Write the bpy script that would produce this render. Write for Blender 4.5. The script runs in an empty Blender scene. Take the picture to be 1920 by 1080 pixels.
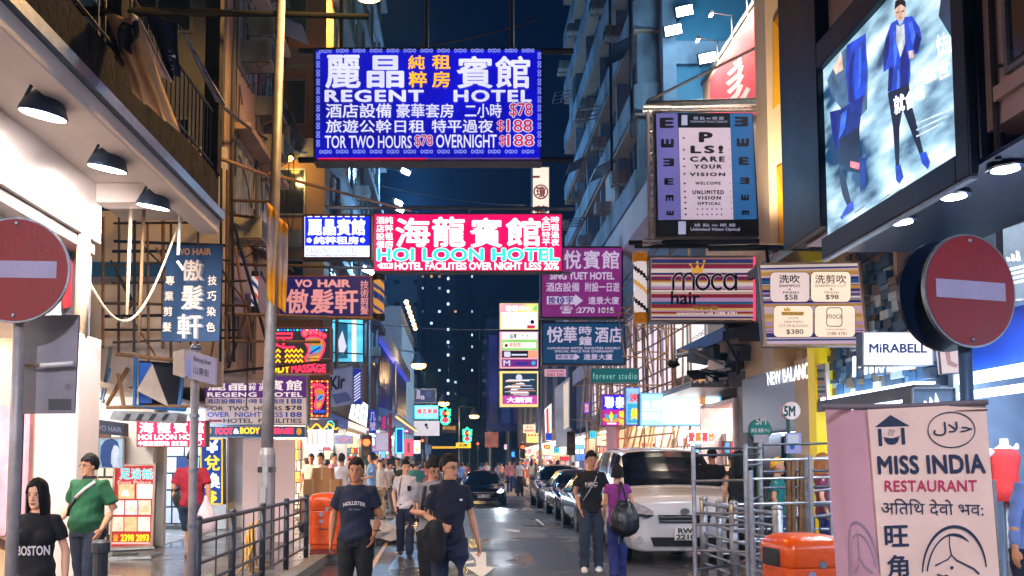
import bpy, math, random
from mathutils import Vector, Matrix
S = bpy.context.scene
COL = S.collection
random.seed(11)
R = math.radians

# ---------------------------------------------------------------- camera (lens measured from the photograph)
H, F, CX, HOR, TH = 1.62, 1700.0, 865.0, 870.0, R(4.0)
CY = HOR - F * math.tan(TH)
cd = bpy.data.cameras.new('camera')
cam = bpy.data.objects.new('camera', cd)
COL.objects.link(cam)
cam.location = (0, 0, H)
cam.rotation_euler = (R(90) + TH, 0, 0)
cd.sensor_width = 36
cd.lens = 36 * F / 1920
cd.shift_x = (960 - CX) / 1920
cd.shift_y = (CY - 540) / 1920
cd.clip_start, cd.clip_end = 0.05, 2000
S.camera = cam
# ---------------------------------------------------------------- night sky and exposure
S.render.engine = 'CYCLES'
S.view_settings.view_transform = 'Standard'
S.view_settings.look = 'None'
S.view_settings.exposure = 0.4
S.view_settings.gamma = 1.0
W = bpy.data.worlds.new("World")
S.world = W
W.use_nodes = True
wn, wl = W.node_tree.nodes, W.node_tree.links
bg = wn['Background']
sky = wn.new('ShaderNodeTexSky')
sky.sky_type = 'NISHITA'
sky.sun_disc = False
sky.sun_elevation = R(-2)
sky.sun_rotation = R(180)
mixw = wn.new('ShaderNodeMix'); mixw.data_type = 'RGBA'; mixw.blend_type = 'MULTIPLY'
mixw.inputs[0].default_value = 1.0
mixw.inputs[7].default_value = (0.02, 0.14, 0.56, 1)
wl.new(sky.outputs[0], mixw.inputs[6])
wl.new(mixw.outputs[2], bg.inputs[0])
bg.inputs[1].default_value = 0.13
cy = S.cycles
cy.max_bounces = 6; cy.diffuse_bounces = 3; cy.glossy_bounces = 3; cy.transmission_bounces = 4
cy.transparent_max_bounces = 8
cy.sample_clamp_indirect = 4.0
cy.sample_clamp_direct = 0.0
cy.caustics_reflective = False; cy.caustics_refractive = False
cy.blur_glossy = 0.5
cy.use_denoising = True
cy.use_light_tree = True

# ---------------------------------------------------------------- pixel of the 1920x1080 photograph -> ray / point
def ray(px, py):
    u, v = (px - CX) / F, (CY - py) / F
    return Vector((u, math.cos(TH) - v * math.sin(TH), math.sin(TH) + v * math.cos(TH)))
CAM = Vector((0, 0, H))
def P(px, py, Y):
    d = ray(px, py); return CAM + d * (Y / d.y)
def PX(px, py, X):
    d = ray(px, py); return CAM + d * (X / d.x)
def G(px, py, z=0.0):
    d = ray(px, py); return CAM + d * ((z - H) / d.z)

# ---------------------------------------------------------------- materials
def lin(c):
    return tuple((x / 255 / 12.92) if x / 255 <= 0.04045 else ((x / 255 + 0.055) / 1.055) ** 2.4 for x in c)
MATS = {}
def mat(name, col=(128, 128, 128), rough=0.6, metal=0.0, var=0.25, scale=3.0, bump=0.0, bscale=None, coat=0.0,
        spec=0.5, alpha=1.0, dirt=0.0, trans=0.0, linear=None, stretch=None, em=0.0):
    """weathered principled surface: two noises move colour and roughness"""
    if name in MATS: return MATS[name]
    m = bpy.data.materials.new(name); MATS[name] = m
    m.use_nodes = True
    nt = m.node_tree; n, l = nt.nodes, nt.links
    b = n['Principled BSDF']
    c = linear or lin(col)
    tc = n.new('ShaderNodeTexCoord')
    src = tc.outputs['Object']
    if stretch:
        mp = n.new('ShaderNodeMapping'); mp.inputs['Scale'].default_value = stretch
        l.new(src, mp.inputs[0]); src = mp.outputs[0]
    nz = n.new('ShaderNodeTexNoise'); nz.inputs['Scale'].default_value = scale
    nz.inputs['Detail'].default_value = 6; nz.inputs['Roughness'].default_value = 0.65
    l.new(src, nz.inputs[0])
    mx = n.new('ShaderNodeMix'); mx.data_type = 'RGBA'
    rp = n.new('ShaderNodeMapRange'); rp.inputs[1].default_value = 0.3; rp.inputs[2].default_value = 0.7
    l.new(nz.outputs[0], rp.inputs[0]); l.new(rp.outputs[0], mx.inputs[0])
    mx.inputs[6].default_value = tuple(max(0, x * (1 - var)) for x in c) + (1,)
    mx.inputs[7].default_value = tuple(min(1, x * (1 + var)) for x in c) + (1,)
    out = mx.outputs[2]
    if dirt > 0:
        n2 = n.new('ShaderNodeTexNoise'); n2.inputs['Scale'].default_value = scale * 0.35; n2.inputs['Detail'].default_value = 9
        mp2 = n.new('ShaderNodeMapping'); mp2.inputs['Scale'].default_value = (1.6, 1.6, 0.35)
        l.new(tc.outputs['Object'], mp2.inputs[0]); l.new(mp2.outputs[0], n2.inputs[0])
        r2 = n.new('ShaderNodeMapRange'); r2.inputs[1].default_value = 0.46; r2.inputs[2].default_value = 0.68
        r2.inputs[4].default_value = dirt
        l.new(n2.outputs[0], r2.inputs[0])
        m2 = n.new('ShaderNodeMix'); m2.data_type = 'RGBA'
        l.new(r2.outputs[0], m2.inputs[0]); l.new(out, m2.inputs[6])
        m2.inputs[7].default_value = (0.035, 0.028, 0.022, 1)
        out = m2.outputs[2]
    l.new(out, b.inputs['Base Color'])
    rr = n.new('ShaderNodeMapRange'); rr.inputs[3].default_value = max(0.02, rough - 0.12); rr.inputs[4].default_value = min(1, rough + 0.12)
    l.new(nz.outputs[0], rr.inputs[0]); l.new(rr.outputs[0], b.inputs['Roughness'])
    b.inputs['Metallic'].default_value = metal
    b.inputs['Specular IOR Level'].default_value = spec
    b.inputs['Coat Weight'].default_value = coat
    b.inputs['Alpha'].default_value = alpha
    b.inputs['Transmission Weight'].default_value = trans
    if em:
        l.new(out, b.inputs['Emission Color']); b.inputs['Emission Strength'].default_value = em
    if bump > 0:
        nb = n.new('ShaderNodeTexNoise'); nb.inputs['Scale'].default_value = bscale or scale * 6; nb.inputs['Detail'].default_value = 5
        l.new(src, nb.inputs[0])
        bp = n.new('ShaderNodeBump'); bp.inputs['Strength'].default_value = bump; bp.inputs['Distance'].default_value = 0.03
        l.new(nb.outputs[0], bp.inputs['Height']); l.new(bp.outputs[0], b.inputs['Normal'])
    return m
def em(name, col, s=1.0, light=True, var=0.12, scale=1.1, rough=0.35):
    """something that gives off light: lamp lens, light box, neon; a little uneven, like tubes behind plastic"""
    if name in MATS: return MATS[name]
    m = bpy.data.materials.new(name); MATS[name] = m
    m.use_nodes = True
    n, l = m.node_tree.nodes, m.node_tree.links
    b = n['Principled BSDF']
    c = lin(col)
    b.inputs['Base Color'].default_value = tuple(x * 0.22 for x in c) + (1,)
    b.inputs['Roughness'].default_value = rough
    b.inputs['Emission Color'].default_value = c + (1,)
    tc = n.new('ShaderNodeTexCoord')
    nz = n.new('ShaderNodeTexNoise'); nz.inputs['Scale'].default_value = scale; nz.inputs['Detail'].default_value = 2
    l.new(tc.outputs['Object'], nz.inputs[0])
    mr = n.new('ShaderNodeMapRange'); mr.inputs[1].default_value = 0.3; mr.inputs[2].default_value = 0.7
    mr.inputs[3].default_value = s * (1 - var); mr.inputs[4].default_value = s * (1 + var)
    l.new(nz.outputs[0], mr.inputs[0]); l.new(mr.outputs[0], b.inputs['Emission Strength'])
    m.cycles.emission_sampling = 'AUTO' if light else 'NONE'
    return m

# ---------------------------------------------------------------- mesh builder
class MB:
    def __init__(s): s.v, s.f, s.mi, s.mats = [], [], [], []
    def k(s, m):
        if m not in s.mats: s.mats.append(m)
        return s.mats.index(m)
    def add(s, vs, fs, m):
        o = len(s.v); i = s.k(m)
        s.v += [Vector(p) for p in vs]
        for f in fs: s.f.append([o + q for q in f]); s.mi.append(i)
    def box(s, c, d, m, rz=0.0, rx=0.0, ry=0.0):
        c = Vector(c); x, y, z = d[0] / 2, d[1] / 2, d[2] / 2
        vs = [Vector(p) for p in ((-x,-y,-z),(x,-y,-z),(x,y,-z),(-x,y,-z),(-x,-y,z),(x,-y,z),(x,y,z),(-x,y,z))]
        if rz or rx or ry:
            M = Matrix.Rotation(rz, 3, 'Z') @ Matrix.Rotation(ry, 3, 'Y') @ Matrix.Rotation(rx, 3, 'X')
            vs = [M @ p for p in vs]
        s.add([c + p for p in vs], [(0,3,2,1),(4,5,6,7),(0,1,5,4),(1,2,6,5),(2,3,7,6),(3,0,4,7)], m)
    def bb(s, x0, x1, y0, y1, z0, z1, m):
        s.box(((x0+x1)/2,(y0+y1)/2,(z0+z1)/2), (abs(x1-x0),abs(y1-y0),abs(z1-z0)), m)
    def tube(s, pts, r, m, n=8):
        pts = [Vector(p) for p in pts]
        rs = r if isinstance(r, (list, tuple)) else [r] * len(pts)
        vs, fs = [], []
        up = Vector((0, 0, 1))
        for i, p in enumerate(pts):
            t = (pts[min(i+1, len(pts)-1)] - pts[max(i-1, 0)])
            if t.length < 1e-9: t = Vector((0,0,1))
            t.normalize()
            ref = up if abs(t.z) < 0.95 else Vector((0, 1, 0))
            a = t.cross(ref).normalized(); b = t.cross(a)
            for q in range(n):
                an = 2 * math.pi * q / n
                vs.append(p + (a * math.cos(an) + b * math.sin(an)) * rs[i])
        for i in range(len(pts) - 1):
            for q in range(n):
                q2 = (q + 1) % n
                fs.append((i*n+q, i*n+q2, (i+1)*n+q2, (i+1)*n+q))
        fs.append(tuple(range(n))[::-1]); fs.append(tuple((len(pts)-1)*n + q for q in range(n)))
        s.add(vs, fs, m)
    def loft(s, rings, m, cap=True):
        n = len(rings[0]); vs = [p for r in rings for p in r]; fs = []
        for i in range(len(rings) - 1):
            for q in range(n):
                q2 = (q + 1) % n
                fs.append((i*n+q, i*n+q2, (i+1)*n+q2, (i+1)*n+q))
        if cap:
            fs.append(tuple(range(n))[::-1]); fs.append(tuple((len(rings)-1)*n + q for q in range(n)))
        s.add(vs, fs, m)
    def lathe(s, c, prof, m, n=20, ang=2*math.pi):
        c = Vector(c)
        s.loft([[c + Vector((r*math.cos(2*math.pi*q/n), r*math.sin(2*math.pi*q/n), z)) for q in range(n)] for r, z in prof], m)
    def poly(s, pts, m): s.add(pts, [tuple(range(len(pts)))], m)
    def prism(s, pts, d, m):
        pts = [Vector(p) for p in pts]; d = Vector(d); n = len(pts)
        fs = [tuple(range(n)), tuple(range(n, 2*n))[::-1]]
        for q in range(n): fs.append((q, n + q, n + (q+1) % n, (q+1) % n))
        s.add(pts + [p + d for p in pts], fs, m)
    def ell(s, c, r, m, nu=12, nv=8, M=None):
        c = Vector(c); rings = []
        for i in range(nv + 1):
            t = math.pi * (i / nv) ; t = min(max(t, 0.06), math.pi - 0.06)
            ring = []
            for q in range(nu):
                a = 2 * math.pi * q / nu
                p = Vector((r[0]*math.sin(t)*math.cos(a), r[1]*math.sin(t)*math.sin(a), -r[2]*math.cos(t)))
                ring.append(c + (M @ p if M else p))
            rings.append(ring)
        s.loft(rings, m)
    def build(s, name, parent=None, smooth=False, local=False, bevel=0.0):
        if not s.v: return None
        me = bpy.data.meshes.new(name)
        vs = s.v
        if parent is not None:
            loc = None
            if not local:
                w = wpos(parent); vs = [p - w for p in vs]
        else:
            loc = Vector((sum(p.x for p in vs)/len(vs), sum(p.y for p in vs)/len(vs), min(p.z for p in vs)))
            vs = [p - loc for p in vs]
        me.from_pydata([tuple(p) for p in vs], [], s.f)
        for m in s.mats: me.materials.append(m)
        me.polygons.foreach_set('material_index', s.mi)
        if smooth: me.polygons.foreach_set('use_smooth', [True]*len(s.f))
        me.validate(); me.update()
        o = bpy.data.objects.new(name, me); COL.objects.link(o)
        if parent is not None: o.parent = parent
        else: o.location = loc
        if bevel:
            md = o.modifiers.new('edge', 'BEVEL'); md.width = bevel; md.segments = 2; md.limit_method = 'ANGLE'; md.angle_limit = R(40)
        return o
def wpos(o):
    v = Vector((0,0,0))
    while o is not None: v += o.location; o = o.parent
    return v
def tag(o, label=None, cat=None, group=None, kind=None):
    if label: o['label'] = label
    if cat: o['category'] = cat
    if group: o['group'] = group
    if kind: o['kind'] = kind
    return o
def thing(name, label, cat, loc=(0,0,0), group=None, rz=0.0):
    o = bpy.data.objects.new(name, None); COL.objects.link(o)
    o.location = loc; o.rotation_euler = (0, 0, rz); o.empty_display_size = 0.2
    return tag(o, label, cat, group)
KIDS = {}
def dup(root, loc, label=None, rz=None, group=None, scale=None, swap=None):
    """a copy of a thing with copies of its parts and sub-parts"""
    def cp(o, par):
        c = o.copy(); COL.objects.link(c)
        if par is not None: c.parent = par
        if swap and o.type == 'MESH':
            for i, sl in enumerate(c.material_slots):
                if sl.material and sl.material.name in swap:
                    nm = sl.material.name; sl.link = 'OBJECT'; sl.material = swap[nm]
        for ch in list(o.children): cp(ch, c)
        return c
    r = cp(root, None)
    r.location = loc
    if rz is not None: r.rotation_euler = (0, 0, rz)
    if scale: r.scale = scale
    if label: r['label'] = label
    if group: r['group'] = group
    return r
def lamp(kind, name, parent, loc, power, col, size=0.2, target=None, spot=120, blend=0.6):
    ld = bpy.data.lights.new(name, kind); ld.energy = power; ld.color = col
    if kind == 'AREA': ld.size = size
    else: ld.shadow_soft_size = size
    if kind == 'SPOT': ld.spot_size = R(spot); ld.spot_blend = blend
    o = bpy.data.objects.new(name, ld); COL.objects.link(o)
    o.location = Vector(loc) - wpos(parent); o.parent = parent
    if target is not None:
        o.rotation_euler = (Vector(target) - Vector(loc)).to_track_quat('-Z', 'Y').to_euler()
    return o

# ---------------------------------------------------------------- lettering
TXT = {}
def glyphs(s, bold=0.0, sp=1.0):
    k = (s, bold, sp)
    if k in TXT: return TXT[k]
    c = bpy.data.curves.new('t', 'FONT'); c.body = s; c.resolution_u = 3; c.offset = bold; c.space_character = sp
    o = bpy.data.objects.new('t', c); COL.objects.link(o)
    me = bpy.data.meshes.new_from_object(o)
    vs = [(v.co.x, v.co.y) for v in me.vertices]; fs = [tuple(p.vertices) for p in me.polygons]
    bpy.data.objects.remove(o); bpy.data.curves.remove(c); bpy.data.meshes.remove(me)
    TXT[k] = (vs, fs); return TXT[k]
def glyph_unit(s, bold=0.0, sp=1.0):
    """outline scaled so that the plain text's box is 0..1 in both directions"""
    if any(ord(c) > 0x2000 for c in s): bold = 0.0
    v0, _ = glyphs(s, 0.0, sp)
    x0, x1 = min(p[0] for p in v0), max(p[0] for p in v0)
    y0, y1 = min(p[1] for p in v0), max(p[1] for p in v0)
    vs, fs = glyphs(s, bold, sp)
    w, h = max(x1 - x0, 1e-3), max(y1 - y0, 1e-3)
    return [((x - x0) / w, (y - y0) / h) for x, y in vs], fs
def bil(q, u, v):   # q: TL TR BR BL world points, u to the right, v up
    return (q[3]*(1-u) + q[2]*u) * (1-v) + (q[0]*(1-u) + q[1]*u) * v
def quad4(b):
    if len(b) == 4 and not isinstance(b[0], (tuple, list)):
        x0, y0, x1, y1 = b; return [(x0,y0),(x1,y0),(x1,y1),(x0,y1)]
    return list(b)

# ---------------------------------------------------------------- a sign: cabinet, frame, panel, artwork, lettering
class Sign:
    def __init__(s, name, label, quad, Y=None, X=None, yaw=0.0, th=0.18, cat='sign', frame=None, fw=3.0, panel=None, cab=None, group=None):
        s.q = quad4(quad)
        cx = sum(p[0] for p in s.q)/4; cyy = sum(p[1] for p in s.q)/4
        if X is not None:
            s.N = Vector((-1 if X > 0 else 1, 0, 0)); s.O = Vector((X, 0, 0))
        else:
            s.N = Vector((-math.sin(yaw), -math.cos(yaw), 0)); s.O = P(cx, cyy, Y)
        pts = [s.pt(*p) for p in s.q]; s.w = pts
        base = (pts[2] + pts[3]) / 2
        s.root = thing(name, label, cat, base, group)
        s.art, s.let, s.neon = MB(), MB(), MB()
        s.lay = 1
        if cab is not None:
            b = MB(); b.prism(pts, -s.N * th, cab); b.build('cabinet', s.root)
        if panel is not None:
            ins = [s.pt(*p, 0.0002*(s.O-CAM).length) for p in s.inset(fw * 0.8 if frame else 0)]
            b = MB(); b.poly(ins, panel)
            if cab is None: b = MB(); b.prism(ins, -s.N * min(th, 0.05), panel)
            s.panel = b.build('panel', s.root)
            if cab is not None and th >= 0.28:
                b = MB(); b.poly([s.pt(*p, -th-0.004) for p in s.inset(fw*0.8 if frame else 0)], panel); b.build('rear_panel', s.root)
        if frame is not None:
            b = MB(); inn = s.inset(fw)
            for i in range(4):
                j = (i + 1) % 4
                b.prism([s.pt(*s.q[i]), s.pt(*s.q[j]), s.pt(*inn[j]), s.pt(*inn[i])], s.N * 0.03, frame)
            b.build('frame', s.root)
    def inset(s, d):
        cx = sum(p[0] for p in s.q)/4; cyy = sum(p[1] for p in s.q)/4
        return [(x + (d if x < cx else -d), y + (d if y < cyy else -d)) for x, y in s.q]
    def pt(s, px, py, off=0.0):
        d = ray(px, py); t = (s.O - CAM).dot(s.N) / d.dot(s.N)
        return CAM + d * t + s.N * off
    def o(s):
        s.lay += 1; return (s.O - CAM).length * (0.0003 + 0.00011 * min(s.lay, 14) + 0.000003 * max(0, s.lay - 14))
    def poly(s, pts, m):
        k = s.o(); s.art.poly([s.pt(x, y, k) for x, y in pts], m); return s
    def rect(s, b, m): return s.poly(quad4(b), m)
    def disc(s, cx, cyy, r, m, ry=None, n=24, arc=(0, 2*math.pi)):
        return s.poly([(cx + r*math.cos(arc[0]+(arc[1]-arc[0])*i/n), cyy + (ry or r)*math.sin(arc[0]+(arc[1]-arc[0])*i/n)) for i in range(n)], m)
    def rrect(s, b, r, m, n=5):
        x0, y0, x1, y1 = b; pts = []
        for cx, cyy, a0 in ((x1-r,y0+r,-90),(x1-r,y1-r,0),(x0+r,y1-r,90),(x0+r,y0+r,180)):
            for i in range(n + 1):
                a = R(a0 + 90*i/n); pts.append((cx + r*math.cos(a), cyy + r*math.sin(a)))
        return s.poly(pts, m)
    def stroke(s, pts, w, m):
        """a flat painted line of width w pixels along pts"""
        k = s.o(); n = len(pts); L, Rr = [], []
        for i, (x, y) in enumerate(pts):
            a, b = pts[max(i-1, 0)], pts[min(i+1, n-1)]
            dx, dy = b[0]-a[0], b[1]-a[1]; q = math.hypot(dx, dy) or 1
            ww = w[i] if isinstance(w, (list, tuple)) else w
            L.append((x - dy/q*ww/2, y + dx/q*ww/2)); Rr.append((x + dy/q*ww/2, y - dx/q*ww/2))
        vs = [s.pt(x, y, k) for x, y in L + Rr]
        s.art.add(vs, [(i, i+1, n+i+1, n+i) for i in range(n-1)], m); return s
    def tubes(s, pts, r, m, off=0.03):
        s.neon.tube([s.pt(x, y, off) for x, y in pts], r, m, 6); return s
    def text(s, t, b, m, bold=0.0, sp=1.0, outline=None, ob=0.03, to=None, rot=0, mir=False):
        q = [s.pt(x, y) for x, y in quad4(b)]
        for k in range(rot): q = q[1:] + q[:1]
        for mm, bo in (((outline, bold + ob),) if outline else ()) + ((m, bold),):
            k = s.o(); v0 = glyphs(t, 0.0, sp)[0]
            w, h = max(max(p[0] for p in v0)-min(p[0] for p in v0), 1e-3), max(max(p[1] for p in v0)-min(p[1] for p in v0), 1e-3)
            cjk = any(ord(c) > 0x2000 for c in t); bo *= 0.62 if cjk else 1.0
            sh = [(0,0)] if bo < 0.006 else [(bo*1.1*math.cos(a*math.pi/4), bo*math.sin(a*math.pi/4)) for a in range(8)]
            vs, fs = glyph_unit(t, 0.0, sp)      # bold = the outline laid down several times, slightly shifted
            for i, (dx, dy) in enumerate(sh):
                off = s.N * (k + (s.O - CAM).length*0.000012*i)
                (to or s.let).add([bil(q, (1-u-dx/w) if mir else u+dx/w, v+dy/h) + off for u, v in vs], fs, mm)
        return s
    def vtext(s, t, b, m, bold=0.0, gap=0.12, **k):
        x0, y0, x1, y1 = b; n = len(t); h = (y1 - y0) / n
        for i, ch in enumerate(t):
            s.text(ch, (x0, y0 + h*(i + gap/2), x1, y0 + h*(i + 1 - gap/2)), m, bold, **k)
        return s
    def htext(s, t, b, m, bold=0.0, gap=0.12, **k):
        x0, y0, x1, y1 = b; n = len(t); w = (x1 - x0) / n
        for i, ch in enumerate(t):
            if ch != ' ': s.text(ch, (x0 + w*(i + gap/2), y0, x0 + w*(i + 1 - gap/2), y1), m, bold, **k)
        return s
    def done(s):
        s.art.build('artwork', s.root); s.let.build('lettering', s.root); s.neon.build('neon_tube', s.root)
        return s.root
# ================================================================ palette
DARKMETAL = mat('dark metal', (38, 44, 54), 0.45, 0.6, 0.3, 8)
STEEL = mat('galvanised steel', (128, 134, 142), 0.38, 0.8, 0.25, 10, 0.15)
RUST = mat('rusty steel', (120, 88, 60), 0.65, 0.4, 0.5, 9, 0.3)
BAMBOO = mat('bamboo', (126, 96, 66), 0.6, 0, 0.4, 6, 0.2, stretch=(3, 3, 0.6))
BAMBOO_D = mat('dark old bamboo', (70, 54, 40), 0.7, 0, 0.4, 6, 0.2, stretch=(3, 3, 0.6))
WHITEP = mat('white painted plaster', (222, 210, 204), 0.55, 0, 0.08, 1.2, 0.1, 30, dirt=0.16)
CREAM = mat('cream render', (226, 200, 168), 0.7, 0, 0.12, 1.2, 0.15, 20)
STAINED = mat('stained concrete', (40, 35, 31), 0.95, 0, 0.85, 5.0, 0.6, 14, dirt=0.97, spec=0.1)
TANWALL = mat('weathered pink render', (190, 160, 138), 0.85, 0, 0.22, 1.2, 0.3, 12, dirt=0.55)
GREYWALL = mat('grey render', (96, 98, 106), 0.85, 0, 0.3, 0.9, 0.3, 10, dirt=0.8)
BROWNWALL = mat('brown render', (126, 98, 70), 0.85, 0, 0.25, 0.8, 0.3, 10, dirt=0.5)
BLUEGREY = mat('blue grey concrete', (120, 140, 160), 0.8, 0, 0.3, 0.9, 0.25, 10, dirt=0.75)
SLATE = mat('dark blue panel', (6, 24, 50), 0.35, 0.2, 0.2, 1.5, coat=0.2)
NAVY = mat('navy cladding', (2, 14, 34), 0.45, 0.0, 0.3, 1.2, spec=0.25)
GLASSD = mat('dark window glass', (22, 30, 42), 0.12, 0, 0.5, 0.8, spec=0.9)
BLACK = mat('black plastic', (16, 17, 20), 0.45, 0, 0.3, 6)
RUBBER = mat('black rubber', (14, 14, 15), 0.75, 0, 0.3, 6)
WIRE = mat('black cable', (18, 18, 20), 0.6, 0, 0.2, 5)
CHROME = mat('chrome', (210, 214, 220), 0.12, 1.0, 0.08, 6)
WHITE_S = mat('white paint', (230, 230, 232), 0.5, 0, 0.08, 4)
REDP = mat('red paint', (176, 28, 36), 0.45, 0, 0.15, 4)
NORED = mat('reflective red sheet', (122, 11, 20), 0.5, 0, 0.12, 6, bump=0.08, bscale=60)
NOWHITE = mat('reflective white sheet', (150, 144, 178), 0.5, 0, 0.16, 4, bump=0.08, bscale=60)
YELLOWP = mat('yellow paint', (232, 170, 30), 0.55, 0, 0.12, 2)
BLUEP = mat('blue paint', (30, 96, 160), 0.5, 0, 0.15, 4)
CARD = mat('brown cardboard', (186, 132, 82), 0.85, 0, 0.15, 5, 0.1)
L_WHITE = em('white tube light', (255, 248, 240), 22.0, True)
L_WARM = em('warm tube light', (255, 222, 178), 18.0, True)
L_COOL = em('cool tube light', (195, 222, 255), 20.0, True)
L_LENS = em('lamp lens', (240, 248, 255), 30.0, False)
L_SOD = em('sodium lamp lens', (255, 190, 70), 26.0, False)

# ================================================================ ground
def ground_material(name, base, rough0, rough1, sc, var, bump, paver=None):
    m = bpy.data.materials.new(name); m.use_nodes = True
    n, l = m.node_tree.nodes, m.node_tree.links; b = n['Principled BSDF']
    tc = n.new('ShaderNodeTexCoord')
    nz = n.new('ShaderNodeTexNoise'); nz.inputs['Scale'].default_value = sc; nz.inputs['Detail'].default_value = 8
    l.new(tc.outputs['Object'], nz.inputs[0])
    big = n.new('ShaderNodeTexNoise'); big.inputs['Scale'].default_value = 0.45; big.inputs['Detail'].default_value = 5
    l.new(tc.outputs['Object'], big.inputs[0])
    mx = n.new('ShaderNodeMix'); mx.data_type = 'RGBA'
    l.new(nz.outputs[0], mx.inputs[0])
    c = lin(base)
    mx.inputs[6].default_value = tuple(x*(1-var) for x in c)+(1,); mx.inputs[7].default_value = tuple(x*(1+var) for x in c)+(1,)
    out = mx.outputs[2]
    bh = nz.outputs[0]
    if paver:
        br = n.new('ShaderNodeTexBrick'); br.inputs['Scale'].default_value = 1.0
        br.inputs['Brick Width'].default_value = paver[0]; br.inputs['Row Height'].default_value = paver[1]; br.inputs['Mortar Size'].default_value = 0.012
        br.inputs['Color1'].default_value = (1,1,1,1); br.inputs['Color2'].default_value = (0.72,0.72,0.74,1); br.inputs['Mortar'].default_value = (0.35,0.35,0.35,1)
        l.new(tc.outputs['Object'], br.inputs[0])
        m2 = n.new('ShaderNodeMix'); m2.data_type = 'RGBA'; m2.blend_type = 'MULTIPLY'; m2.inputs[0].default_value = 1
        l.new(out, m2.inputs[6]); l.new(br.outputs[0], m2.inputs[7]); out = m2.outputs[2]
    bm_ = n.new('ShaderNodeMix'); bm_.data_type = 'RGBA'; bm_.blend_type = 'MULTIPLY'; bm_.inputs[0].default_value = 1
    mr0 = n.new('ShaderNodeMapRange'); mr0.inputs[1].default_value = 0.35; mr0.inputs[2].default_value = 0.65; mr0.inputs[3].default_value = 0.7; mr0.inputs[4].default_value = 1.15
    l.new(big.outputs[0], mr0.inputs[0]); l.new(out, bm_.inputs[6]); l.new(mr0.outputs[0], bm_.inputs[7])
    l.new(bm_.outputs[2], b.inputs['Base Color'])
    mr = n.new('ShaderNodeMapRange'); mr.inputs[1].default_value = 0.38; mr.inputs[2].default_value = 0.62
    mr.inputs[3].default_value = rough0; mr.inputs[4].default_value = rough1
    l.new(big.outputs[0], mr.inputs[0]); l.new(mr.outputs[0], b.inputs['Roughness'])
    bp = n.new('ShaderNodeBump'); bp.inputs['Strength'].default_value = bump; bp.inputs['Distance'].default_value = 0.01
    l.new(bh, bp.inputs['Height']); l.new(bp.outputs[0], b.inputs['Normal'])
    return m
ASPH = ground_material('asphalt', (68, 70, 78), 0.16, 0.52, 60, 0.35, 0.35)
PATCH = ground_material('light pool asphalt', (104, 102, 104), 0.4, 0.6, 60, 0.3, 0.3)  # paler tone paints reflected light onto this stretch of road
PAVE = ground_material('wet pavement slabs', (112, 104, 98), 0.1, 0.42, 20, 0.25, 0.15, (0.6, 0.3))
KERB = mat('kerb stone', (140, 138, 136), 0.6, 0, 0.2, 5, 0.2)
GUTTER = ground_material('wet gutter', (66, 70, 80), 0.06, 0.3, 40, 0.3, 0.2)
ROADPAINT = mat('worn road paint', (240, 236, 230), 0.75, 0, 0.16, 9, 0.2)
YELLOWLINE = mat('worn yellow road paint', (206, 158, 92), 0.6, 0, 0.3, 9, 0.2)

g = MB(); g.poly([(-300,-60,-0.02),(300,-60,-0.02),(300,900,-0.02),(-300,900,-0.02)], ASPH); tag(g.build('ground'), kind='structure')
g = MB(); g.poly([(-1.62,-30,0),(4.85,-30,0),(4.85,260,0),(-1.62,260,0)], ASPH)
tag(g.build('road'), kind='structure')
def slab(name, pts, z, m, kerbm=None):
    b = MB(); n = len(pts)
    b.poly([(x,y,z) for x,y in pts], m)
    for i in range(n):
        a, c = pts[i], pts[(i+1) % n]; b.poly([(a[0],a[1],z),(c[0],c[1],z),(c[0],c[1],-0.02),(a[0],a[1],-0.02)], KERB)
    return tag(b.build(name), kind='structure')
KL = [(-30,-30),(-2.2,-30),(-2.2,15.2),(-1.75,17.5),(-1.62,22),(-1.62,200),(-30,200)]
slab('pavement_left', KL, 0.13, PAVE)
KR = [(30,-30),(30,200),(4.85,200),(4.85,15.2),(4.4,13.6),(3.1,12.6),(3.1,-30)]
slab('pavement_right', KR[::-1], 0.13, PAVE)
b = MB()
for (x0,y0),(x1,y1) in ((KL[1],KL[2]),(KL[2],KL[3]),(KL[3],KL[4]),(KL[4],(-1.62,120))):
    b.prism([(x0-0.22,y0,0.128),(x0,y0,0.128),(x1,y1,0.128),(x1-0.22,y1,0.128)], (0,0,0.012), KERB)
tag(b.build('kerb_left'), kind='structure')
b = MB(); b.poly([(-2.2,9,0.004),(-1.15,9,0.004),(-1.1,40,0.004),(-1.62,40,0.004),(-1.62,22,0.004),(-1.75,17.5,0.004),(-2.2,15.2,0.004)], GUTTER); tag(b.build('gutter'), kind='structure')
b = MB(); b.poly([G(846,956,0.004),G(962,956,0.004),G(1010,985,0.004),G(1030,1008,0.004),G(790,1012,0.004)], PATCH); tag(b.build('road_light_patch'), kind='structure')
b = MB(); b.poly([G(905,905,0.004),G(985,905,0.004),G(985,930,0.004),G(905,932,0.004)], mat('orange lit crossing strip', (170,140,110), 0.5, 0, 0.3, 6)); tag(b.build('crossing'), kind='structure')  # orange light on the far road put into the strip's colour
b = MB(); ZR = 0.008
b.poly([G(690,1066,ZR),G(700,1066,ZR),G(748,984,ZR),G(744,984,ZR)], YELLOWLINE)
b.poly([G(672,1110,ZR),G(684,1110,ZR),G(697,1074,ZR),G(688,1074,ZR)], YELLOWLINE)
b.poly([G(749,975,ZR),G(752,975,ZR),G(775,935,ZR),G(773,935,ZR)], YELLOWLINE)
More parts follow.
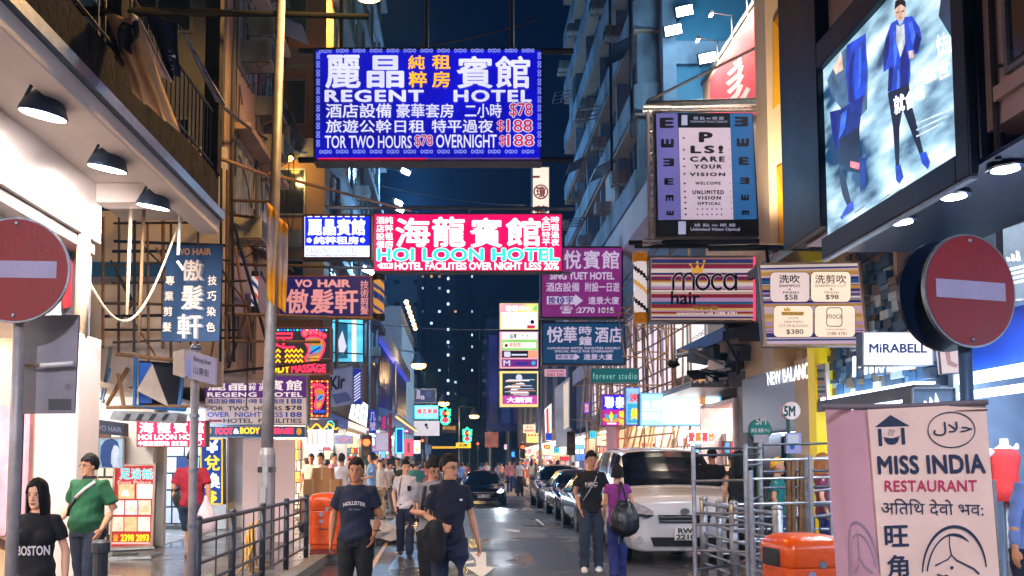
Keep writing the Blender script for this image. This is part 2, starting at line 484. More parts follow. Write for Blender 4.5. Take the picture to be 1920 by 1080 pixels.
# the big white arrow painted for oncoming traffic
b.poly([G(x,y,ZR) for x,y in ((880,1035),(911,1035),(912,1062),(929,1063),(903,1083),(873,1063),(893,1062),(891,1048))], ROADPAINT)
b.poly([G(x,y,ZR) for x,y in ((862,1054),(888,1050),(890,1055),(862,1059))], ROADPAINT)
b.poly([G(x,y,ZR) for x,y in ((946,991),(975,994),(974,998),(948,995))], ROADPAINT)
b.poly([G(x,y,ZR) for x,y in ((1003,973),(1008,973),(1022,985),(1019,986))], ROADPAINT)
for k in range(14): b.bb(0.2+0.28*k, 0.34+0.28*k, 32.2, 32.35, ZR, ZR+0.01, ROADPAINT)
tag(b.build('road_markings'), kind='structure')
MANH = mat('cast iron cover', (50,48,46), 0.4, 0.7, 0.3, 12, 0.4)
for (x,y,lb) in ((0.55,17.5,'round iron manhole cover in the middle lane'),(1.9,24,'round iron manhole cover near the parked cars')):
    b = MB(); b.lathe((x,y,0.003),[(0.33,0),(0.33,0.006),(0.29,0.007),(0.05,0.007)],MANH,20); tag(b.build('manhole_cover'),lb,'manhole cover')
b = MB(); b.poly([(1.2,14,0.003),(2.0,14.2,0.003),(2.1,22,0.003),(1.35,22,0.003)], mat('dark tar patch',(44,45,50),0.35,0,0.3,20,0.3)); b.poly([(-0.9,10,0.003),(-0.2,10,0.003),(-0.3,13.5,0.003),(-0.9,13.4,0.003)],MATS['dark tar patch']); tag(b.build('road_tar'),kind='structure')

# ================================================================ helpers for buildings
def wall(root, name, x0, x1, y0, y1, z0, z1, m, bevel=0):
    b = MB(); b.bb(x0, x1, y0, y1, z0, z1, m); return b.build(name, root, bevel=bevel)
def win_x(root, X, y0, y1, z0, z1, frame=None, pane=None, mull=2, side=1, d=0.05):
    """window in a wall whose face is the plane X; side = +1 when the street lies towards +X"""
    fr = frame or WINFRAME; b = MB(); t = 0.05
    xa, xb = X - 0.02*side, X + d*side
    b.bb(xa, xb, y0, y1, z0, z0+t, fr); b.bb(xa, xb, y0, y1, z1-t, z1, fr)
    b.bb(xa, xb, y0, y0+t, z0+t, z1-t, fr); b.bb(xa, xb, y1-t, y1, z0+t, z1-t, fr)
    for k in range(1, mull+1):
        yy = y0 + (y1-y0)*k/(mull+1); b.bb(xa, xb-0.005*side, yy-t/2, yy+t/2, z0+t, z1-t, fr)
    o = b.build('window', root)
    p = MB(); p.bb(X, X + 0.02*side, y0+t, y1-t, z0+t, z1-t, pane or GLASSD); p.build('pane', o)
    return o
def win_y(root, Y, x0, x1, z0, z1, frame=None, pane=None, mull=1, d=0.05):
    fr = frame or WINFRAME; b = MB(); t = 0.05
    ya, yb = Y + 0.02, Y - d
    b.bb(x0, x1, ya, yb, z0, z0+t, fr); b.bb(x0, x1, ya, yb, z1-t, z1, fr)
    b.bb(x0, x0+t, ya, yb, z0+t, z1-t, fr); b.bb(x1-t, x1, ya, yb, z0+t, z1-t, fr)
    for k in range(1, mull+1):
        xx = x0 + (x1-x0)*k/(mull+1); b.bb(xx-t/2, xx+t/2, ya, yb+0.005, z0+t, z1-t, fr)
    o = b.build('window', root)
    p = MB(); p.bb(x0+t, x1-t, Y, Y-0.02, z0+t, z1-t, pane or GLASSD); p.build('pane', o)
    return o
WINFRAME = mat('aluminium window frame', (120, 126, 134), 0.4, 0.5, 0.2, 8)
ACM = mat('air conditioner casing', (150, 150, 146), 0.6, 0.1, 0.2, 5, dirt=0.5)
AC0 = None
def aircon(loc, label, group, rz=0.0):
    global AC0
    if AC0 is None:
        r = thing('air_conditioner', label, 'air conditioner', (0,0,0), group)
        b = MB(); b.bb(-0.3, 0.3, 0.0, 0.6, 0, 0.42, ACM); b.build('casing', r, local=True, bevel=0.015)
        b = MB()
        for k in range(8): b.bb(-0.26, 0.26, -0.014, 0.0, 0.05+0.042*k, 0.07+0.042*k, DARKMETAL)
        b.bb(-0.27, 0.27, -0.004, 0.004, 0.03, 0.39, BLACK); b.build('grille', r, local=True)
        b = MB()
        for x in (-0.27, 0.27): b.tube([(x,0.02,-0.02),(x,0.62,-0.02)], 0.012, RUST, 5); b.tube([(x,0.02,-0.02),(x,0.62,-0.32)], 0.012, RUST, 5)
        b.tube([(-0.27,0.3,-0.02),(0.27,0.3,-0.02)], 0.012, RUST, 5); b.build('bracket', r, local=True)
        AC0 = r; r.location = loc; r.rotation_euler = (0,0,rz); return r
    return dup(AC0, loc, label, rz, group)
def goods_material(name, sx, sz, cols, es, seed=0.0, mortar=(40,34,30), rowsq=0.5):
    """shelves packed with stock: each packet its own colour"""
    if name in MATS: return MATS[name]
    m = bpy.data.materials.new(name); MATS[name] = m; m.use_nodes = True
    n, l = m.node_tree.nodes, m.node_tree.links; b = n['Principled BSDF']
    tc = n.new('ShaderNodeTexCoord'); mp = n.new('ShaderNodeMapping')
    sp = n.new('ShaderNodeSeparateXYZ'); cb = n.new('ShaderNodeCombineXYZ'); ad = n.new('ShaderNodeMath'); ad.operation = 'ADD'
    l.new(tc.outputs['Object'], sp.inputs[0]); l.new(sp.outputs[0], ad.inputs[0]); l.new(sp.outputs[1], ad.inputs[1])
    l.new(ad.outputs[0], cb.inputs[0]); l.new(sp.outputs[2], cb.inputs[1])
    mp.inputs['Location'].default_value = (seed, seed*0.37, 0)
    l.new(cb.outputs[0], mp.inputs[0])
    br = n.new('ShaderNodeTexBrick'); br.inputs['Scale'].default_value = 1.0; br.offset = 0.37; br.squash = 1.6; br.squash_frequency = 3
    br.inputs['Brick Width'].default_value = sx; br.inputs['Row Height'].default_value = sz; br.inputs['Mortar Size'].default_value = 0.02; br.inputs['Bias'].default_value = 0
    br.inputs['Color1'].default_value = (0,0,0,1); br.inputs['Color2'].default_value = (1,1,1,1); br.inputs['Mortar'].default_value = (0,0,0,1)
    l.new(mp.outputs[0], br.inputs[0])
    rp = n.new('ShaderNodeValToRGB'); rp.color_ramp.interpolation = 'CONSTANT'
    e = rp.color_ramp.elements
    for i, c in enumerate(cols):
        q = e[i] if i < 2 else e.new(i/len(cols))
        q.position = i/len(cols); q.color = lin(c)+(1,)
    l.new(br.outputs[0], rp.inputs[0])
    mx = n.new('ShaderNodeMix'); mx.data_type = 'RGBA'; l.new(br.outputs[1], mx.inputs[0]); l.new(rp.outputs[0], mx.inputs[6]); mx.inputs[7].default_value = lin(mortar)+(1,)
    l.new(mx.outputs[2], b.inputs['Base Color']); b.inputs['Roughness'].default_value = 0.4
    if es:
        l.new(mx.outputs[2], b.inputs['Emission Color']); b.inputs['Emission Strength'].default_value = es; m.cycles.emission_sampling = 'NONE'
    return m
GOODS = [
 goods_material('shelves of packets warm', 0.22, 0.34, [(240,220,190),(230,60,50),(250,240,225),(240,180,60),(250,250,245),(90,60,50),(250,235,210),(230,120,90)], 0, 0.3),
 goods_material('shelves of packets cool', 0.26, 0.38, [(225,235,250),(60,110,190),(250,250,255),(220,60,90),(245,245,250),(40,60,110),(240,240,200),(200,225,245)], 0, 1.7),
 goods_material('shelves of bright boxes', 0.18, 0.28, [(250,245,235),(220,40,70),(245,210,80),(250,250,250),(60,140,200),(240,150,170),(250,240,220),(120,70,150)], 0, 2.9),
]
SHOPWALL = mat('shop white laminate', (235, 230, 222), 0.5, 0, 0.06, 2)
SHOPFLOOR = mat('shop floor tile', (180, 170, 160), 0.25, 0, 0.15, 3)
def shop(name, label, X, y0, y1, z1, depth, goods, light=L_WHITE, wallm=None, nlights=2, fascia=None, z0=0.14, zf=0.6, rail=True, counter=None):
    """an open shop cut into the side of the street: room, shelves, tube lights, fascia, glass posts. X<0 left side, X>0 right side"""
    sg = -1 if X < 0 else 1
    r = thing(name, label, 'shop', (X, (y0+y1)/2, z0))
    xb = X + sg*depth; wm = wallm or SHOPWALL
    b = MB(); b.bb(X, xb, y0, y1, z0-0.03, z0, SHOPFLOOR); b.build('floor', r)
    b = MB(); b.bb(X, xb, y0, y1, z1-0.08, z1, wm); b.build('ceiling', r)
    b = MB(); b.bb(xb, xb+sg*0.1, y0, y1, z0, z1, wm); b.bb(X, xb, y1-0.06, y1, z0, z1-0.08, wm); b.bb(X, xb, y0, y0+0.06, z0, z1-0.08, wm); b.build('wall', r)
    b = MB(); b.bb(xb-sg*0.25, xb-sg*0.001, y0+0.1, y1-0.1, z0+0.1, z1-0.7, goods); b.bb(X+sg*0.4, xb-sg*0.3, y1-0.34, y1-0.08, z0+0.1, z1-0.7, goods); b.build('shelving', r)
    for k in range(nlights):
        xx = X + sg*depth*(k+0.5)/nlights
        b = MB(); b.bb(xx-0.07, xx+0.07, y0+0.3, y1-0.3, z1-0.14, z1-0.085, light); b.build('tube_light', r)
    if fascia:
        b = MB(); b.bb(X-sg*0.14, X, y0, y1, z1-0.02, z1+zf, fascia); b.build('fascia', r)
    if rail:
        for yy in (y0, y1): b = MB(); b.bb(X-sg*0.1, X+sg*0.06, yy-0.08, yy+0.08, z0, z1-0.02, wm); b.build('door_post', r)
    if counter:
        b = MB(); b.bb(X+sg*0.25, X+sg*0.8, y0+0.3, (y0+y1)/2+0.5, z0, z0+0.95, counter); b.build('counter', r, bevel=0.01)
    return r
# ================================================================ LEFT: white shop under a balcony
r = thing('corner_building', 'old tenement with white shop front, bright soffit and stained balcony on the near left', 'building', (-5.0, 5, 0.13))
wall(r, 'wall', -4.7, -4.4, -14, 10.9, 4.3, 5.0, WHITEP)                 # white fascia
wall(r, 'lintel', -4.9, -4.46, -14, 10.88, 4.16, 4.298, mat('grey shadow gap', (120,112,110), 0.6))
b = MB(); b.bb(-4.95, -4.72, -14, 2.0, 3.1, 4.16, WHITEP); b.bb(-4.95, -4.72, 7.2, 10.6, 3.1, 4.16, WHITEP); b.bb(-4.95,-4.72,2.0,7.2,3.1,4.16,WHITEP)
b.build('shop_front_wall', r)
b = MB(); b.bb(-4.85, -4.36, 10.3, 10.92, 0.13, 3.12, WHITEP); b.build('pilaster', r, bevel=0.015)
b = MB(); b.tube([(-4.42,10.45,3.1),(-4.42,10.45,4.3)], 0.075, CREAM, 12); b.build('drain_pipe', r, smooth=True)
# inside of the shop
b = MB(); b.bb(-8.5, -4.72, -14, 10.6, 0.12, 0.15, SHOPFLOOR); b.build('shop_floor', r)
b = MB(); b.bb(-8.6, -8.5, -14, 10.7, 0.13, 3.2, WHITEP); b.bb(-8.5, -4.95, 10.6, 10.72, 0.13, 3.1, CREAM); b.build('shop_back_wall', r)
b = MB(); b.bb(-8.5, -4.95, -14, 10.6, 3.1, 3.16, WHITEP); b.build('shop_ceiling', r)
STONE = bpy.data.materials.new('stacked stone'); STONE.use_nodes = True
_n, _l = STONE.node_tree.nodes, STONE.node_tree.links
_b = _n.new('ShaderNodeTexBrick'); _t = _n.new('ShaderNodeTexCoord'); _m = _n.new('ShaderNodeMapping'); _m.inputs['Rotation'].default_value = (R(90), 0, 0)
_l.new(_t.outputs['Object'], _m.inputs[0]); _l.new(_m.outputs[0], _b.inputs[0])
_b.inputs['Scale'].default_value = 1; _b.inputs['Brick Width'].default_value = 0.3; _b.inputs['Row Height'].default_value = 0.085; _b.inputs['Mortar Size'].default_value = 0.006
_b.inputs['Color1'].default_value = lin((214,170,116))+(1,); _b.inputs['Color2'].default_value = lin((160,112,70))+(1,); _b.inputs['Mortar'].default_value = lin((90,64,44))+(1,)
_l.new(_b.outputs[0], _n['Principled BSDF'].inputs['Base Color'])
b = MB(); b.bb(-4.86, -4.53, 10.38, 10.5, 0.15, 2.4, STONE); b.build('stone_cladding', r)
POSTER_PINK = mat('pink poster', (226,170,190), 0.5, 0, 0.3, 2)
b = MB(); b.bb(-5.5, -5.0, 10.5, 10.59, 0.8, 2.3, POSTER_PINK); b.build('pink_panel', r)
b = MB(); b.bb(-4.98,-4.94,10.2,10.24,0.15,3.1,DARKMETAL); b.build('window_mullion', r)
b = MB(); b.prism([PX(113,478,-4.69),PX(136,490,-4.69),PX(136,572,-4.69),PX(118,578,-4.69)],(0.02,0,0),REDP); b.build('red_plate', r)
t = thing('shop_counter','pale wood shop counter with white trays and yellow jars inside the white shop','counter',(-5.2,9.3,0.15))
b = MB(); b.bb(-5.9,-4.9,8.9,9.7,0.15,1.0,mat('pale wood',(206,170,120),0.5,0,0.2,3)); b.build('cabinet', t, bevel=0.01)
b = MB(); b.bb(-5.88,-4.92,8.88,8.9,0.3,0.9,GOODS[0]); b.build('shelf_front', t)
for k in range(5):
    b = MB(); b.lathe((-5.75+0.19*k,9.1,1.0),[(0.05,0),(0.06,0.1),(0.04,0.16)],mat('yellow jar',(240,190,60),0.3) if k%2 else WHITE_S,10); b.build('jar', t)
b = MB(); b.bb(-5.7,-5.0,9.3,9.6,1.001,1.12,WHITE_S); b.build('tray', t)
for k in range(9):
    b = MB(); b.bb(-5.75, -5.45, -9+2.2*k, -7.2+2.2*k, 3.06, 3.095, L_WHITE); b.build('ceiling_light', r)
b = MB(); b.bb(-7.6,-7.4,-6,10.0,3.06,3.095,L_WARM); b.build('ceiling_light', r)
# soffit, beams, balcony
wall(r, 'soffit', -4.7, -3.4, -14, 12.4, 5.0, 5.14, WHITEP)
b = MB(); b.bb(-3.62, -3.36, -14, 12.38, 4.8, 4.998, WHITEP); b.bb(-4.4, -3.62, 10.7, 11.0, 4.76, 4.998, WHITEP); b.bb(-4.4,-3.62,6.2,6.4,4.86,4.998,WHITEP); b.build('beam', r, bevel=0.012)
b = MB(); b.bb(-3.46, -3.30, -14, 12.42, 5.0, 5.12, STEEL); b.build('drip_edge', r)
b = MB(); b.bb(-3.52, -3.38, -14, 12.4, 5.14, 5.62, STAINED); b.bb(-4.7, -3.52, 12.27, 12.4, 5.14, 5.62, STAINED); b.build('parapet', r, bevel=0.01)
b = MB()
b.tube([(-3.42,-6,6.45),(-3.42,12.35,6.45)], 0.022, DARKMETAL, 6); b.tube([(-3.42,-6,5.72),(-3.42,12.35,5.72)], 0.018, DARKMETAL, 6)
for k in range(44,70): b.tube([(-3.42, 1.0+0.165*k, 5.6),(-3.42, 1.0+0.165*k, 6.45)], 0.011, DARKMETAL, 5)
b.build('balcony_railing', r)
wall(r, 'upper_wall', -5.2, -4.75, -14, 12.4, 5.14, 22, mat('soot dark render', (66,56,52), 0.9, 0, 0.4, 1.0, 0.3, 9, dirt=0.6))
for k in range(3):
    win_x(r, -4.75, 2.0+3.4*k, 4.6+3.4*k, 5.5, 7.6, mull=3)
wall(r, 'upper_slab', -4.75, -3.3, -14, 12.4, 8.3, 8.6, STAINED)
for k in range(5): b = MB(); b.bb(-3.55,-3.35, -2+3.55*k, -1.8+3.55*k, 5.62, 8.3, STAINED); b.build('balcony_post', r)
wall(r, 'upper_parapet', -3.5, -3.36, -14, 12.4, 8.6, 9.6, STAINED)
wall(r, 'end_wall', -9, -4.75, 12.2, 12.42, 5.14, 22, mat('dark end wall', (60,52,48), 0.9, 0, 0.4, 1.0, 0.3, 9, dirt=0.6))
wall(r, 'return_wall', -9, -4.5, 10.74, 10.9, 0.13, 5.0, GREYWALL)

# floodlights under the soffit
rail = MB(); rail.tube([(-3.66,-4,4.93),(-3.66,12.0,4.93)], 0.02, STEEL, 8); tag(rail.build('conduit_rail', smooth=True), 'thin grey conduit rail carrying the shop floodlights under the white soffit', 'conduit')
SHADE = mat('blue grey lamp shade', (48, 62, 82), 0.4, 0.5, 0.2, 6)
def flood(loc, label):
    x, y, z = loc
    r = thing('floodlight', label, 'floodlight', (x, y, z), 'floodlights under the balcony')
    b = MB(); prof = [(0.03,0.10),(0.09,0.085),(0.16,0.03),(0.20,-0.05),(0.205,-0.07)]
    n = 18; M = (Matrix.Rotation(R(9), 3, 'Y') @ Matrix.Rotation(R(8), 3, 'X')) * 1.25
    rings = [[Vector(loc) + M @ Vector((rr*0.75*math.cos(2*math.pi*q/n), rr*1.05*math.sin(2*math.pi*q/n), zz-0.12)) for q in range(n)] for rr, zz in prof]
    b.loft(rings, SHADE); b.build('lamp_shade', r, smooth=True)
    b = MB(); c = [Vector(loc) + M @ Vector((0.19*0.75*math.cos(2*math.pi*q/n), 0.19*1.05*math.sin(2*math.pi*q/n), -0.195)) for q in range(n)]
    b.poly(c, L_LENS); b.build('lens', r)
    b = MB(); a = Vector(loc)
    for s_ in (-0.12, 0.12):
        b.tube([a+Vector((0,s_,0.0)), a+Vector((-0.06,s_*1.3,-0.05)), a+Vector((-0.10,s_*1.35,-0.14))], 0.016, SHADE, 6)
    b.tube([a+Vector((0,-0.12,0.0)), a+Vector((0,0.12,0.0))], 0.016, SHADE, 6)
    b.build('bracket', r)
    lamp('SPOT', 'lamp_light', r, a + M @ Vector((0,0,-0.26)), 300, (1.0, 0.88, 0.80), 0.12, a + Vector((-1.2,1.3,-2.8)), 155, 0.8)
    return r
for px, lb in ((66,'domed floodlight nearest on the white soffit rail, lens lit'), (192,'middle domed floodlight on the white soffit rail, lens lit'), (281,'farthest and smallest domed floodlight on the white soffit rail, over the poles')):
    yy = 3.66*F/(865-px); flood((-3.66, yy, 4.93), lb)

# ================================================================ LEFT: tenement with pink render and air conditioners
r = thing('pink_tenement', 'pink rendered tenement with wires, windows and air conditioners behind the lamp post', 'building', (-6.6, 18.5, 3))
wall(r, 'wall', -9, -4.4, 16.5, 21.2, 3.4, 27, TANWALL)
wall(r, 'end_wall', -9, -4.42, 16.35, 16.498, 3.4, 27, GREYWALL)
for fl in range(4):
    z = 6.2 + 3.2*fl
    win_x(r, -4.4, 17.2, 18.6, z, z+1.7, mull=2, pane=mat('curtained glass', (120,128,140), 0.2, 0, 0.3, 3))
    win_x(r, -4.4, 19.2, 20.7, z, z+1.7, mull=2, pane=MATS['curtained glass'])
    b = MB(); b.bb(-4.4, -4.05, 17.0, 20.9, z+1.85, z+1.97, TANWALL); b.build('canopy_slab', r)
    if fl < 3: win_y(r, 16.35, -7.0, -5.0, z+0.2, z+1.8, mull=2)
for k in range(2):
    b = MB(); b.tube([(-4.34, 16.8+2.1*k, 3.5),(-4.34, 16.85+2.1*k, 26)], 0.035, GREYWALL, 7); b.build('drain_pipe', r)
for (px, py, Y, lb) in ((484,208,18.6,'upper rusty air conditioner on pink tenement beside the lamp post'), (500,262,20.2,'lower air conditioner on pink tenement half hidden by the lamp post'), (468,60,17.6,'highest air conditioner on pink tenement under the dark tie bar')):
    p = PX(px, py, -4.4); aircon((-3.82, p.y, p.z-0.2), lb, 'air conditioners on the left facades', R(90))
b = MB()
rr = random.Random(3)
for k in range(16):
    y0 = 16.6 + rr.random()*4.2; z0 = 4.4 + rr.random()*8
    pts = []
    for q in range(6):
        pts.append((-4.36 - 0.0, y0 + q*0.55*(1 if k % 2 else -0.2) , z0 + q*(rr.random()-0.45)*0.9))
    b.tube(pts, 0.012, WIRE, 4)
tag(b.build('facade_cables'), 'loose black cables sagging across the pink tenement facade', 'cables')
# dark gap and recessed block
r = thing('recessed_block', 'dark brown block set back in the gap beyond the pink tenement', 'building', (-7.5, 24.5, 3))
wall(r, 'wall', -11, -6.2, 21.2, 28, 3.4, 26, BROWNWALL)
for fl in range(4): win_x(r, -6.2, 22.5, 24.2, 6+3.1*fl, 7.6+3.1*fl); 
# ================================================================ LEFT: brown block behind the big blue sign
r = thing('brown_block', 'tall brown block with slab edges behind the big blue hotel sign', 'building', (-8, 37, 3))
wall(r, 'wall', -13, -4.3, 28, 47, 3.4, 30, BROWNWALL)
for fl in range(8):
    z = 6.1 + 2.9*fl
    b = MB(); b.bb(-12, -4.0, 27.6, 28, z+2.2, z+2.75, GREYWALL); b.bb(-4.3, -3.95, 27.6, 47, z+2.2, z+2.5, GREYWALL); b.build('slab_edge', r)
    for k in range(2): win_y(r, 28, -9.2+2.5*k, -7.4+2.5*k, z+0.4, z+1.9)
    for k in range(4): win_x(r, -4.3, 29.2+4.4*k, 31.6+4.4*k, z+0.3, z+1.9, mull=1)
for k in range(5):
    b = MB(); b.tube([(-4.15, 30+3.6*k, 3.5),(-4.15, 30+3.6*k, 29)], 0.07, STEEL, 6); b.build('drain_pipe', r)
for k in range(6):
    aircon((-3.72, 30.3+2.9*k, 6.6+2.9*(k*5 % 4)), 'air conditioner on the brown block beyond the blue hotel sign', 'air conditioners on the brown block', R(90))
t = thing('sodium_floodlight','amber sodium floodlight on a bracket high above the big blue hotel sign','floodlight',P(692,-4,29))
c = P(692,-4,29); b = MB(); b.ell(c+Vector((0,0,0.1)),(0.5,0.3,0.16),DARKMETAL); b.build('housing',t,smooth=True); b = MB(); b.ell(c,(0.4,0.24,0.14),L_SOD); b.build('lens',t,smooth=True); b = MB(); b.tube([c+Vector((0,0,0.2)),(-4.3,29.1,c.z+0.3)],0.05,DARKMETAL); b.build('arm',t)
lamp('SPOT','lamp_light',t,c+Vector((0,-0.5,-0.4)),2600,(1.0,0.5,0.10),0.3,(-7,28.5,14),110,0.6)
# more clutter on the left facades
kr = random.Random(14)
for k in range(9): aircon((-3.8, 16.9+kr.random()*3.6, 5.2+2.1*k+kr.random()), 'air conditioner on the pink tenement behind the lamp post', 'air conditioners on the left facades', R(90))
for k in range(7):
    b = MB(); y=16.8+0.6*k; z=5+kr.random()*9; b.prism([(-4.38,y,z+0.9),(-3.7,y,z+0.6),(-3.7,y,z+0.63),(-4.38,y,z+0.95)],(0,0.9+kr.random(),0),kr.choice((STEEL,GREYWALL,BLUEP))); tag(b.build('window_awning'),'thin metal window awning on the pink tenement','awning','window awnings on the pink tenement')
t = thing('wall_lamp', 'small warm lamp glowing on the brown wall beside the lamp post', 'lamp', P(541,297,27.5))
b = MB(); b.ell(P(541,297,27.4), (0.14,0.1,0.1), L_SOD); b.build('bulb', t)
b = MB(); p = P(541,290,27.4); b.lathe(p, [(0.05,0.25),(0.3,0.1),(0.32,0.05)], DARKMETAL); b.tube([p+Vector((0,0,0.2)), p+Vector((0,0.3,0.35))], 0.03, DARKMETAL); b.build('lamp_shade', t)
lamp('POINT', 'lamp_light', t, P(541,305,27.0), 90, (1.0,0.62,0.2), 0.1)

# ================================================================ LEFT: blue mall, white tower front
MALL = mat('blue metal cladding', (46, 74, 150), 0.4, 0.2, 0.2, 0.7)
MALLRIB = mat('dark blue fin', (24, 36, 86), 0.4, 0.3, 0.2, 0.7)
r = thing('blue_mall', 'long blue clad mall with dark upright fins and a pale sloping canopy', 'building', (-8, 62, 0.2))
wall(r, 'wall', -12, -5, 47, 78, 4.4, 9.3, MALL)
b = MB()
for k in range(26): b.bb(-5, -4.7, 47.5+1.17*k, 47.8+1.17*k, 4.9, 8.6, MALLRIB)
b.build('fin', r)
b = MB(); b.bb(-5.0,-4.4,47,78,8.7,9.5, mat('pale parapet', (150,160,190), 0.6, 0, 0.12, 1)); b.build('parapet', r)
b = MB(); b.prism([(-5,47,4.2),(-3.4,47,4.0),(-3.4,47,4.3),(-5,47,4.8)], (0,31,0), mat('pale canopy', (150,170,215), 0.4, 0.1, 0.12, 1)); b.build('canopy', r)
b = MB(); b.bb(-4.98, -4.93, 47.2, 78, 4.82, 4.88, em('blue wash tube', (30,80,255), 26.0)); b.bb(-4.98,-4.93,47.2,78,8.6,8.66,MATS['blue wash tube']); b.build('wash_light', r)
b = MB(); b.bb(-3.45, -3.35, 47, 78, 4.02, 4.1, em('canopy edge light', (255,170,90), 2.2)); b.build('edge_light', r)
b = MB()
for k in range(3): b.tube([P(748+8*math.cos(a*0.6-1.0), 718+26*k+10*math.sin(a*0.6-1.0), 75.5) for a in range(4)], 0.09, em('white neon', (235,240,255), 2.0, False), 5)
b.build('sign_letters', r)
r = thing('white_panel_block', 'pale panelled block with a string of lights on its roof edge', 'building', (-7, 88, 0))
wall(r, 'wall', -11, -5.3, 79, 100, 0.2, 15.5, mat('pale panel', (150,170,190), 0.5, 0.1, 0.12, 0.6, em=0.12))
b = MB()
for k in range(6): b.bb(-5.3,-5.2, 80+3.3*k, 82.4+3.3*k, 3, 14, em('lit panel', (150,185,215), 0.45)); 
b.build('lit_panel', r)
b = MB()
for k in range(7): b.ell((-4.9, 80+2.6*k, 16.0), (0.22,0.22,0.22), em('roof bulb', (255,190,120), 9.0), 8, 6)
b.build('bulb', r)
b = MB()
for k in range(7): b.tube([(-5.3,80+2.6*k,15.4),(-4.9,80+2.6*k,16.2)], 0.06, DARKMETAL)
b.build('arm', r)

# ================================================================ far towers
def tower_mat(name, wallc, wx, wz, litfrac, seed, dim=(20,40,60), es=2.2, cool=0.6, stripe=None):
    m = bpy.data.materials.new(name); m.use_nodes = True
    n, l = m.node_tree.nodes, m.node_tree.links; b = n['Principled BSDF']
    tc = n.new('ShaderNodeTexCoord'); sp = n.new('ShaderNodeSeparateXYZ'); l.new(tc.outputs['Object'], sp.inputs[0])
    ad = n.new('ShaderNodeMath'); ad.operation = 'ADD'; l.new(sp.outputs[0], ad.inputs[0]); l.new(sp.outputs[1], ad.inputs[1])
    def mth(op, a, v):
        q = n.new('ShaderNodeMath'); q.operation = op; l.new(a, q.inputs[0])
        if isinstance(v, (int, float)): q.inputs[1].default_value = v
        else: l.new(v, q.inputs[1])
        return q.outputs[0]
    u = mth('DIVIDE', ad.outputs[0], wx); v = mth('DIVIDE', sp.outputs[2], wz)
    fu, fv = mth('FRACT', u, 0), mth('FRACT', v, 0)
    iu, iv = mth('FLOOR', u, 0), mth('FLOOR', v, 0)
    a = mth('MULTIPLY', mth('GREATER_THAN', fu, 0.36), mth('LESS_THAN', fu, 0.66))
    c = mth('MULTIPLY', mth('GREATER_THAN', fv, 0.42), mth('LESS_THAN', fv, 0.62))
    win = mth('MULTIPLY', a, c)
    cb = n.new('ShaderNodeCombineXYZ'); l.new(iu, cb.inputs[0]); l.new(iv, cb.inputs[1]); cb.inputs[2].default_value = seed
    wn_ = n.new('ShaderNodeTexWhiteNoise'); wn_.noise_dimensions = '3D'; l.new(cb.outputs[0], wn_.inputs[0])
    lit = mth('MULTIPLY', mth('LESS_THAN', wn_.outputs[0], litfrac), win)
    mx = n.new('ShaderNodeMix'); mx.data_type = 'RGBA'; l.new(win, mx.inputs[0]); mx.inputs[6].default_value = lin(wallc)+(1,); mx.inputs[7].default_value = lin(dim)+(1,)
    l.new(mx.outputs[2], b.inputs['Base Color']); b.inputs['Roughness'].default_value = 0.6
    rp = n.new('ShaderNodeValToRGB'); rp.color_ramp.interpolation = 'CONSTANT'
    rp.color_ramp.elements[0].color = lin((190,225,255))+(1,); rp.color_ramp.elements[1].color = lin((255,200,140))+(1,); rp.color_ramp.elements[1].position = cool
    l.new(wn_.outputs[1], rp.inputs[0])
    l.new(rp.outputs[0], b.inputs['Emission Color'])
    l.new(mth('MULTIPLY', mth('MULTIPLY', lit, mth('DIVIDE', wn_.outputs[0], litfrac)), es), b.inputs['Emission Strength']); m.cycles.emission_sampling = 'NONE'
    return m
TW1 = tower_mat('dark tower', (54,84,120), 1.7, 2.5, 0.30, 1.0, (24,40,64), 2.2)
TW2 = tower_mat('teal tower', (110,160,196), 2.6, 3.0, 0.05, 4.0, (20,40,60), 1.0)
TW3 = tower_mat('far dark block', (60,90,124), 2.4, 3.1, 0.05, 7.0, (12,22,36), 1.0)
def block(name, label, x0, x1, y0, y1, z1, m, extra=None, core=None):
    r = thing(name, label, 'building', ((x0+x1)/2, (y0+y1)/2, 0))
    wall(r, 'wall', x0, x1, y0, y1, 0, z1, m)
    b = MB(); b.bb(x0-0.3, x1+0.3, y0-0.3, y1+0.3, z1, z1+1.0, BLUEGREY); w = x1-x0; b.bb(x0+w*0.3, x0+w*0.7, y0+2, y1-2, z1+1.0, z1+4, BLUEGREY); b.build('roof', r)
    return r
r = block('apartment_tower', 'dark apartment tower with scattered lit windows at the end of the street', -8.6, 3.0, 190, 205, 52, TW1)
b = MB()
for k in range(5): b.bb(-8.0+2.4*k, -7.5+2.4*k, 189.2, 190, 0, 51, mat('tower rib', (48,74,106), 0.7)); 
b.build('rib', r)
b = MB()
for k in range(16): b.bb(-3.0,-2.55, 189.0, 189.2, 8+2.7*k, 8.5+2.7*k, em('stair window', (190,225,255), 2.2, False)) if k % 4 != 1 else None
b.build('stair_window', r)
block('teal_apartment_block', 'slim teal apartment tower behind the blue mall', -10.2, -5.8, 118, 130, 31, TW2)
r = block('far_block', 'dark block with few lit windows behind the dark apartment tower on its left', -22, -11, 170, 190, 40, TW3)
block('far_block', 'dark block right of the dark apartment tower, almost unlit', 3.6, 10.5, 175, 190, 30, TW3)
block('low_far_block', 'low dim block closing the street beneath the apartment tower', -6.0, 4.0, 160, 170, 9.5, mat('dim brown front', (58,46,40), 0.8, 0, 0.3, 0.5))
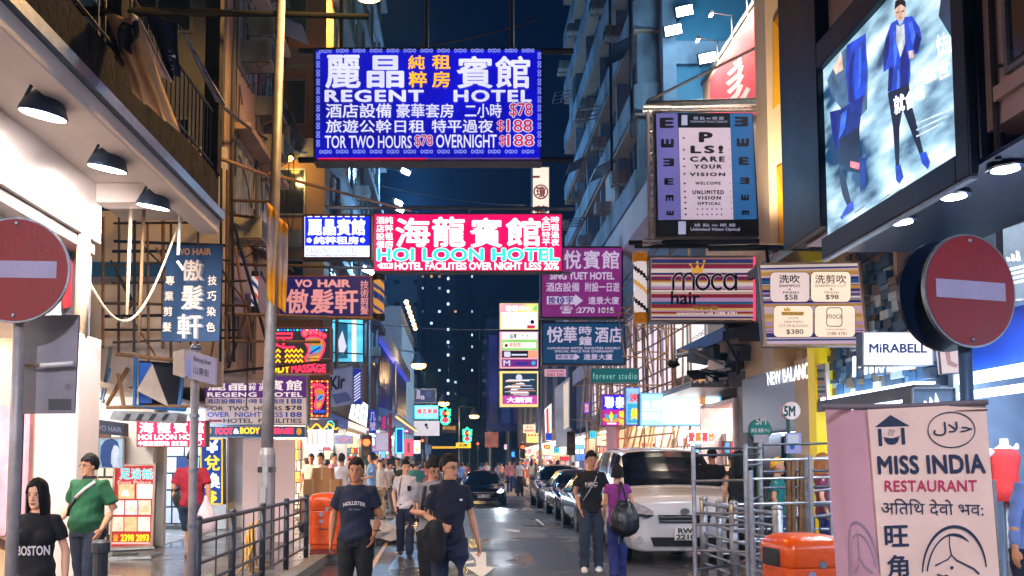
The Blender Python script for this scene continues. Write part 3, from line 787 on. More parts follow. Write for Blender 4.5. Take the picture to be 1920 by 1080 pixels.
# ================================================================ RIGHT: plaster building with the screen and sports shop
PLASTER = mat('mauve plaster', (196, 168, 172), 0.85, 0, 0.12, 0.9, 0.3, 16, dirt=0.22)
r = thing('plaster_building', 'mauve plaster building on the near right above the blue sports shop', 'building', (7, 5, 0.13))
wall(r, 'wall', 4.74, 9, -12, 12.3, 4.6, 24, PLASTER)
p = PX(1895, 30, 4.74)
win_x(r, 4.74, p.y-1.5, p.y+0.05, p.z-0.5, p.z+1.6, side=-1, mull=1)
b = MB(); b.bb(4.68, 4.74, p.y-1.7, p.y+0.2, p.z-0.68, p.z-0.55, PLASTER); b.build('sill', r)
b = MB(); b.tube([PX(1858,0,4.71), PX(1862,100,4.71), PX(1872,300,4.71)], 0.03, WIRE, 6); b.tube([PX(1860,125,4.71), PX(1890,122,4.71), PX(1925,96,4.71)], 0.015, WIRE, 5); b.build('cable', r)
wall(r, 'soffit', 4.65, 9, -12, 11.33, 4.3, 4.34, SLATE)
# ---- sports shop under it
ADBLUE = mat('royal blue panel', (18, 70, 190), 0.4, 0, 0.15, 1)
s_ = thing('sports_shop', 'blue and white lit sports shop under the screen on the near right', 'shop', (7.2, 6, 0.13))
b = MB(); b.bb(5.2, 11, -12, 12.2, 0.1, 0.15, SHOPFLOOR); b.build('floor', s_)
b = MB(); b.bb(10.9, 11, -12, 12.2, 0.15, 4.3, ADBLUE); b.bb(6.1, 11, 11.2, 11.32, 0.15, 4.3, mat('grey blue panel', (120,140,165), 0.5, 0, 0.15, 1)); b.build('wall', s_)
b = MB()
for k in range(7): b.bb(6.9, 6.98, -2+1.85*k, -0.3+1.85*k, 2.3, 2.36, L_COOL); b.bb(9.0,9.1,-2+1.85*k,-0.3+1.85*k,3.4,3.46,L_COOL)
b.build('tube_light', s_)
wall(s_, 'sign_band', 6.3, 6.5, -12, 11.19, 2.75, 3.4, ADBLUE)
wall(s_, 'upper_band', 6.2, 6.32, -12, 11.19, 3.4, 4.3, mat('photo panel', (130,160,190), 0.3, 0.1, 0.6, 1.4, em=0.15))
b = MB(); b.bb(6.12,6.3,-12,11.19,2.6,2.72, em('white light strip', (225,240,255), 5.0)); b.bb(6.14,6.3,-12,11.19,2.42,2.5, em('white light strip', (225,240,255), 5.0)); b.build('light_strip', s_)
b = MB()
for k in range(8): b.bb(10.3, 10.89, -2+1.7*k, -0.6+1.7*k, 0.4, 2.4, GOODS[1])
b.build('shelving', s_)
def trefoil(b, o, ux, uz, w, m):      # three slanting bars, rising
    for k in range(3):
        x = k*0.36*w; hgt = (0.35, 0.62, 0.9)[k]*w
        b.prism([o+ux*x, o+ux*(x+0.28*w), o+ux*(x+0.28*w-0.0)+uz*hgt*0.55+ux*0.0, o+ux*(x-0.0)+uz*hgt], Vector((-0.02,0,0)), m)
L_LOGO = em('white logo light', (245,250,255), 2.2, False)
b = MB()
for k in range(4): 
    pp = PX(1845+58*k, 842, 6.28) if k < 2 else Vector((6.28, 7.8-1.3*(k-2), 1.9))
    if k < 2: trefoil(b, pp, Vector((0,-0.12,0)), Vector((0,0,0.12)), 0.6, L_LOGO)
b.build('shop_logo', s_)
# hanging small sign with three bars
sg = Sign('hanging_sign', 'dark box sign with three white rising bars above the banner', (1709,727,1790,775), Y=9.6, th=0.2, cab=SLATE, frame=STEEL, fw=2, panel=mat('dark grey sign face', (70,92,118), 0.4))
for k in range(3):
    x = 1733 + 11*k; h_ = (7, 14, 22)[k]; sg.poly([(x-3+k*0,758),(x+7,758),(x+4-k,758-h_*0.62),(x+0-k,758-h_)], L_LOGO)
sg.done()

# ---- the big screen box
r = thing('video_screen', 'large lit advertising screen in a dark navy box on the plaster wall', 'billboard', (4.7, 10, 4.3))
b = MB(); b.bb(4.66, 4.9, 7.98, 11.33, 4.345, 6.98, NAVY); b.bb(4.66,4.9,11.33,12.6,4.64,12,NAVY); b.build('cabinet', r, bevel=0.02)
b = MB(); b.bb(4.55, 4.64, 11.3, 12.62, 4.62, 12, NAVY); b.bb(4.55, 4.64, 7.95, 8.18, 4.2, 7.0, NAVY); b.bb(4.55, 4.64, 8.18, 11.3, 4.2, 4.46, NAVY); b.bb(4.55,4.64,8.18,11.3,6.66,7.0,NAVY); b.build('frame', r, bevel=0.015)
b = MB(); b.bb(4.56, 4.63, 7.97, 11.33, 4.17, 4.198, STEEL); b.build('edge_trim', r)
q = [(4.638,11.3,6.66),(4.638,8.18,6.66),(4.638,8.18,4.46),(4.638,11.3,4.46)]
class Scr(Sign):
    def __init__(s): s.N = Vector((-1,0,0)); s.O = Vector((4.632,0,0)); s.art, s.let, s.neon, s.lay, s.root = MB(), MB(), MB(), -1, r
def screen_mat():
    m = bpy.data.materials.new('screen picture'); m.use_nodes = True
    n, l = m.node_tree.nodes, m.node_tree.links; b_ = n['Principled BSDF']
    tc = n.new('ShaderNodeTexCoord'); mp = n.new('ShaderNodeMapping'); mp.inputs['Scale'].default_value = (1, 0.9, 2.6); mp.inputs['Rotation'].default_value = (R(28),0,0); mp.inputs['Location'].default_value = (0, 3.1, 1.2)
    l.new(tc.outputs['Object'], mp.inputs[0])
    nz = n.new('ShaderNodeTexNoise'); nz.inputs['Scale'].default_value = 1.0; nz.inputs['Detail'].default_value = 5; l.new(mp.outputs[0], nz.inputs[0])
    rp = n.new('ShaderNodeValToRGB'); e = rp.color_ramp.elements
    e[0].position = 0.38; e[0].color = lin((26,66,100))+(1,); e[1].position = 0.62; e[1].color = lin((214,228,234))+(1,)
    q_ = e.new(0.52); q_.color = lin((150,190,210))+(1,)
    l.new(nz.outputs[0], rp.inputs[0])
    b_.inputs['Base Color'].default_value = (0.02,0.02,0.02,1); b_.inputs['Roughness'].default_value = 0.3
    l.new(rp.outputs[0], b_.inputs['Emission Color']); b_.inputs['Emission Strength'].default_value = 1.15
    return m
b = MB(); b.bb(4.638, 4.66, 8.18, 11.3, 4.46, 6.66, screen_mat()); b.build('screen', r)
s = Scr()
E1 = lambda n_, c, k=1.0: em('screen ' + n_, c, k, False, 0.45, 7.0)
BL, BL2, DK, SK, WH, GY, PK = E1('blue',(28,70,200),0.9), E1('deep blue',(16,40,130),0.9), E1('black',(14,22,40),0.8), E1('skin',(226,190,170)), E1('white',(250,252,255),1.4), E1('grey',(190,200,205)), E1('pink',(250,120,130))
s.poly([(1551,150),(1580,95),(1622,70),(1628,130),(1626,205),(1600,235),(1560,180)], E1('dark slope',(70,104,136)))
s.poly([(1765,-6),(1790,-16),(1796,90),(1760,30)], E1('dark rock',(36,58,84)))
# near figure cropped by the screen edge
s.poly([(1588,85),(1604,75),(1624,62),(1626,150),(1622,180),(1606,200),(1592,196),(1586,140)], BL)
s.poly([(1556,210),(1575,205),(1598,192),(1620,178),(1617,200),(1612,240),(1600,275),(1585,262),(1572,285),(1562,260)], BL2)
s.poly([(1574,262),(1612,236),(1613,300),(1617,325),(1594,322),(1574,306)], DK)
s.poly([(1595,302),(1613,306),(1611,318),(1595,313)], PK)
s.poly([(1572,318),(1582,316),(1592,360),(1598,385),(1590,388),(1580,365)], DK)
s.poly([(1612,295),(1626,296),(1622,350),(1614,362)], BL2)
s.poly([(1589,385),(1601,376),(1602,392),(1580,412),(1576,408)], BL)
s.poly([(1562,128),(1578,98),(1582,130),(1568,140)], SK)
# standing runner
s.disc(1689, 22, 11, SK, 17)
s.poly([(1678,18),(1680,2),(1690,-4),(1699,2),(1700,14),(1690,8)], DK)
s.poly([(1668,60),(1676,52),(1681,58),(1677,96),(1669,92)], SK)
s.poly([(1657,100),(1662,72),(1672,44),(1684,36),(1690,52),(1698,32),(1712,30),(1726,52),(1730,72),(1722,100),(1708,104),(1709,140),(1706,160),(1690,176),(1666,172),(1668,128),(1658,136)], BL)
BL3 = E1('shadow blue',(12,34,120),0.8); BL4 = E1('light blue',(60,110,235),1.0)
for p_ in ([(1657,100),(1662,76),(1670,62),(1668,100),(1660,130)],[(1722,100),(1728,74),(1720,60),(1714,92)],[(1690,110),(1699,84),(1706,120),(1704,158),(1692,172)],[(1668,128),(1676,126),(1674,168),(1666,172)],[(1606,200),(1598,150),(1604,90),(1594,120),(1592,190)]): s.poly(p_, BL3)
for p_ in ([(1676,60),(1681,58),(1684,100),(1679,130)],[(1706,44),(1712,40),(1718,66),(1712,84)],[(1684,132),(1688,131),(1688,168),(1683,168)],[(1612,90),(1617,86),(1616,150),(1611,170)],[(1578,215),(1590,205),(1586,240),(1574,262)]): s.poly(p_, BL4)
s.stroke([(1690,52),(1691,110),(1690,172)],1.4,BL3); s.stroke([(1682,24),(1687,22)],2,DK); s.stroke([(1692,22),(1697,20)],2,DK); s.stroke([(1687,33),(1693,32)],1.6,E1('lips',(170,90,90))); s.stroke([(1690,22),(1691,28)],1.2,E1('nose shade',(186,140,120)))
for k in range(12): s.stroke([(1560+22*k,418-9.5*k),(1582+22*k,402-9.5*k)],1.2+(k%3),E1('track',(120,150,170),0.9))
s.poly([(1682,46),(1690,50),(1697,44),(1699,80),(1690,108),(1682,78)], GY)
s.poly([(1705,96),(1714,94),(1715,108),(1707,110)], SK)
s.poly([(1666,174),(1706,158),(1709,190),(1719,226),(1733,285),(1726,290),(1706,236),(1694,205),(1688,240),(1688,310),(1681,312),(1676,240)], DK)
s.poly([(1680,312),(1690,308),(1696,332),(1688,345),(1682,338)], BL)
s.poly([(1726,288),(1738,284),(1746,304),(1742,318),(1730,306)], BL)
s.text('怯', [(1757,68),(1778,58),(1780,98),(1758,108)], WH, 0.03); s.text(',', [(1784,86),(1788,84),(1788,96),(1784,98)], WH, 0.03)
s.text('世', [(1761,118),(1780,108),(1782,140),(1761,152)], WH, 0.03)
s.text('就', [(1677,182),(1697,174),(1698,206),(1679,216)], WH, 0.035); s.text('會', [(1698,176),(1715,168),(1717,198),(1700,208)], WH, 0.035); s.text('輸', [(1717,164),(1734,156),(1736,184),(1718,192)], WH, 0.03); s.text('一', [(1738,150),(1756,140),(1756,146),(1738,156)], WH, 0.03)
for k in range(3): s.stroke([(1720, 232+12*k), (1786-8*k, 204+13*k)], 3, E1('small print',(200,215,225)))
s.art.build('screen_picture', r); s.let.build('screen_lettering', r)
# ---- downlights in the soffit
for px, py, lb in ((1690,412,'recessed downlight under the screen box, farthest of three'), (1788,364,'recessed downlight under the screen box, middle one'), (1885,312,'recessed downlight under the screen box, nearest of three')):
    d = ray(px, py); c = CAM + d*((4.29-H)/d.z)
    t = thing('downlight', lb, 'downlight', c, 'downlights under the screen')
    b = MB(); b.lathe(c, [(0.13,0.0),(0.16,-0.01),(0.16,-0.03),(0.12,-0.03)], CHROME, 18); b.build('rim', t, smooth=True)
    b = MB(); b.lathe(c, [(0.115,-0.034),(0.1,-0.04),(0.02,-0.041)], L_LENS, 18); b.build('lens', t)
    lamp('SPOT', 'lamp_light', t, c + Vector((0,0,-0.1)), 160, (0.82,0.92,1.0), 0.1, c + Vector((0,0,-2)), 140)

# ================================================================ RIGHT: building with the yellow fin, shoe shop, stone mosaic
NBGREY = mat('brushed grey sign metal', (150,156,170), 0.4, 0.5, 0.12, 1.5)
MOSAIC = mat('dark mosaic backing', (30,44,60), 0.8)
r = thing('fin_building', 'cream building with yellow and cream folded fin and grey shoe shop front', 'building', (8, 17, 0.13))
wall(r, 'wall', 6.0, 10, 12.33, 16.6, 3.3, 24, CREAM); wall(r, 'wing_wall', 6.0, 10, 16.6, 21.95, 3.3, 11.0, CREAM); wall(r, 'wing_roof', 5.97, 10.1, 16.61, 22.0, 11.0, 11.12, STEEL)
b = MB(); b.bb(5.5, 6.02, 15.9, 16.5, 3.3, 20, CREAM); b.build('fin', r)
b = MB()
def fpoly(pts, m, off): b.prism([P(x,y,15.9)+Vector((0,-off,0)) for x,y in pts], (0,0.02,0), m)
fpoly([(1449,42),(1473,4),(1490,0),(1490,188),(1466,190),(1449,206)], YELLOWP, 0.03)
fpoly([(1449,42),(1471,72),(1472,4)], mat('ochre yellow paint', (196,134,22), 0.55, 0, 0.12, 2), 0.05)
fpoly([(1455,315),(1486,290),(1500,300),(1502,475),(1462,486)], YELLOWP, 0.03)
fpoly([(1455,315),(1490,300),(1490,470)], MATS['ochre yellow paint'], 0.05)
b.build('fin_facet', r)
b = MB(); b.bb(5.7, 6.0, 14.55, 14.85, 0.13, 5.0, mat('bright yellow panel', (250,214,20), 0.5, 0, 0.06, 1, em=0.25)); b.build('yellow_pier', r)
b = MB(); b.bb(5.75, 6.0, 14.86, 15.6, 0.13, 3.4, CREAM); b.build('cream_pier', r)
b = MB(); b.bb(4.95,5.15,14.2,14.6,4.93,4.97,STEEL); b.build('uplight_bracket', r)
b = MB(); b.box((5.05,14.4,5.03),(0.16,0.3,0.12),BLACK); b.build('uplight', r)
b = MB(); b.box((5.05,14.4,5.094),(0.12,0.26,0.008),L_LENS); b.build('uplight_lens', r)
lamp('SPOT','lamp_light',r,(5.05,14.35,5.15),800,(1.0,0.82,0.6),0.08,(5.7,16.1,10.5),95,0.8)
wall(r, 'shop_head', 5.9, 6.0, 15.6, 19.2, 3.36, 3.6, CREAM)
b = MB(); b.bb(5.78, 5.99, 15.62, 18.6, 2.25, 3.35, NBGREY); b.build('shop_sign_panel', r, bevel=0.01)
b = MB(); b.bb(5.86, 6.2, 18.6, 19.2, 0.13, 3.36, mat('grey pier', (120,116,118), 0.6, 0, 0.1, 1)); b.build('pier', r)
b = MB(); b.bb(7.5,7.6,15.7,18.6,0.13,2.25,SLATE); b.bb(6.0,7.5,15.62,18.6,0.1,0.15,SHOPFLOOR); b.bb(6.0,7.5,18.5,18.6,0.15,2.25,SLATE); b.build('shop_interior', r)
b = MB(); b.bb(6.3,6.36,16,18.4,2.18,2.23,L_COOL); b.build('tube_light', r)
for sgn, yy in ((0,16.3),(0,17.6)):
    b = MB(); b.bb(6.02, 6.05, yy-0.5, yy+0.5, 0.15, 2.2, GLASSD); b.build('glass_pane', r)
t = Sign('shop_lettering', 'white raised NEW BALANCE lettering on the brushed grey panel', [(1438,699),(1523,678),(1523,707),(1440,723)], X=5.74, th=0.02)
ll = em('white letter light', (250,250,255), 1.6, False)
t.text('NEW BALANCE', t.q, ll, 0.012); t.done()
# stone mosaic wall
b = MB(); rr = random.Random(5)
sm = [mat('mosaic stone %s' % c[0], c[1], 0.6, 0, 0.25, 8) for c in (('grey', (96,126,150)), ('blue', (40,84,120)), ('pale', (186,200,206)), ('brown', (112,96,76)), ('slate', (50,74,96)))]
y = 11.36
b.bb(6.0,6.5,11.33,12.33,2.6,4.28,MOSAIC)
while y < 14.5:
    z = 2.7; w = 0.16 + rr.random()*0.1
    while z < (4.72 if y > 12.4 else 4.12):
        h_ = 0.06 + rr.random()*0.12; d = rr.random()*0.09
        b.bb(5.98-d, 6.0, y, min(y+w-0.012,14.52), z, z+h_-0.01, rr.choice(sm)); z += h_
    y += w
b.build('stone_mosaic', r)
b = MB(); b.bb(5.7, 6.0, 11.33, 14.5, 2.45, 2.62, SLATE); b.build('mosaic_ledge', r)
b = MB(); b.bb(5.72,5.98,11.4,14.4,2.63,2.66, em('added ledge light', (200,226,255), 7.0)); b.build('added_ledge_light', r)  # strip added to throw cool light up the mosaic
b = MB(); b.bb(6.6, 6.7, 11.4, 14.5, 0.13, 2.45, GOODS[1]); b.build('shelving', r)
b = MB(); b.bb(6.2,6.28,11.5,14.4,2.36,2.42,L_COOL); b.build('tube_light', r)
t = Sign('shoe_shop_lettering', 'big white slanted letters on the stone mosaic half hidden by the white sign', [(1602,690),(1690,672),(1690,692),(1602,704)], X=5.88, th=0.02)
t.text('M', [(1600,670),(1626,664),(1626,700),(1600,706)], ll, 0.03); t.text('I', [(1632,668),(1637,667),(1637,698),(1632,699)], ll, 0.03); t.text('RABELL', [(1643,667),(1716,655),(1716,690),(1643,698)], ll, 0.03); t.done()
# dark canopy over it
b = MB(); b.prism([(5.99,12.34,4.95),(4.9,12.34,4.75),(4.9,12.34,4.9),(5.99,12.34,5.2)], (0,3.0,0), SLATE); tag(b.build('canopy'), 'dark blue sloping canopy over the stone mosaic wall', 'canopy')
# pink and white brush-stroke poster
t = Sign('wall_poster', 'big salmon pink poster with white brush strokes on the cream wall', [(1331,150),(1431,-14),(1431,215),(1331,222)], X=5.97, th=0.04, panel=None)
def grad():  # upper fade to cream paints the poster lamps' glow into the print
    m = bpy.data.materials.new('pink print with lamp glow'); m.use_nodes = True; n, l = m.node_tree.nodes, m.node_tree.links; b_ = n['Principled BSDF']
    tc = n.new('ShaderNodeTexCoord'); sp = n.new('ShaderNodeSeparateXYZ'); l.new(tc.outputs['Object'], sp.inputs[0])
    mr = n.new('ShaderNodeMapRange'); mr.inputs[1].default_value = 1.6; mr.inputs[2].default_value = 3.6; l.new(sp.outputs[2], mr.inputs[0])
    mx = n.new('ShaderNodeMix'); mx.data_type = 'RGBA'; l.new(mr.outputs[0], mx.inputs[0]); mx.inputs[6].default_value = lin((252,84,96))+(1,); mx.inputs[7].default_value = lin((250,226,205))+(1,)
    l.new(mx.outputs[2], b_.inputs['Base Color']); b_.inputs['Roughness'].default_value = 0.5
    return m
t.poly(t.q, grad())
for pts, w in (([(1388,108),(1384,122),(1366,140)],7),([(1391,122),(1386,140),(1364,158)],8),([(1392,140),(1384,156),(1366,174)],8),([(1390,158),(1383,176),(1364,196)],9),([(1404,165),(1396,180),(1378,204)],9),([(1376,120),(1384,116),(1392,118)],5)):
    t.stroke(pts, w, WHITE_S)
for px, py in ((1345,100),(1372,54),(1400,8),(1425,-30)):      # arm lamps along the poster's upper edge
    b = MB(); a = PX(px,py,5.95); b.tube([a+Vector((0.02,0,-0.35)),a+Vector((0,0,0.3)),a+Vector((-0.4,0,0.36))],0.014,WHITE_S,6); b.box(a+Vector((-0.45,0,0.34)),(0.08,0.2,0.06),WHITE_S); b.build('lamp_arm', t.root)
    b = MB(); b.box(a+Vector((-0.45,0,0.305)),(0.06,0.17,0.008),L_LENS); b.build('lamp_lens', t.root)
    lamp('SPOT','lamp_light',t.root,a+Vector((-0.45,0,0.27)),230,(1.0,0.86,0.68),0.08,a+Vector((0.3,0,-2.0)),130,0.8)
t.done()
t = Sign('price_poster', 'blue striped narrow price poster in cream frame on the pier', [(1522,686),(1551,681),(1555,762),(1526,765)], X=5.74, th=0.04, frame=CREAM, fw=3, panel=mat('pale poster paper', (190,205,225), 0.5))
rr = random.Random(2)
for k in range(9): t.rect((1527,692+8*k,1549,692+8*k+2+rr.random()*4), rr.choice([BLUEP, mat('pale pink ink',(220,150,170),0.5), mat('navy ink',(30,50,110),0.5)]))
t.done()

# ================================================================ RIGHT: podium with cornice, floodlit block and bay windows
r = thing('bay_window_block', 'tall blue grey block with stacked bay windows and teal floodlit end wall', 'building', (10, 40, 0.13))
TEAL = mat('teal blue tiled wall', (62, 122, 150), 0.6, 0, 0.2, 0.5, 0.1, 8, dirt=0.15)
wall(r, 'podium', 6.6, 16, 22, 52, 3.6, 9.6, mat('podium dark grey', (84,92,104), 0.7, 0, 0.25, 0.8, dirt=0.4))
b = MB(); b.prism([(6.6,22,9.1),(5.9,22,9.5),(5.9,22,10.6),(6.6,22,10.6)], (0,30,0), mat('pale cornice', (178,170,172), 0.7, 0, 0.12, 0.8, dirt=0.25)); b.build('cornice', r)
b = MB(); b.bb(6.4,6.6,22,52,6.1,6.9, MATS['pale cornice']); b.build('string_course', r)
wall(r, 'wall', 6.9, 16, 30.3, 52, 9.6, 34, BLUEGREY)
wall(r, 'end_wall', 6.9, 16, 30.15, 30.298, 10.6, 34, TEAL)
b = MB(); b.bb(6.9,16,29.95,30.15,15.2,16.0,BLUEGREY); b.bb(7.1,16,29.9,30.15,11.8,12.6,BLUEGREY); b.bb(6.85,7.3,29.9,30.15,10.6,34,BLUEGREY); b.build('end_wall_band', r)
for fl in range(7):
    z = 11.0 + 3.0*fl
    b = MB(); b.prism([(6.9,30.6,z-0.25),(6.0,30.6,z-0.1),(6.0,30.6,z+0.75),(6.9,30.6,z+0.85)], (0,21.2,0), BLUEGREY); b.build('bay_parapet', r)
    for k in range(5):
        y = 30.9 + 4.2*k
        win_x(r, 6.55, y+0.25, y+3.4, z+0.85, z+2.65, side=-1, mull=3)
        b = MB(); b.bb(6.15, 6.9, y-0.12, y+0.12, z+0.76, z+2.74, BLUEGREY); b.build('mullion_pier', r)
    b = MB(); b.bb(6.02, 6.9, 30.6, 51.8, z+2.66, z+2.74, mat('warm slab edge', (150,128,112), 0.7, 0, 0.2, 2)); b.build('slab', r)
acr = random.Random(9)
for k in range(16):      # closed-in bays, awnings and pipes
    fl, bay = acr.randrange(6), acr.randrange(5); z = 11.0+3.0*fl; y = 30.9+4.2*bay; b = MB()
    if k % 3 == 0: b.bb(6.1,6.5,y+0.2,y+acr.uniform(1.4,3.6),z+0.9,z+2.6,acr.choice((MATS['pale cornice'],BLUEGREY,SLATE,mat('faded green panel',(90,120,116),0.6,dirt=0.3)))); b.build('enclosed_bay', r)
    elif k % 3 == 1: y2=y+acr.uniform(1.2,2.6); b.prism([(6.02,y,z+2.6),(5.3,y,z+2.25),(5.3,y,z+2.3),(6.02,y,z+2.66)],(0,y2-y,0),acr.choice((STEEL,SLATE,BLUEGREY))); b.build('window_awning', r)
    else: b.tube([(5.95,y,z-1),(5.95,y+0.1,z+acr.uniform(3,8))],0.05,DARKMETAL,6); b.build('drain_pipe', r)
for k in range(24):
    fl, bay = acr.randrange(6), acr.randrange(5)
    aircon((5.5, 32+4.2*bay+acr.random()*2.0, 11.9+3.0*fl), 'air conditioner jutting from the bay window block above the scaffolding', 'air conditioners on the bay window block', R(-90))
# dangling frames and laundry racks from the bays
for k, (y, z) in enumerate(((47,21.5),(38,17),(43,13.5))):
    b = MB()
    for q in range(4): b.tube([(6.0,y+q*0.5,z),(5.0,y+q*0.5,z-0.15)], 0.025, STEEL, 5)
    for q in range(3): b.tube([(5.9-0.45*q,y,z-0.03-0.05*q),(5.9-0.45*q,y+1.5,z-0.03-0.05*q)], 0.02, STEEL, 5)
    tag(b.build('drying_rack'), ['metal drying rack high at the far corner of the bay window block', 'metal drying rack midway up the bay window block', 'lowest metal drying rack on the bay window block'][k], 'drying rack', 'drying racks on the bay windows')
for k, (px, py, tx, lb) in enumerate(((1283,40,0,'upper floodlight on the teal end wall'), (1262,56,1,'second floodlight on the teal end wall, left of the others'), (1326,108,2,'lowest and brightest floodlight on the teal wall beside the pink poster'))):
    c = P(px, (20,56,108)[k], 29.2)
    t = thing('wall_floodlight', lb, 'floodlight', c, 'floodlights on the teal end wall')
    b = MB(); b.box(c + Vector((0,0.06,0.02)), (0.62,0.16,0.36), BLACK, ry=R(-12), rx=R(20)); b.build('housing', t, bevel=0.02)
    b = MB(); b.box(c + Vector((0,-0.05,-0.03)), (0.52,0.05,0.28), L_LENS, ry=R(-12), rx=R(20)); b.build('lens', t)
    b = MB(); b.tube([c + Vector((0,0.1,0)), (c.x, 30.1, c.z+0.1)], 0.03, DARKMETAL, 6); b.build('arm', t)
    lamp('POINT', 'lamp_light', t, c + Vector((0,-1.6,-0.8)), 120, (0.45,0.78,1.0), 0.25)
# far right row
r = thing('shop_row_building', 'low far shop row with lit boards on the right beyond the scaffolding', 'building', (9, 75, 0.13))
wall(r, 'wall', 6.2, 14, 52.2, 100, 3.4, 11, mat('far grey front', (96,100,112), 0.7, 0, 0.3, 0.5))
for k in range(6): win_x(r, 6.2, 54+7*k, 58+7*k, 5, 8.6, side=-1, mull=3)
r = thing('glass_corner_block', 'blue glass corner block with coloured light stripes at the far right', 'building', (5, 115, 0.13))
wall(r, 'wall', 3.0, 9, 108, 130, 5.5, 19, mat('blue glass cladding', (50,66,130), 0.2, 0.3, 0.5, 0.3, em=0.03))
b = MB()
for k in range(3): b.bb(3.3+1.5*k, 4.3+1.5*k, 107.8, 108, 6.5, 17, em('violet strip %d' % k, [(70,70,180),(50,90,190),(90,60,160)][k], 0.14, False, 0.6, 0.4))
b.bb(2.8,4.4,107.7,107.9,3.6,5.4, em('orange poster', (200,110,90), 0.4, False, 0.5, 1.0)); b.build('light_strip', r)
b = MB()
for k in range(3): b.tube([(3.4+2.2*k,108.3,0.13),(3.4+2.2*k,108.3,5.5)], 0.35, STEEL, 10)
b.build('column', r)
# ================================================================ hanging signs
K = 1.0
def E_(n, c, k=1.0, **kw): return em('lit ' + n, c, k, **kw)
FR = mat('dark sign frame', (44,50,60), 0.45, 0.5, 0.25, 5)
FRC = mat('bronze sign frame', (150,96,84), 0.45, 0.4, 0.25, 5)
FRA = mat('aluminium sign frame', (170,168,172), 0.35, 0.6, 0.15, 5)
CAB = mat('sign cabinet', (70,76,86), 0.5, 0.4, 0.25, 4, dirt=0.3)
TWH = E_('white letters', (222,222,246), 0.85, light=False)
TW2_ = E_('bright white letters', (255,255,255), 1.3, light=False)
TRD = E_('red numerals', (190,40,84), 0.9, light=False)
TOR = E_('orange letters', (255,176,20), 1.1, light=False)
TCY = E_('turquoise letters', (40,230,205), 1.1, light=False)

# ---- big blue hotel sign
s = Sign('hotel_sign', 'huge glowing blue REGENT HOTEL sign hanging over the street', (588,90,1017,303), Y=20, th=0.45, frame=FR, fw=4, cab=CAB, panel=E_('royal blue panel', (12,10,190), 0.8, scale=0.4, var=0.6))
BW = E_('pale blue border', (130,140,235), 0.8, light=False)
for x in range(13):
    x0 = 600 + 31.6*x
    for yy in (93, 282):
        for dx in (0, 11):
            s.stroke([(x0+dx+math.cos(a)*-5.5+5, yy+3.4-3*math.sin(2*a)*1.0) for a in [q*math.pi/8 for q in range(9)]], 1.8, BW)
            s.stroke([(x0+dx+math.cos(a)*-5.5+5, yy+3.4+3*math.sin(2*a)*1.0) for a in [q*math.pi/8 for q in range(9)]], 1.8, BW)
for y in range(11):
    y0 = 106 + 16.4*y
    for xx in (594, 1008):
        s.stroke([(xx+3-3*math.sin(2*a), y0-math.cos(a)*5.5) for a in [q*math.pi/8 for q in range(9)]], 1.8, BW)
        s.stroke([(xx+3+3*math.sin(2*a), y0-math.cos(a)*5.5) for a in [q*math.pi/8 for q in range(9)]], 1.8, BW)
for ch, b in (('麗',(612,106,675,166)),('晶',(690,107,756,165)),('賓',(858,108,922,166)),('館',(930,108,992,166))): s.text(ch, b, TWH, 0.035)
for ch, b in (('純',(766,106,796,131)),('租',(811,105,844,131)),('粹',(767,136,800,165)),('房',(811,136,843,165))): s.text(ch, b, TOR, 0.03)
s.text('REGENT', (611,171,793,192), TWH, 0.035, 1.15); s.text('HOTEL', (852,171,995,192), TWH, 0.035, 1.15)
s.text('酒店設備', (612,196,734,222), TWH, 0.022); s.text('豪華套房', (744,196,850,222), TWH, 0.022); s.text('二小時', (872,196,940,222), TWH, 0.022)
s.text('$78', (956,195,997,221), TRD, 0.02, outline=TWH, ob=0.03)
s.text('旅遊公幹日租', (612,226,796,250), TWH, 0.022); s.text('特平過夜', (810,226,924,250), TWH, 0.022); s.text('$', (932,227,945,248), TRD, 0.01, outline=TWH, ob=0.02); s.text('188', (951,226,997,248), TRD, 0.02, outline=TWH, ob=0.035)
s.text('TOR TWO HOURS', (610,256,772,279), TWH, 0.012); s.text('$78', (778,255,811,277), TRD, 0.02, outline=TWH, ob=0.03); s.text('OVERNIGHT', (818,254,931,278), TWH, 0.012); s.text('$', (936,255,947,276), TRD, 0.01, outline=TWH, ob=0.02); s.text('188', (951,254,1000,275), TRD, 0.02, outline=TWH, ob=0.035)
r_ = s.done()
b = MB(); b.poly([P(596,296,19.97),P(800,296,19.97),P(800,301,19.97),P(596,301,19.97)], E_('red under strip', (220,30,80), 0.9, light=False)); b.poly([P(800,296,19.97),P(1012,296,19.97),P(1012,301,19.97),P(800,301,19.97)], E_('violet under strip', (130,90,190), 0.5, light=False)); b.build('under_strip', r_)
b = MB()
for px in (640, 800, 960): b.tube([P(px,92,20.2), P(px,-40,20.2)], 0.05, DARKMETAL)
b.tube([P(560,96,20.6), P(1075,96,20.6)], 0.07, DARKMETAL); b.tube([P(560,300,20.6), P(1075,300,20.6)], 0.07, DARKMETAL)
b.build('hanger', r_)

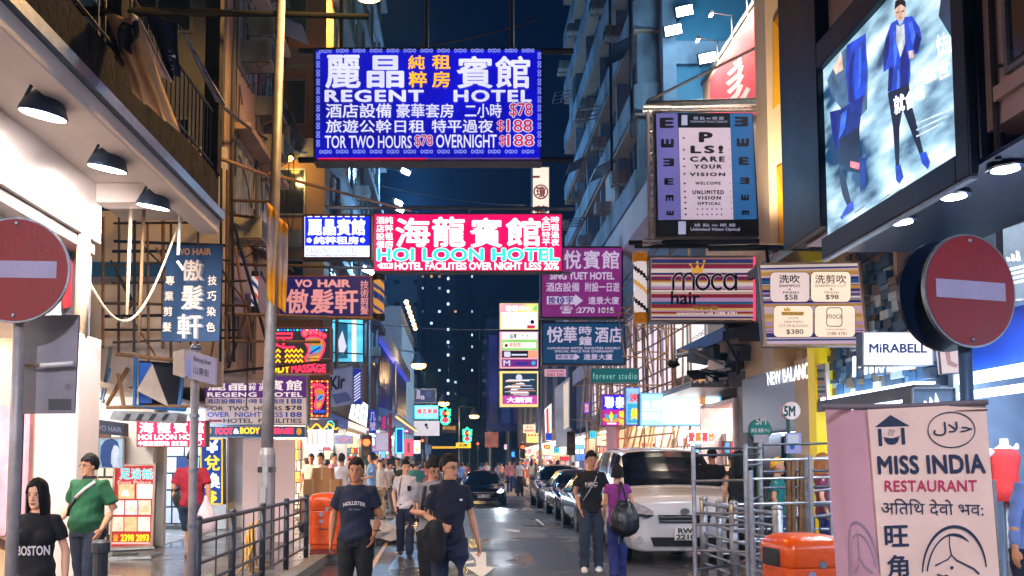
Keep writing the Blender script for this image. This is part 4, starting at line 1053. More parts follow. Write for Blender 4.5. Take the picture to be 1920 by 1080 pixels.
# ---- small blue and white hotel sign
s = Sign('hotel_sign', 'small square blue and white lit hotel sign left of the red one', (567,402,697,486), Y=27, th=0.35, frame=FRC, fw=4, cab=CAB, panel=E_('pale white panel', (236,238,255), 1.25))
s.rect((572,405,693,461), E_('vivid blue', (16,40,230), 1.0, light=False))
s.text('麗晶賓館', (578,411,684,441), TW2_, 0.05, outline=E_('deep blue shade', (10,16,120), 0.7, light=False), ob=0.03); s.text('純粹租房', (589,444,672,458), TW2_, 0.04)
for cx in (580, 680):
    for q in range(5): s.disc(cx+3*math.cos(q*1.257), 451+3*math.sin(q*1.257), 2.2, TW2_, n=8)
for q in range(8): s.stroke([(577+14*q,407),(586+14*q,407)], 1.6, TW2_)
s.text('REGENT', (576,465,622,475), E_('pale grey letters', (196,204,226), 0.9, light=False), 0.02, 1.1); s.text('HOTEL', (632,465,672,475), E_('pale grey letters', (0,0,0)), 0.02, 1.1)
s.text('BUSINESS TOURIST HOTEL ROOMS', (574,478,668,481), E_('grey blue letters', (90,110,150), 0.7, light=False), 0.02); s.done()

# ---- red hotel sign
s = Sign('hotel_sign', 'bright crimson HOI LOON HOTEL sign hanging across the street', (700,400,1055,510), Y=28, th=0.4, frame=FRC, fw=2.5, cab=CAB, panel=E_('crimson panel', (246,8,92), 1.0, scale=0.5, var=0.16))
for ch, b in (('海',(743,410,805,462)),('龍',(812,408,871,462)),('賓',(883,410,940,463)),('館',(950,410,1012,461))): s.text(ch, b, TW2_, 0.04)
s.vtext('酒店設備', (706,406,721,466), TW2_, 0.025); s.vtext('純粹租房', (722,406,737,466), TW2_, 0.025); s.vtext('全日特平', (1016,406,1031,462), TW2_, 0.025); s.vtext('時租過夜', (1033,406,1048,462), TW2_, 0.025)
s.text('HOI LOON HOTEL', (709,467,1047,489), TCY, 0.045, 1.05, outline=TW2_, ob=0.03)
s.poly([(707,499),(716,492),(716,494),(737,494),(737,504),(716,504),(716,506)], TW2_); s.text('1/F', (718,496,733,502), E_('red tiny letters', (220,20,80), 0.8, light=False), 0.03)
s.text('HOTEL FACILITEIS OVER NIGHT LESS 20%', (741,493,1047,506), TW2_, 0.035)
r_ = s.done()
b = MB(); b.tube([P(430,388,28.3), P(1075,392,28.3)], 0.06, STEEL); b.tube([P(430,497,28.5), P(1070,512,28.5)], 0.05, STEEL)
for px in (735,880,1020): b.tube([P(px,390,28.3), P(px,402,28.2)], 0.04, STEEL)
b.build('hanger', r_)

# ---- navy hair salon sign
s = Sign('salon_sign', 'navy VO HAIR salon sign with pink characters behind the lamp post', (522,517,697,596), Y=22, th=0.3, frame=FRC, fw=2.5, cab=CAB, panel=E_('deep navy panel', (26,24,96), 0.6))
TPK = E_('pink letters', (230,150,150), 0.75, light=False)
s.text('VO', (554,525,584,538), TPK, 0.045); s.text('HAIR', (597,525,656,538), TPK, 0.045)
for ch, b in (('傲',(538,543,578,587)),('髮',(583,543,625,587)),('軒',(629,543,671,587))): s.text(ch, b, TPK, 0.035)
s.vtext('技術剪髮', (676,526,691,590), TPK, 0.02, gap=0.05); s.done()

def barber(name, label, x0, x1, y0, y1, Y, capm, stripes, bodym, lit=True):
    c = P((x0+x1)/2, y1, Y); top = P((x0+x1)/2, y0, Y); rad = (x1-x0)/2/F*Y; h_ = top.z - c.z
    r = thing(name, label, 'barber pole', c); cp = h_*0.14
    b = MB(); 
    n = 28; nz = 22; vs, fs = [], []
    for i in range(nz+1):
        for q in range(n): vs.append((c.x+rad*0.86*math.cos(2*math.pi*q/n), c.y+rad*0.86*math.sin(2*math.pi*q/n), c.z+cp+(h_-2*cp)*i/nz))
    for i in range(nz):
        for q in range(n):
            k = int(((q/n*1.0 + i/nz*1.6) % 1.0) * len(stripes)*1) % len(stripes)
            b.add([vs[i*n+q], vs[i*n+(q+1)%n], vs[(i+1)*n+(q+1)%n], vs[(i+1)*n+q]], [(0,1,2,3)], stripes[k])
    b.build('striped_tube', r)
    b = MB(); b.lathe(c, [(rad*0.7,0),(rad,0.02),(rad,cp)], capm, 18); b.lathe(c, [(rad,h_-cp),(rad,h_-0.02),(rad*0.7,h_)], capm, 18); b.build('cap', r)
    return r
BWH, BOR, BBL, BRD = E_('barber white', (238,222,222), 0.6, light=False), E_('barber orange', (226,160,70), 0.6, light=False), E_('barber blue', (30,60,130), 0.5, light=False), E_('barber red', (210,60,50), 0.6, light=False)
barber('barber_pole', 'orange and blue swirled barber pole right of the navy salon sign', 698, 722, 514, 602, 22, DARKMETAL, [BOR,BOR,BBL,BBL,BOR,BBL], DARKMETAL)
barber('barber_pole', 'fat pink striped barber pole with orange caps beside the striped crown sign', 1187, 1216, 474, 606, 18.2, mat('orange enamel cap', (226,140,20), 0.4, 0, 0.1, 3, em=0.15), [BWH,BWH,BWH,BOR,BWH,BWH,mat('thin dark stripe',(60,40,60),0.5)], DARKMETAL)
barber('barber_pole', 'dim red white and blue barber pole in the scaffold left of the yellow cloth', 470, 484, 508, 586, 17, DARKMETAL, [BWH,BRD,BWH,BBL], DARKMETAL)

# ---- blue fabric hair banner
s = Sign('salon_banner', 'blue fabric hair salon banner with raised characters on the scaffold', [(313,460),(417,459),(411,640),(302,640)], Y=13, th=0.05, panel=mat('blue banner cloth', (14,58,100), 0.7, 0, 0.2, 2, 0.25, 5))
TB = mat('cream raised letters', (226,206,190), 0.5, 0, 0.12, 4, em=0.12); TBS = mat('raised letter sides', (110,120,140), 0.5)
s.text('VO', (338,466,356,478), mat('worn gold letters',(170,120,60),0.5,em=0.1), 0.03); s.text('HAIR', (362,466,396,478), MATS['worn gold letters'], 0.03)
for ch, b in (('傲',(341,488,380,526)),('髮',(341,536,380,580)),('軒',(334,590,378,634))):
    for dx in (4,3,2,1): s.text(ch, (b[0]+dx,b[1]+dx*0.4,b[2]+dx,b[3]+dx*0.4), TBS, 0.025)
    s.text(ch, b, TB, 0.025)
for i, ch in enumerate('專業剪髮'): s.text(ch, (311-2*i+1,518+29*i,327-2*i+1,535+29*i), TB, 0.03)
for i, ch in enumerate('技巧染色'): s.text(ch, (391-i,518+29*i,407-i,535+29*i), TB, 0.03)
s.done()

# ---- neon foot massage sign
def foot_pts(x0, y0, w, h, mir=False):
    """outline of a sole: heel bottom, arch, ball"""
    base = [(0.30,1.0),(0.14,0.93),(0.12,0.80),(0.24,0.66),(0.26,0.52),(0.14,0.38),(0.16,0.24),(0.36,0.17),(0.62,0.19),(0.84,0.26),(0.92,0.40),(0.88,0.58),(0.76,0.76),(0.62,0.92),(0.46,1.0)]
    return [(x0+w*((1-x) if mir else x), y0+h*y) for x, y in base]
NRED, NYEL, NBLU, NWHT = E_('red neon', (255,40,70), 2.2), E_('amber neon', (255,170,20), 2.0, light=False), E_('blue neon', (40,110,255), 1.8, light=False), E_('white neon', (220,250,255), 2.0, light=False)
NGRN = E_('green neon', (60,255,180), 1.8, light=False)
def neon_foot(s, x0, y0, w, h, t, neon=True, mir=False, toes=None):
    pts = foot_pts(x0, y0, w, h, mir)
    s.poly(pts, toes or E_('foot pink', (226,150,150), 0.5, light=False))
    s.poly([(x0+w*(0.3),y0+h*0.78),(x0+w*0.72,y0+h*0.72),(x0+w*0.6,y0+h*0.9),(x0+w*0.35,y0+h*0.95)], E_('foot yellow', (240,170,40), 0.8, light=False))
    s.poly([(x0+w*0.2,y0+h*0.32),(x0+w*0.5,y0+h*0.22),(x0+w*0.85,y0+h*0.34),(x0+w*0.8,y0+h*0.44),(x0+w*0.4,y0+h*0.42)], E_('foot gold', (216,140,20), 0.8, light=False))
    s.poly([(x0+w*0.32,y0+h*0.46),(x0+w*0.82,y0+h*0.42),(x0+w*0.72,y0+h*0.62),(x0+w*0.36,y0+h*0.66)], E_('foot sky', (60,180,220), 0.8, light=False))
    s.stroke([(x0+w*0.3,y0+h*0.68),(x0+w*0.55,y0+h*0.56),(x0+w*0.75,y0+h*0.48)], h*0.06, E_('foot blue', (30,70,200), 0.8, light=False))
    for k in range(5):
        cx = x0 + w*(((0.10,0.34,0.55,0.74,0.9)[k]) if not mir else (1-(0.10,0.34,0.55,0.74,0.9)[k])); cyy = y0 + h*(0.08,0.05,0.06,0.1,0.16)[k]; rr = w*(0.11,0.085,0.08,0.07,0.065)[k]
        s.disc(cx, cyy, rr, toes or E_('foot pink', (0,0,0)), rr*1.2, 12)
        if neon: s.tubes([(cx+rr*math.cos(a*math.pi/5), cyy+rr*1.2*math.sin(a*math.pi/5)) for a in range(11)], t, NRED)
    if neon: s.tubes(pts + pts[:1], t, NRED)
s = Sign('massage_sign', 'dark neon FOOT & BODY MASSAGE sign with two feet', (438,613,621,701), Y=22, th=0.35, frame=FRC, fw=2, cab=CAB, panel=mat('charcoal sign face', (46,50,70), 0.4, 0, 0.1, 2, em=0.35))
neon_foot(s, 567, 620, 46, 64, 0.02); neon_foot(s, 446, 622, 46, 60, 0.01, neon=False, mir=True, toes=E_('foot cream', (226,196,170), 0.6, light=False))
s.stroke([(440,673),(619,673)], 2, FRA)
for k in range(25):
    c = NGRN if k % 3 == 0 else NBLU; s.neon.ell(s.pt(468+6*k, 619, 0.02), (0.022,0.022,0.022), c, 6, 4)
for st in ([(516,626),(549,626),(547,634),(518,634),(516,626)], [(532,634),(532,648)], [(532,640),(548,640)], [(522,638),(520,644),(512,650)], [(516,646),(532,652),(553,651)]): s.tubes(st, 0.025, NRED)
for k in range(3):
    for x0, x1 in ((491,526),(535,568)): s.tubes([(x0+(x1-x0)*q/8, 658+9.5*k+2.6*(-1)**q) for q in range(9)], 0.024, NYEL)
s.text('FOOT', (444,686,486,700), NRED, 0.035); s.text('&', (489,687,496,698), NBLU, 0.03); s.text('BODY', (498,685,544,699), NYEL, 0.035); s.text('MASSAGE', (547,684,611,698), NRED, 0.035)
s.done()
s = Sign('massage_sign', 'small upright neon sign of a single foot framed by coloured bulbs', (581,712,618,783), Y=23, th=0.3, frame=FR, fw=1.5, cab=CAB, panel=mat('dark blue sign face', (26,24,70), 0.4, em=0.4))
neon_foot(s, 587, 719, 24, 48, 0.018)
for k in range(13):
    for xx in (584.5, 614.5): s.neon.ell(s.pt(xx, 716+5*k, 0.02), (0.024,0.02,0.024), (NYEL, NRED)[k % 2], 6, 4)
for k in range(7):
    for yy in (715, 780): s.neon.ell(s.pt(585+4.8*k, yy, 0.02), (0.024,0.02,0.024), (NYEL, NRED)[k % 2], 6, 4)
s.text('FOOT & BODY', (588,769,611,774), NBLU, 0.0); s.done()

# ---- purple and white price sign and strip
s = Sign('hotel_sign', 'purple and white REGENG HOTEL price sign behind the lamp post', (384,704,577,797), Y=20, th=0.3, frame=FRA, fw=2.2, cab=CAB, panel=E_('cream sign face', (222,192,186), 0.55))  # low glow of the face stands in for floodlighting
s.rect((386,706,575,746), E_('purple', (88,44,116), 0.75, light=False))
LT = E_('cream letters', (240,220,220), 0.85, light=False)
for ch, b in (('麗',(391,713,423,732)),('晶',(430,713,462,732)),('賓',(505,713,531,732)),('館',(537,713,566,732)),('純',(467,713,480,722)),('粹',(467,723,480,733)),('租',(486,713,498,722)),('房',(486,723,498,733))): s.text(ch, b, LT, 0.03)
s.text('REGENG', (390,736,481,744), LT, 0.03, 1.1); s.text('HOTEL', (500,736,567,744), LT, 0.03, 1.1)
IB, IK = mat('blue print ink', (24,60,150), 0.5, em=0.35), mat('black print ink', (40,40,56), 0.5)
s.text('酒店設備兩小時', (388,748,483,757), IB, 0.035); s.text('$78', (487,748,505,757), IB, 0.02); s.text('過夜', (511,748,534,757), IB, 0.035); s.text('188', (539,748,566,757), IB, 0.03, 1.1)
s.text('FOR  TWO  HOURS', (390,762,529,770), IK, 0.02); s.text('$78', (536,761,566,770), IK, 0.03, 1.1); s.text('OVER  NIGHT  LESS', (390,773,531,782), IB, 0.02); s.text('188', (537,773,566,782), IB, 0.03, 1.1)
s.poly([(388,789),(396,785),(396,787),(417,787),(417,791),(396,791),(396,793)], mat('dark red ink', (120,20,40), 0.5, em=0.2)); s.text('HOTEL  FACILITIES', (420,785,566,793), IK, 0.02); s.done()
s = Sign('massage_sign', 'thin navy FOOT&BODY MASSAGE strip below the purple price sign', (384,799,573,820), Y=20, th=0.25, frame=FRA, fw=1, cab=CAB, panel=E_('slate strip face', (32,66,104), 0.6))
s.text('FOOT', (405,803,436,814), NRED, 0.04); s.text('&', (438,804,448,813), TW2_, 0.03); s.text('BODY', (451,802,487,813), NYEL, 0.04); s.text('MASSAGE', (495,803,550,813), NRED, 0.04)
s.disc(393,808,4,E_('foot gold',(0,0,0)),6); s.disc(561,809,5,E_('foot gold',(0,0,0)),7); s.done()

# ---- small signs lower left
s = Sign('hotel_sign', 'low red HOI LOON HOTEL sign over the shop doorway by the red shirt', (257,789,386,838), Y=15.9, th=0.25, frame=FRC, fw=1.5, cab=CAB, panel=E_('crimson panel', (0,0,0)))
s.text('海', (262,792,288,812), TW2_, 0.04); s.text('龍', (296,792,320,812), TW2_, 0.04); s.text('賓', (326,792,352,812), TW2_, 0.04); s.text('館', (360,792,382,812), TW2_, 0.04)
s.text('HOI LOON HOTEL', (260,815,382,824), TW2_, 0.045); s.text('中國旅遊購物', (260,827,318,836), TW2_, 0.04); s.text('指定酒店', (322,827,352,836), TW2_, 0.04); s.disc(374,830,5,TW2_); s.disc(374,830,3.4,E_('crimson panel',(0,0,0))); s.done()
s = Sign('exchange_sign', 'upright blue money exchange sign with yellow border and yen mark', (376,822,418,946), Y=18, th=0.25, frame=mat('yellow sign border',(236,196,60),0.5,em=0.5), fw=2.5, cab=CAB, panel=E_('blue exchange panel', (16,62,150), 0.8))
s.text('¥', (388,826,408,848), TW2_, 0.04)
for i, ch in enumerate('兌換'): s.text(ch, (384,854+33*i,412,882+33*i), (E_('lemon letters',(255,220,60),1.0,light=False), TW2_)[i], 0.04)
s.text('$', (390,921,406,942), E_('lemon letters',(0,0,0)), 0.04); s.done()
s = Sign('hair_poster', 'blue portrait poster of long hair in a silver frame by the pilaster', (185,821,232,878), Y=13.5, th=0.06, frame=FRA, fw=1.5, panel=mat('pale blue poster', (150,180,205), 0.4, em=0.35))
s.poly([(190,836),(197,826),(210,822),(221,828),(225,842),(221,836),(214,834),(209,848),(208,868),(212,876),(192,876),(188,856)], mat('deep blue hair ink', (20,60,120), 0.5, em=0.2)); s.poly([(210,850),(214,836),(221,838),(223,850),(220,862),(224,876),(212,876)], mat('pale face ink', (186,196,214), 0.5, em=0.3)); s.done()
s = Sign('salon_fascia', 'dark slanted salon fascia with faint lettering above the blue portrait poster', [(178,786),(232,793),(232,818),(180,812)], Y=13.6, th=0.2, cab=BLACK, panel=mat('dark slate fascia', (36,44,64), 0.5, em=0.15))
s.text('VO HAIR', [(184,797),(228,802),(228,811),(184,807)], mat('faded grey letters',(110,120,150),0.5,em=0.1), 0.02); s.done()
s = Sign('hair_banner_grey', 'pale grey blue slanted Kir banner beyond the foot sign', [(618,692),(662,686),(662,758),(618,764)], Y=26, th=0.1, frame=FRA, fw=1, panel=mat('pale grey blue banner', (120,130,170), 0.6, 0, 0.3, 1.2, em=0.3))
s.root.name = 'shop_banner'; s.text('Kir', [(620,708),(647,702),(646,726),(620,732)], IK, 0.04); s.poly([(622,740),(650,735),(660,750),(630,758)], mat('navy stain print',(70,84,140),0.6,em=0.2)); s.done()
s = Sign('striped_sign', 'upright dark blue sign with white slanted stripes next to the Kir banner', (661,690,679,758), Y=28, th=0.25, cab=CAB, frame=FRA, fw=1, panel=E_('dark cobalt panel', (20,44,140), 0.8))
for k in range(9): s.stroke([(664,708+5.6*k),(676,699+5.6*k)], 2, TWH)
s.done()
s = Sign('tilted_light_box', 'glaring white tilted light box sign above the left crowd', [(664,742),(690,760),(687,800),(654,784)], Y=32, th=0.2, cab=CAB, panel=E_('glaring white panel', (255,255,255), 2.6))
for k in range(3): s.stroke([(668+8*k,752+5*k),(664+8*k,782+5*k)], 2.2, mat('faint ink',(150,160,210),0.5))
s.done()
s = Sign('glass_poster', 'tall lit glass poster panel with blue photographs under the navy salon sign', (622,596,682,680), Y=30, th=0.3, cab=CAB, frame=DARKMETAL, fw=1.5, panel=E_('aqua photo panel', (90,190,220), 1.1, scale=1.6, var=0.5))
s.rect((628,606,652,672), E_('teal photo', (30,96,130), 0.8, light=False)); s.poly([(634,640),(642,620),(650,650),(644,664),(636,662)], TWH); s.rect((660,598,668,678), E_('cream photo strip', (255,226,200), 1.2, light=False)); s.stroke([(622,604),(682,609)], 2.5, BLACK); s.stroke([(622,661),(682,664)], 2.5, BLACK); s.done()
# ornate pawn-like neon below the foot
s = Sign('ornate_sign', 'ornate neon scroll sign over the bright shop entrance on the left', (574,787,634,812), Y=24, th=0.15, panel=mat('dark scroll face',(60,56,80),0.5,em=0.2))
s.tubes([(576+3.4*q, 800+5*math.sin(q*0.9)) for q in range(18)], 0.022, NYEL); s.tubes([(580+3*q, 807-3*math.cos(q*0.8)) for q in range(16)], 0.018, NWHT); s.tubes([(620+7*math.cos(a), 798+9*math.sin(a)) for a in range(8)], 0.018, E_('teal neon',(90,220,220),1.2,light=False)); s.done()

# ================================================================ signs on the right
s = Sign('vertical_hotel_sign', 'tall cream upright sign with dark red characters high above the crimson sign', (997,312,1031,446), Y=46, th=0.5, frame=FRA, fw=2, cab=CAB, panel=E_('cream upright panel', (246,226,206), 0.95))
s.disc(1014,360,14,E_('brick red ink',(150,50,40),0.5,light=False)); s.disc(1014,360,11.5,E_('cream upright panel',(0,0,0))); s.text('瓊',(1005,350,1023,370),E_('brick red ink',(0,0,0)),0.03); s.text('華',(1003,386,1026,408),E_('brick red ink',(0,0,0)),0.04); s.rect((999,330,1012,334),E_('brick red ink',(0,0,0))); s.text('中',(1003,416,1026,440),E_('brick red ink',(0,0,0)),0.04); s.done()
s = Sign('hotel_sign', 'magenta SING YUET HOTEL sign right of the crimson sign', (1013,462,1168,597), Y=33, th=0.4, frame=FR, fw=3, cab=CAB, panel=E_('magenta panel', (140,44,130), 0.55, scale=0.3, var=0.3))
TL_ = E_('lilac letters', (206,190,220), 0.65, light=False); TDK = E_('indigo ink', (40,40,130), 0.6, light=False)
for ch, b in (('星',(1024,470,1054,504)),('悅',(1058,470,1089,504)),('賓',(1094,470,1124,504)),('館',(1129,471,1160,504))): s.text(ch, b, TL_, 0.03)
s.text('SING YUET HOTEL', (1031,511,1151,524), TL_, 0.035); s.text('酒店設備', (1024,530,1086,547), TL_, 0.025); s.text('附設一日遊', (1097,530,1161,547), TL_, 0.025)
s.poly([(1025,556),(1078,556),(1078,552),(1093,564),(1078,575),(1078,571),(1025,571)], TL_); s.text('按', (1028,557,1041,570), TDK, 0.04); s.disc(1051,563.5,7.5,TDK); s.disc(1051,563.5,6,TL_); s.text('10',(1046,559.5,1056,568),TDK,0.04); s.text('字', (1061,557,1074,570), TDK, 0.04)
s.text('遠景大廈', (1103,557,1160,571), TL_, 0.025); s.text('☎', (1050,574,1073,588), E_('dark plum ink',(40,20,60),0.5,light=False), 0.0, outline=TL_, ob=0.03); s.text(':2770 1015', (1080,577,1150,587), TL_, 0.03); s.done()
s = Sign('hotel_sign', 'teal blue hotel sign with lilac characters below the magenta sign', (1016,604,1173,684), Y=33, th=0.4, frame=FR, fw=2.5, cab=CAB, panel=E_('petrol panel', (12,76,120), 0.5, scale=0.3, var=0.2))
for ch, b in (('悅',(1026,613,1055,642)),('華',(1057,613,1081,642)),('時',(1086,612,1109,628)),('鐘',(1086,631,1109,647)),('酒',(1116,614,1140,642)),('店',(1143,614,1165,642))): s.text(ch, b, TL_, 0.032)
s.text('LUXURIOUS HOTEL FACILITIES HOURLY', (1027,651,1163,655), TL_, 0.03, 1.15); s.text('SPECIAL PRICE FOR OVERNIGHT', (1040,657,1150,661), TL_, 0.03, 1.15)
s.poly([(1042,665),(1078,665),(1078,663),(1087,669.5),(1078,676),(1078,674),(1042,674)], TL_); s.text('按⑩字', (1044,666,1076,673), TDK, 0.03); s.text('遠景大廈', (1094,664,1148,675), TL_, 0.03); s.done()
s = Sign('studio_sign', 'green forever studio sign in front of the bamboo scaffolding', (1107,690,1198,719), Y=29, th=0.2, frame=FRA, fw=1.5, cab=CAB, panel=E_('green panel', (6,110,114), 0.5))
s.text('forever studio', (1112,699,1194,711), E_('mint letters',(150,210,206),0.8,light=False), 0.0, 1.4); s.done()
s = Sign('phone_sign', 'small pink phone number board below the teal sign', (1021,692,1061,706), Y=34, th=0.1, cab=CAB, panel=E_('pink board', (216,170,186), 0.7))
s.text('出租招商', (1025,693.5,1057,698), E_('rose ink',(170,40,90),0.6,light=False), 0.02); s.text('2363 3201', (1025,700,1058,705), E_('rose ink',(0,0,0)), 0.03); s.done()
# column of light boxes on a post
YB = 44
LEM, ROSE, LGR = E_('lemon edge',(250,222,130),0.95), E_('rose edge',(246,170,180),0.9), E_('leaf green',(140,216,110),0.9,light=False)
s = Sign('light_box_sign', 'topmost pastel light box of the column left of the magenta sign', (936,568,1010,619), Y=YB, th=0.4, frame=FRA, fw=1, cab=CAB, panel=LEM)
s.poly([(938,570),(985,570),(970,583),(938,590)], ROSE); s.poly([(998,580),(1007,570),(1007,584)], LGR); s.text('瓊華中心', (948,573,996,584), TW2_, 0.03); s.rect((940,586,1006,616), TW2_); s.text('sincerewk', (942,598,992,604), E_('grey ink',(190,180,180),0.8,light=False), 0.0); s.disc(998,604,4,BLACK); s.rect((988,610,1003,616),E_('cherry ink',(220,50,70),0.8,light=False)); s.done()
s = Sign('light_box_sign', 'middle light box of the column with green, white, black and purple bands', (936,621,1010,692), Y=YB, th=0.4, frame=FRA, fw=1, cab=CAB, panel=ROSE)
s.rect((941,624,1007,636), TW2_); s.text('協厚', (955,626,969,635), IK, 0.04); s.text('本木', (976,626,993,635), IK, 0.0); s.rect((941,637,1007,657), LGR); s.rect((943,642,1005,653), E_('cream band',(250,236,220),1.0,light=False)); s.disc(949,648,3,E_('brick red ink',(0,0,0))); s.text('享悅苑', (955,643,976,651), E_('amber ink',(220,130,80),0.8,light=False), 0.02); s.rect((941,658,1007,671), BLACK); s.rrect((945,659.5,957,669.5), 2, TWH); s.rect((959,664,988,667), TWH); s.rect((990,658,1007,671), E_('peach photo',(240,160,120),0.9,light=False)); s.rect((941,674,1007,688), E_('grape band',(120,40,130),0.8,light=False)); s.text('M', (944,676,956,686), TWH, 0.02); s.rect((967,680,990,684), E_('indigo band',(30,50,150),0.8,light=False)); s.disc(1000,681,4,E_('foot sky',(0,0,0))); s.done()
s = Sign('light_box_sign', 'lowest light box of the column with dark and magenta advert', (936,695,1010,764), Y=YB, th=0.4, frame=FRA, fw=1, cab=CAB, panel=LEM)
s.rect((942,700,1007,755), E_('slate photo',(36,60,80),0.7,light=False)); rr = random.Random(8)
for k in range(20): s.stroke([(944+rr.random()*36,712+k*1.9),(966+rr.random()*38,712+k*1.9)], 1.2, (TWH,TW2_,E_('peach photo',(0,0,0)))[k%3])
s.rect((942,742,1007,758), E_('fuchsia band',(200,70,170),0.9,light=False)); s.text('大酬賓', (950,745,998,755), TW2_, 0.03); s.disc(973,708,6,TWH); s.done()
t = MB(); t.tube([P(1013,560,YB+0.3), P(1013,905,YB+0.3)], 0.09, STEEL); t.tube([P(940,566,YB+0.3),P(1018,566,YB+0.3)],0.06,STEEL); t.tube([P(940,620,YB+0.3),P(1018,620,YB+0.3)],0.05,STEEL); t.tube([P(940,693,YB+0.3),P(1018,693,YB+0.3)],0.05,STEEL)
tag(t.build('sign_post'), 'steel post carrying the column of pastel light boxes', 'post')

# ---- tea-house style signs and bright light box
s = Sign('medicine_sign', 'blue and magenta sign with white characters and lotus emblem', (1128,739,1173,799), Y=24, th=0.25, frame=FR, fw=1, cab=CAB, panel=E_('magenta lower', (186,40,150), 0.9))
s.rect((1130,741,1171,768), E_('vivid blue',(0,0,0))); s.text('聯', (1134,744,1151,765), TW2_, 0.05); s.text('泰', (1154,744,1170,765), TW2_, 0.05)
for k, c in enumerate((NYEL, E_('foot sky',(0,0,0)), E_('foot sky',(0,0,0)), E_('foot yellow',(0,0,0)), E_('foot yellow',(0,0,0)))):
    a = (-90, -130, -50, -165, -15)[k]; ca, sa = math.cos(R(a)), math.sin(R(a)); s.poly([(1146,792),(1146+11*ca-4*sa,790+11*sa+4*ca),(1146+19*ca,790+19*sa),(1146+11*ca+4*sa,790+11*sa-4*ca)], c)
s.rect((1138,793,1155,795.5), TW2_); s.text('菊', (1160,771,1170,783), NYEL, 0.05); s.text('苑', (1160,786,1170,797), NYEL, 0.05); s.done()
s = Sign('narrow_sign', 'narrow pale blue sign with two red characters beside the bright light box', (1173,727,1199,797), Y=23, th=0.25, frame=E_('blue edge light',(40,70,230),1.2), fw=1.2, cab=CAB, panel=E_('sky face', (150,200,240), 1.0, var=0.3, scale=2))
s.text('泱', (1181,738,1196,753), E_('coral ink',(240,50,70),1.0,light=False), 0.06); s.rect((1176,757,1197,793), E_('foot sky',(0,0,0))); s.text('美', (1183,766,1196,786), NYEL, 0.06); s.done()
s = Sign('bright_light_box', 'glaring pale blue and white light box above the van', (1200,737,1352,799), Y=22.4, th=0.35, frame=E_('sky blue rim',(120,190,240),0.9), fw=2.5, cab=CAB, panel=E_('ice blue face', (170,216,240), 1.25))
s.rrect((1240,747,1348,793), 6, E_('glare face',(255,255,255),2.6)); ICE = E_('white soft letters',(240,250,255),1.8,light=False)
s.text('法', (1205,752,1218,764), ICE, 0.04); s.text('國', (1224,752,1237,764), ICE, 0.04); s.text('FRANCE', (1205,774,1237,781), ICE, 0.03); s.rect((1205,783,1237,786), ICE); s.rect((1205,767,1237,770), ICE)
s.disc(1273,764,8,E_('peach soft print',(255,226,200),1.4,light=False)); s.poly([(1276,768),(1284,764),(1283,784),(1276,778)], E_('peach soft print',(0,0,0)))
s.done()
s = Sign('noodle_sign', 'small white board with four red and orange characters over the shop', (1288,806,1341,833), Y=21.5, th=0.1, frame=FRA, fw=1, panel=E_('white board', (255,246,244), 1.4))
for i, ch in enumerate('愛菓喜妙'): s.text(ch, (1291+12.4*i,811,1302+12.4*i,828), (E_('coral ink',(0,0,0)), E_('orange ink',(250,120,30),1.0,light=False))[i % 2], 0.07)
s.done()

# ---- striped crown sign
STR = [E_('stripe '+n_, c, 0.48, light=False) for n_, c in (('pink',(226,190,206)),('mustard',(206,150,70)),('navy',(40,50,120)),('lilac',(196,150,196)),('maroon',(150,40,60)),('cream',(240,220,210)),('teal',(40,100,140)),('sand',(226,180,120)))]  # stripes glow faintly in place of floodlighting
def stripes(s, b, seed, quad=None, unit=3.2):
    rr = random.Random(seed); x0,y0,x1,y1 = b; y = y0; last = -1
    while y < y1 - 0.5:
        h_ = rr.choice((0.6,0.9,1.4,2.2,3.2))*unit*0.7; h_ = min(h_, y1-y)
        k = rr.randrange(len(STR)); k = (k+1) % len(STR) if k == last else k; last = k
        if quad:
            tl, tr, br, bl = quad; u0, u1 = (y-y0)/(y1-y0), (y+h_-y0)/(y1-y0)
            L = lambda a, c, u: (a[0]+(c[0]-a[0])*u, a[1]+(c[1]-a[1])*u)
            s.poly([L(tl,bl,u0), L(tr,br,u0), L(tr,br,u1), L(tl,bl,u1)], STR[k])
        else: s.rect((x0,y,x1,y+h_), STR[k])
        s.lay -= 1; y += h_
    s.lay += 1
s = Sign('crown_sign', 'striped moca hair sign with gold crown and dark lettering', (1216,480,1417,604), Y=18, th=0.3, frame=FRA, fw=4, cab=CAB, panel=E_('striped face', (216,180,190), 0.45))
stripes(s, (1221,485,1412,598), 4)
GOLD = E_('gold crown', (216,160,60), 0.7, light=False); INK = mat('near black ink', (24,26,44), 0.5)
s.poly([(1298,513),(1295,497),(1302,505),(1308,494),(1312,505),(1321,491),(1317,512)], GOLD)
for x, y in ((1294,496),(1307,492),(1320,490)): s.disc(x,y,2.4,GOLD,n=10); 
for st in ([(1262,545),(1262,522),(1268,514),(1276,513),(1281,520),(1281,545)], [(1281,522),(1287,514),(1295,513),(1300,520),(1300,545)]): s.stroke(st, 6.5, mat('lilac halo',(220,200,226),0.5,em=0.3)); s.stroke(st, 4.6, INK)
def ring(s, cx, cyy, rx, ry, w, m, a0=0, a1=360, n=22): s.stroke([(cx+rx*math.cos(R(a0+(a1-a0)*i/n)), cyy+ry*math.sin(R(a0+(a1-a0)*i/n))) for i in range(n+1)], w, m)
ring(s,1317,529,12,14,6.5,MATS['lilac halo']); ring(s,1317,529,12,14,4.6,INK); ring(s,1345,529,11,14,6.5,MATS['lilac halo'],50,310); ring(s,1345,529,11,14,4.6,INK,50,310); ring(s,1368,529,11,14,6.5,MATS['lilac halo']); ring(s,1368,529,11,14,4.6,INK); s.stroke([(1379,515),(1379,545)],4.6,INK)
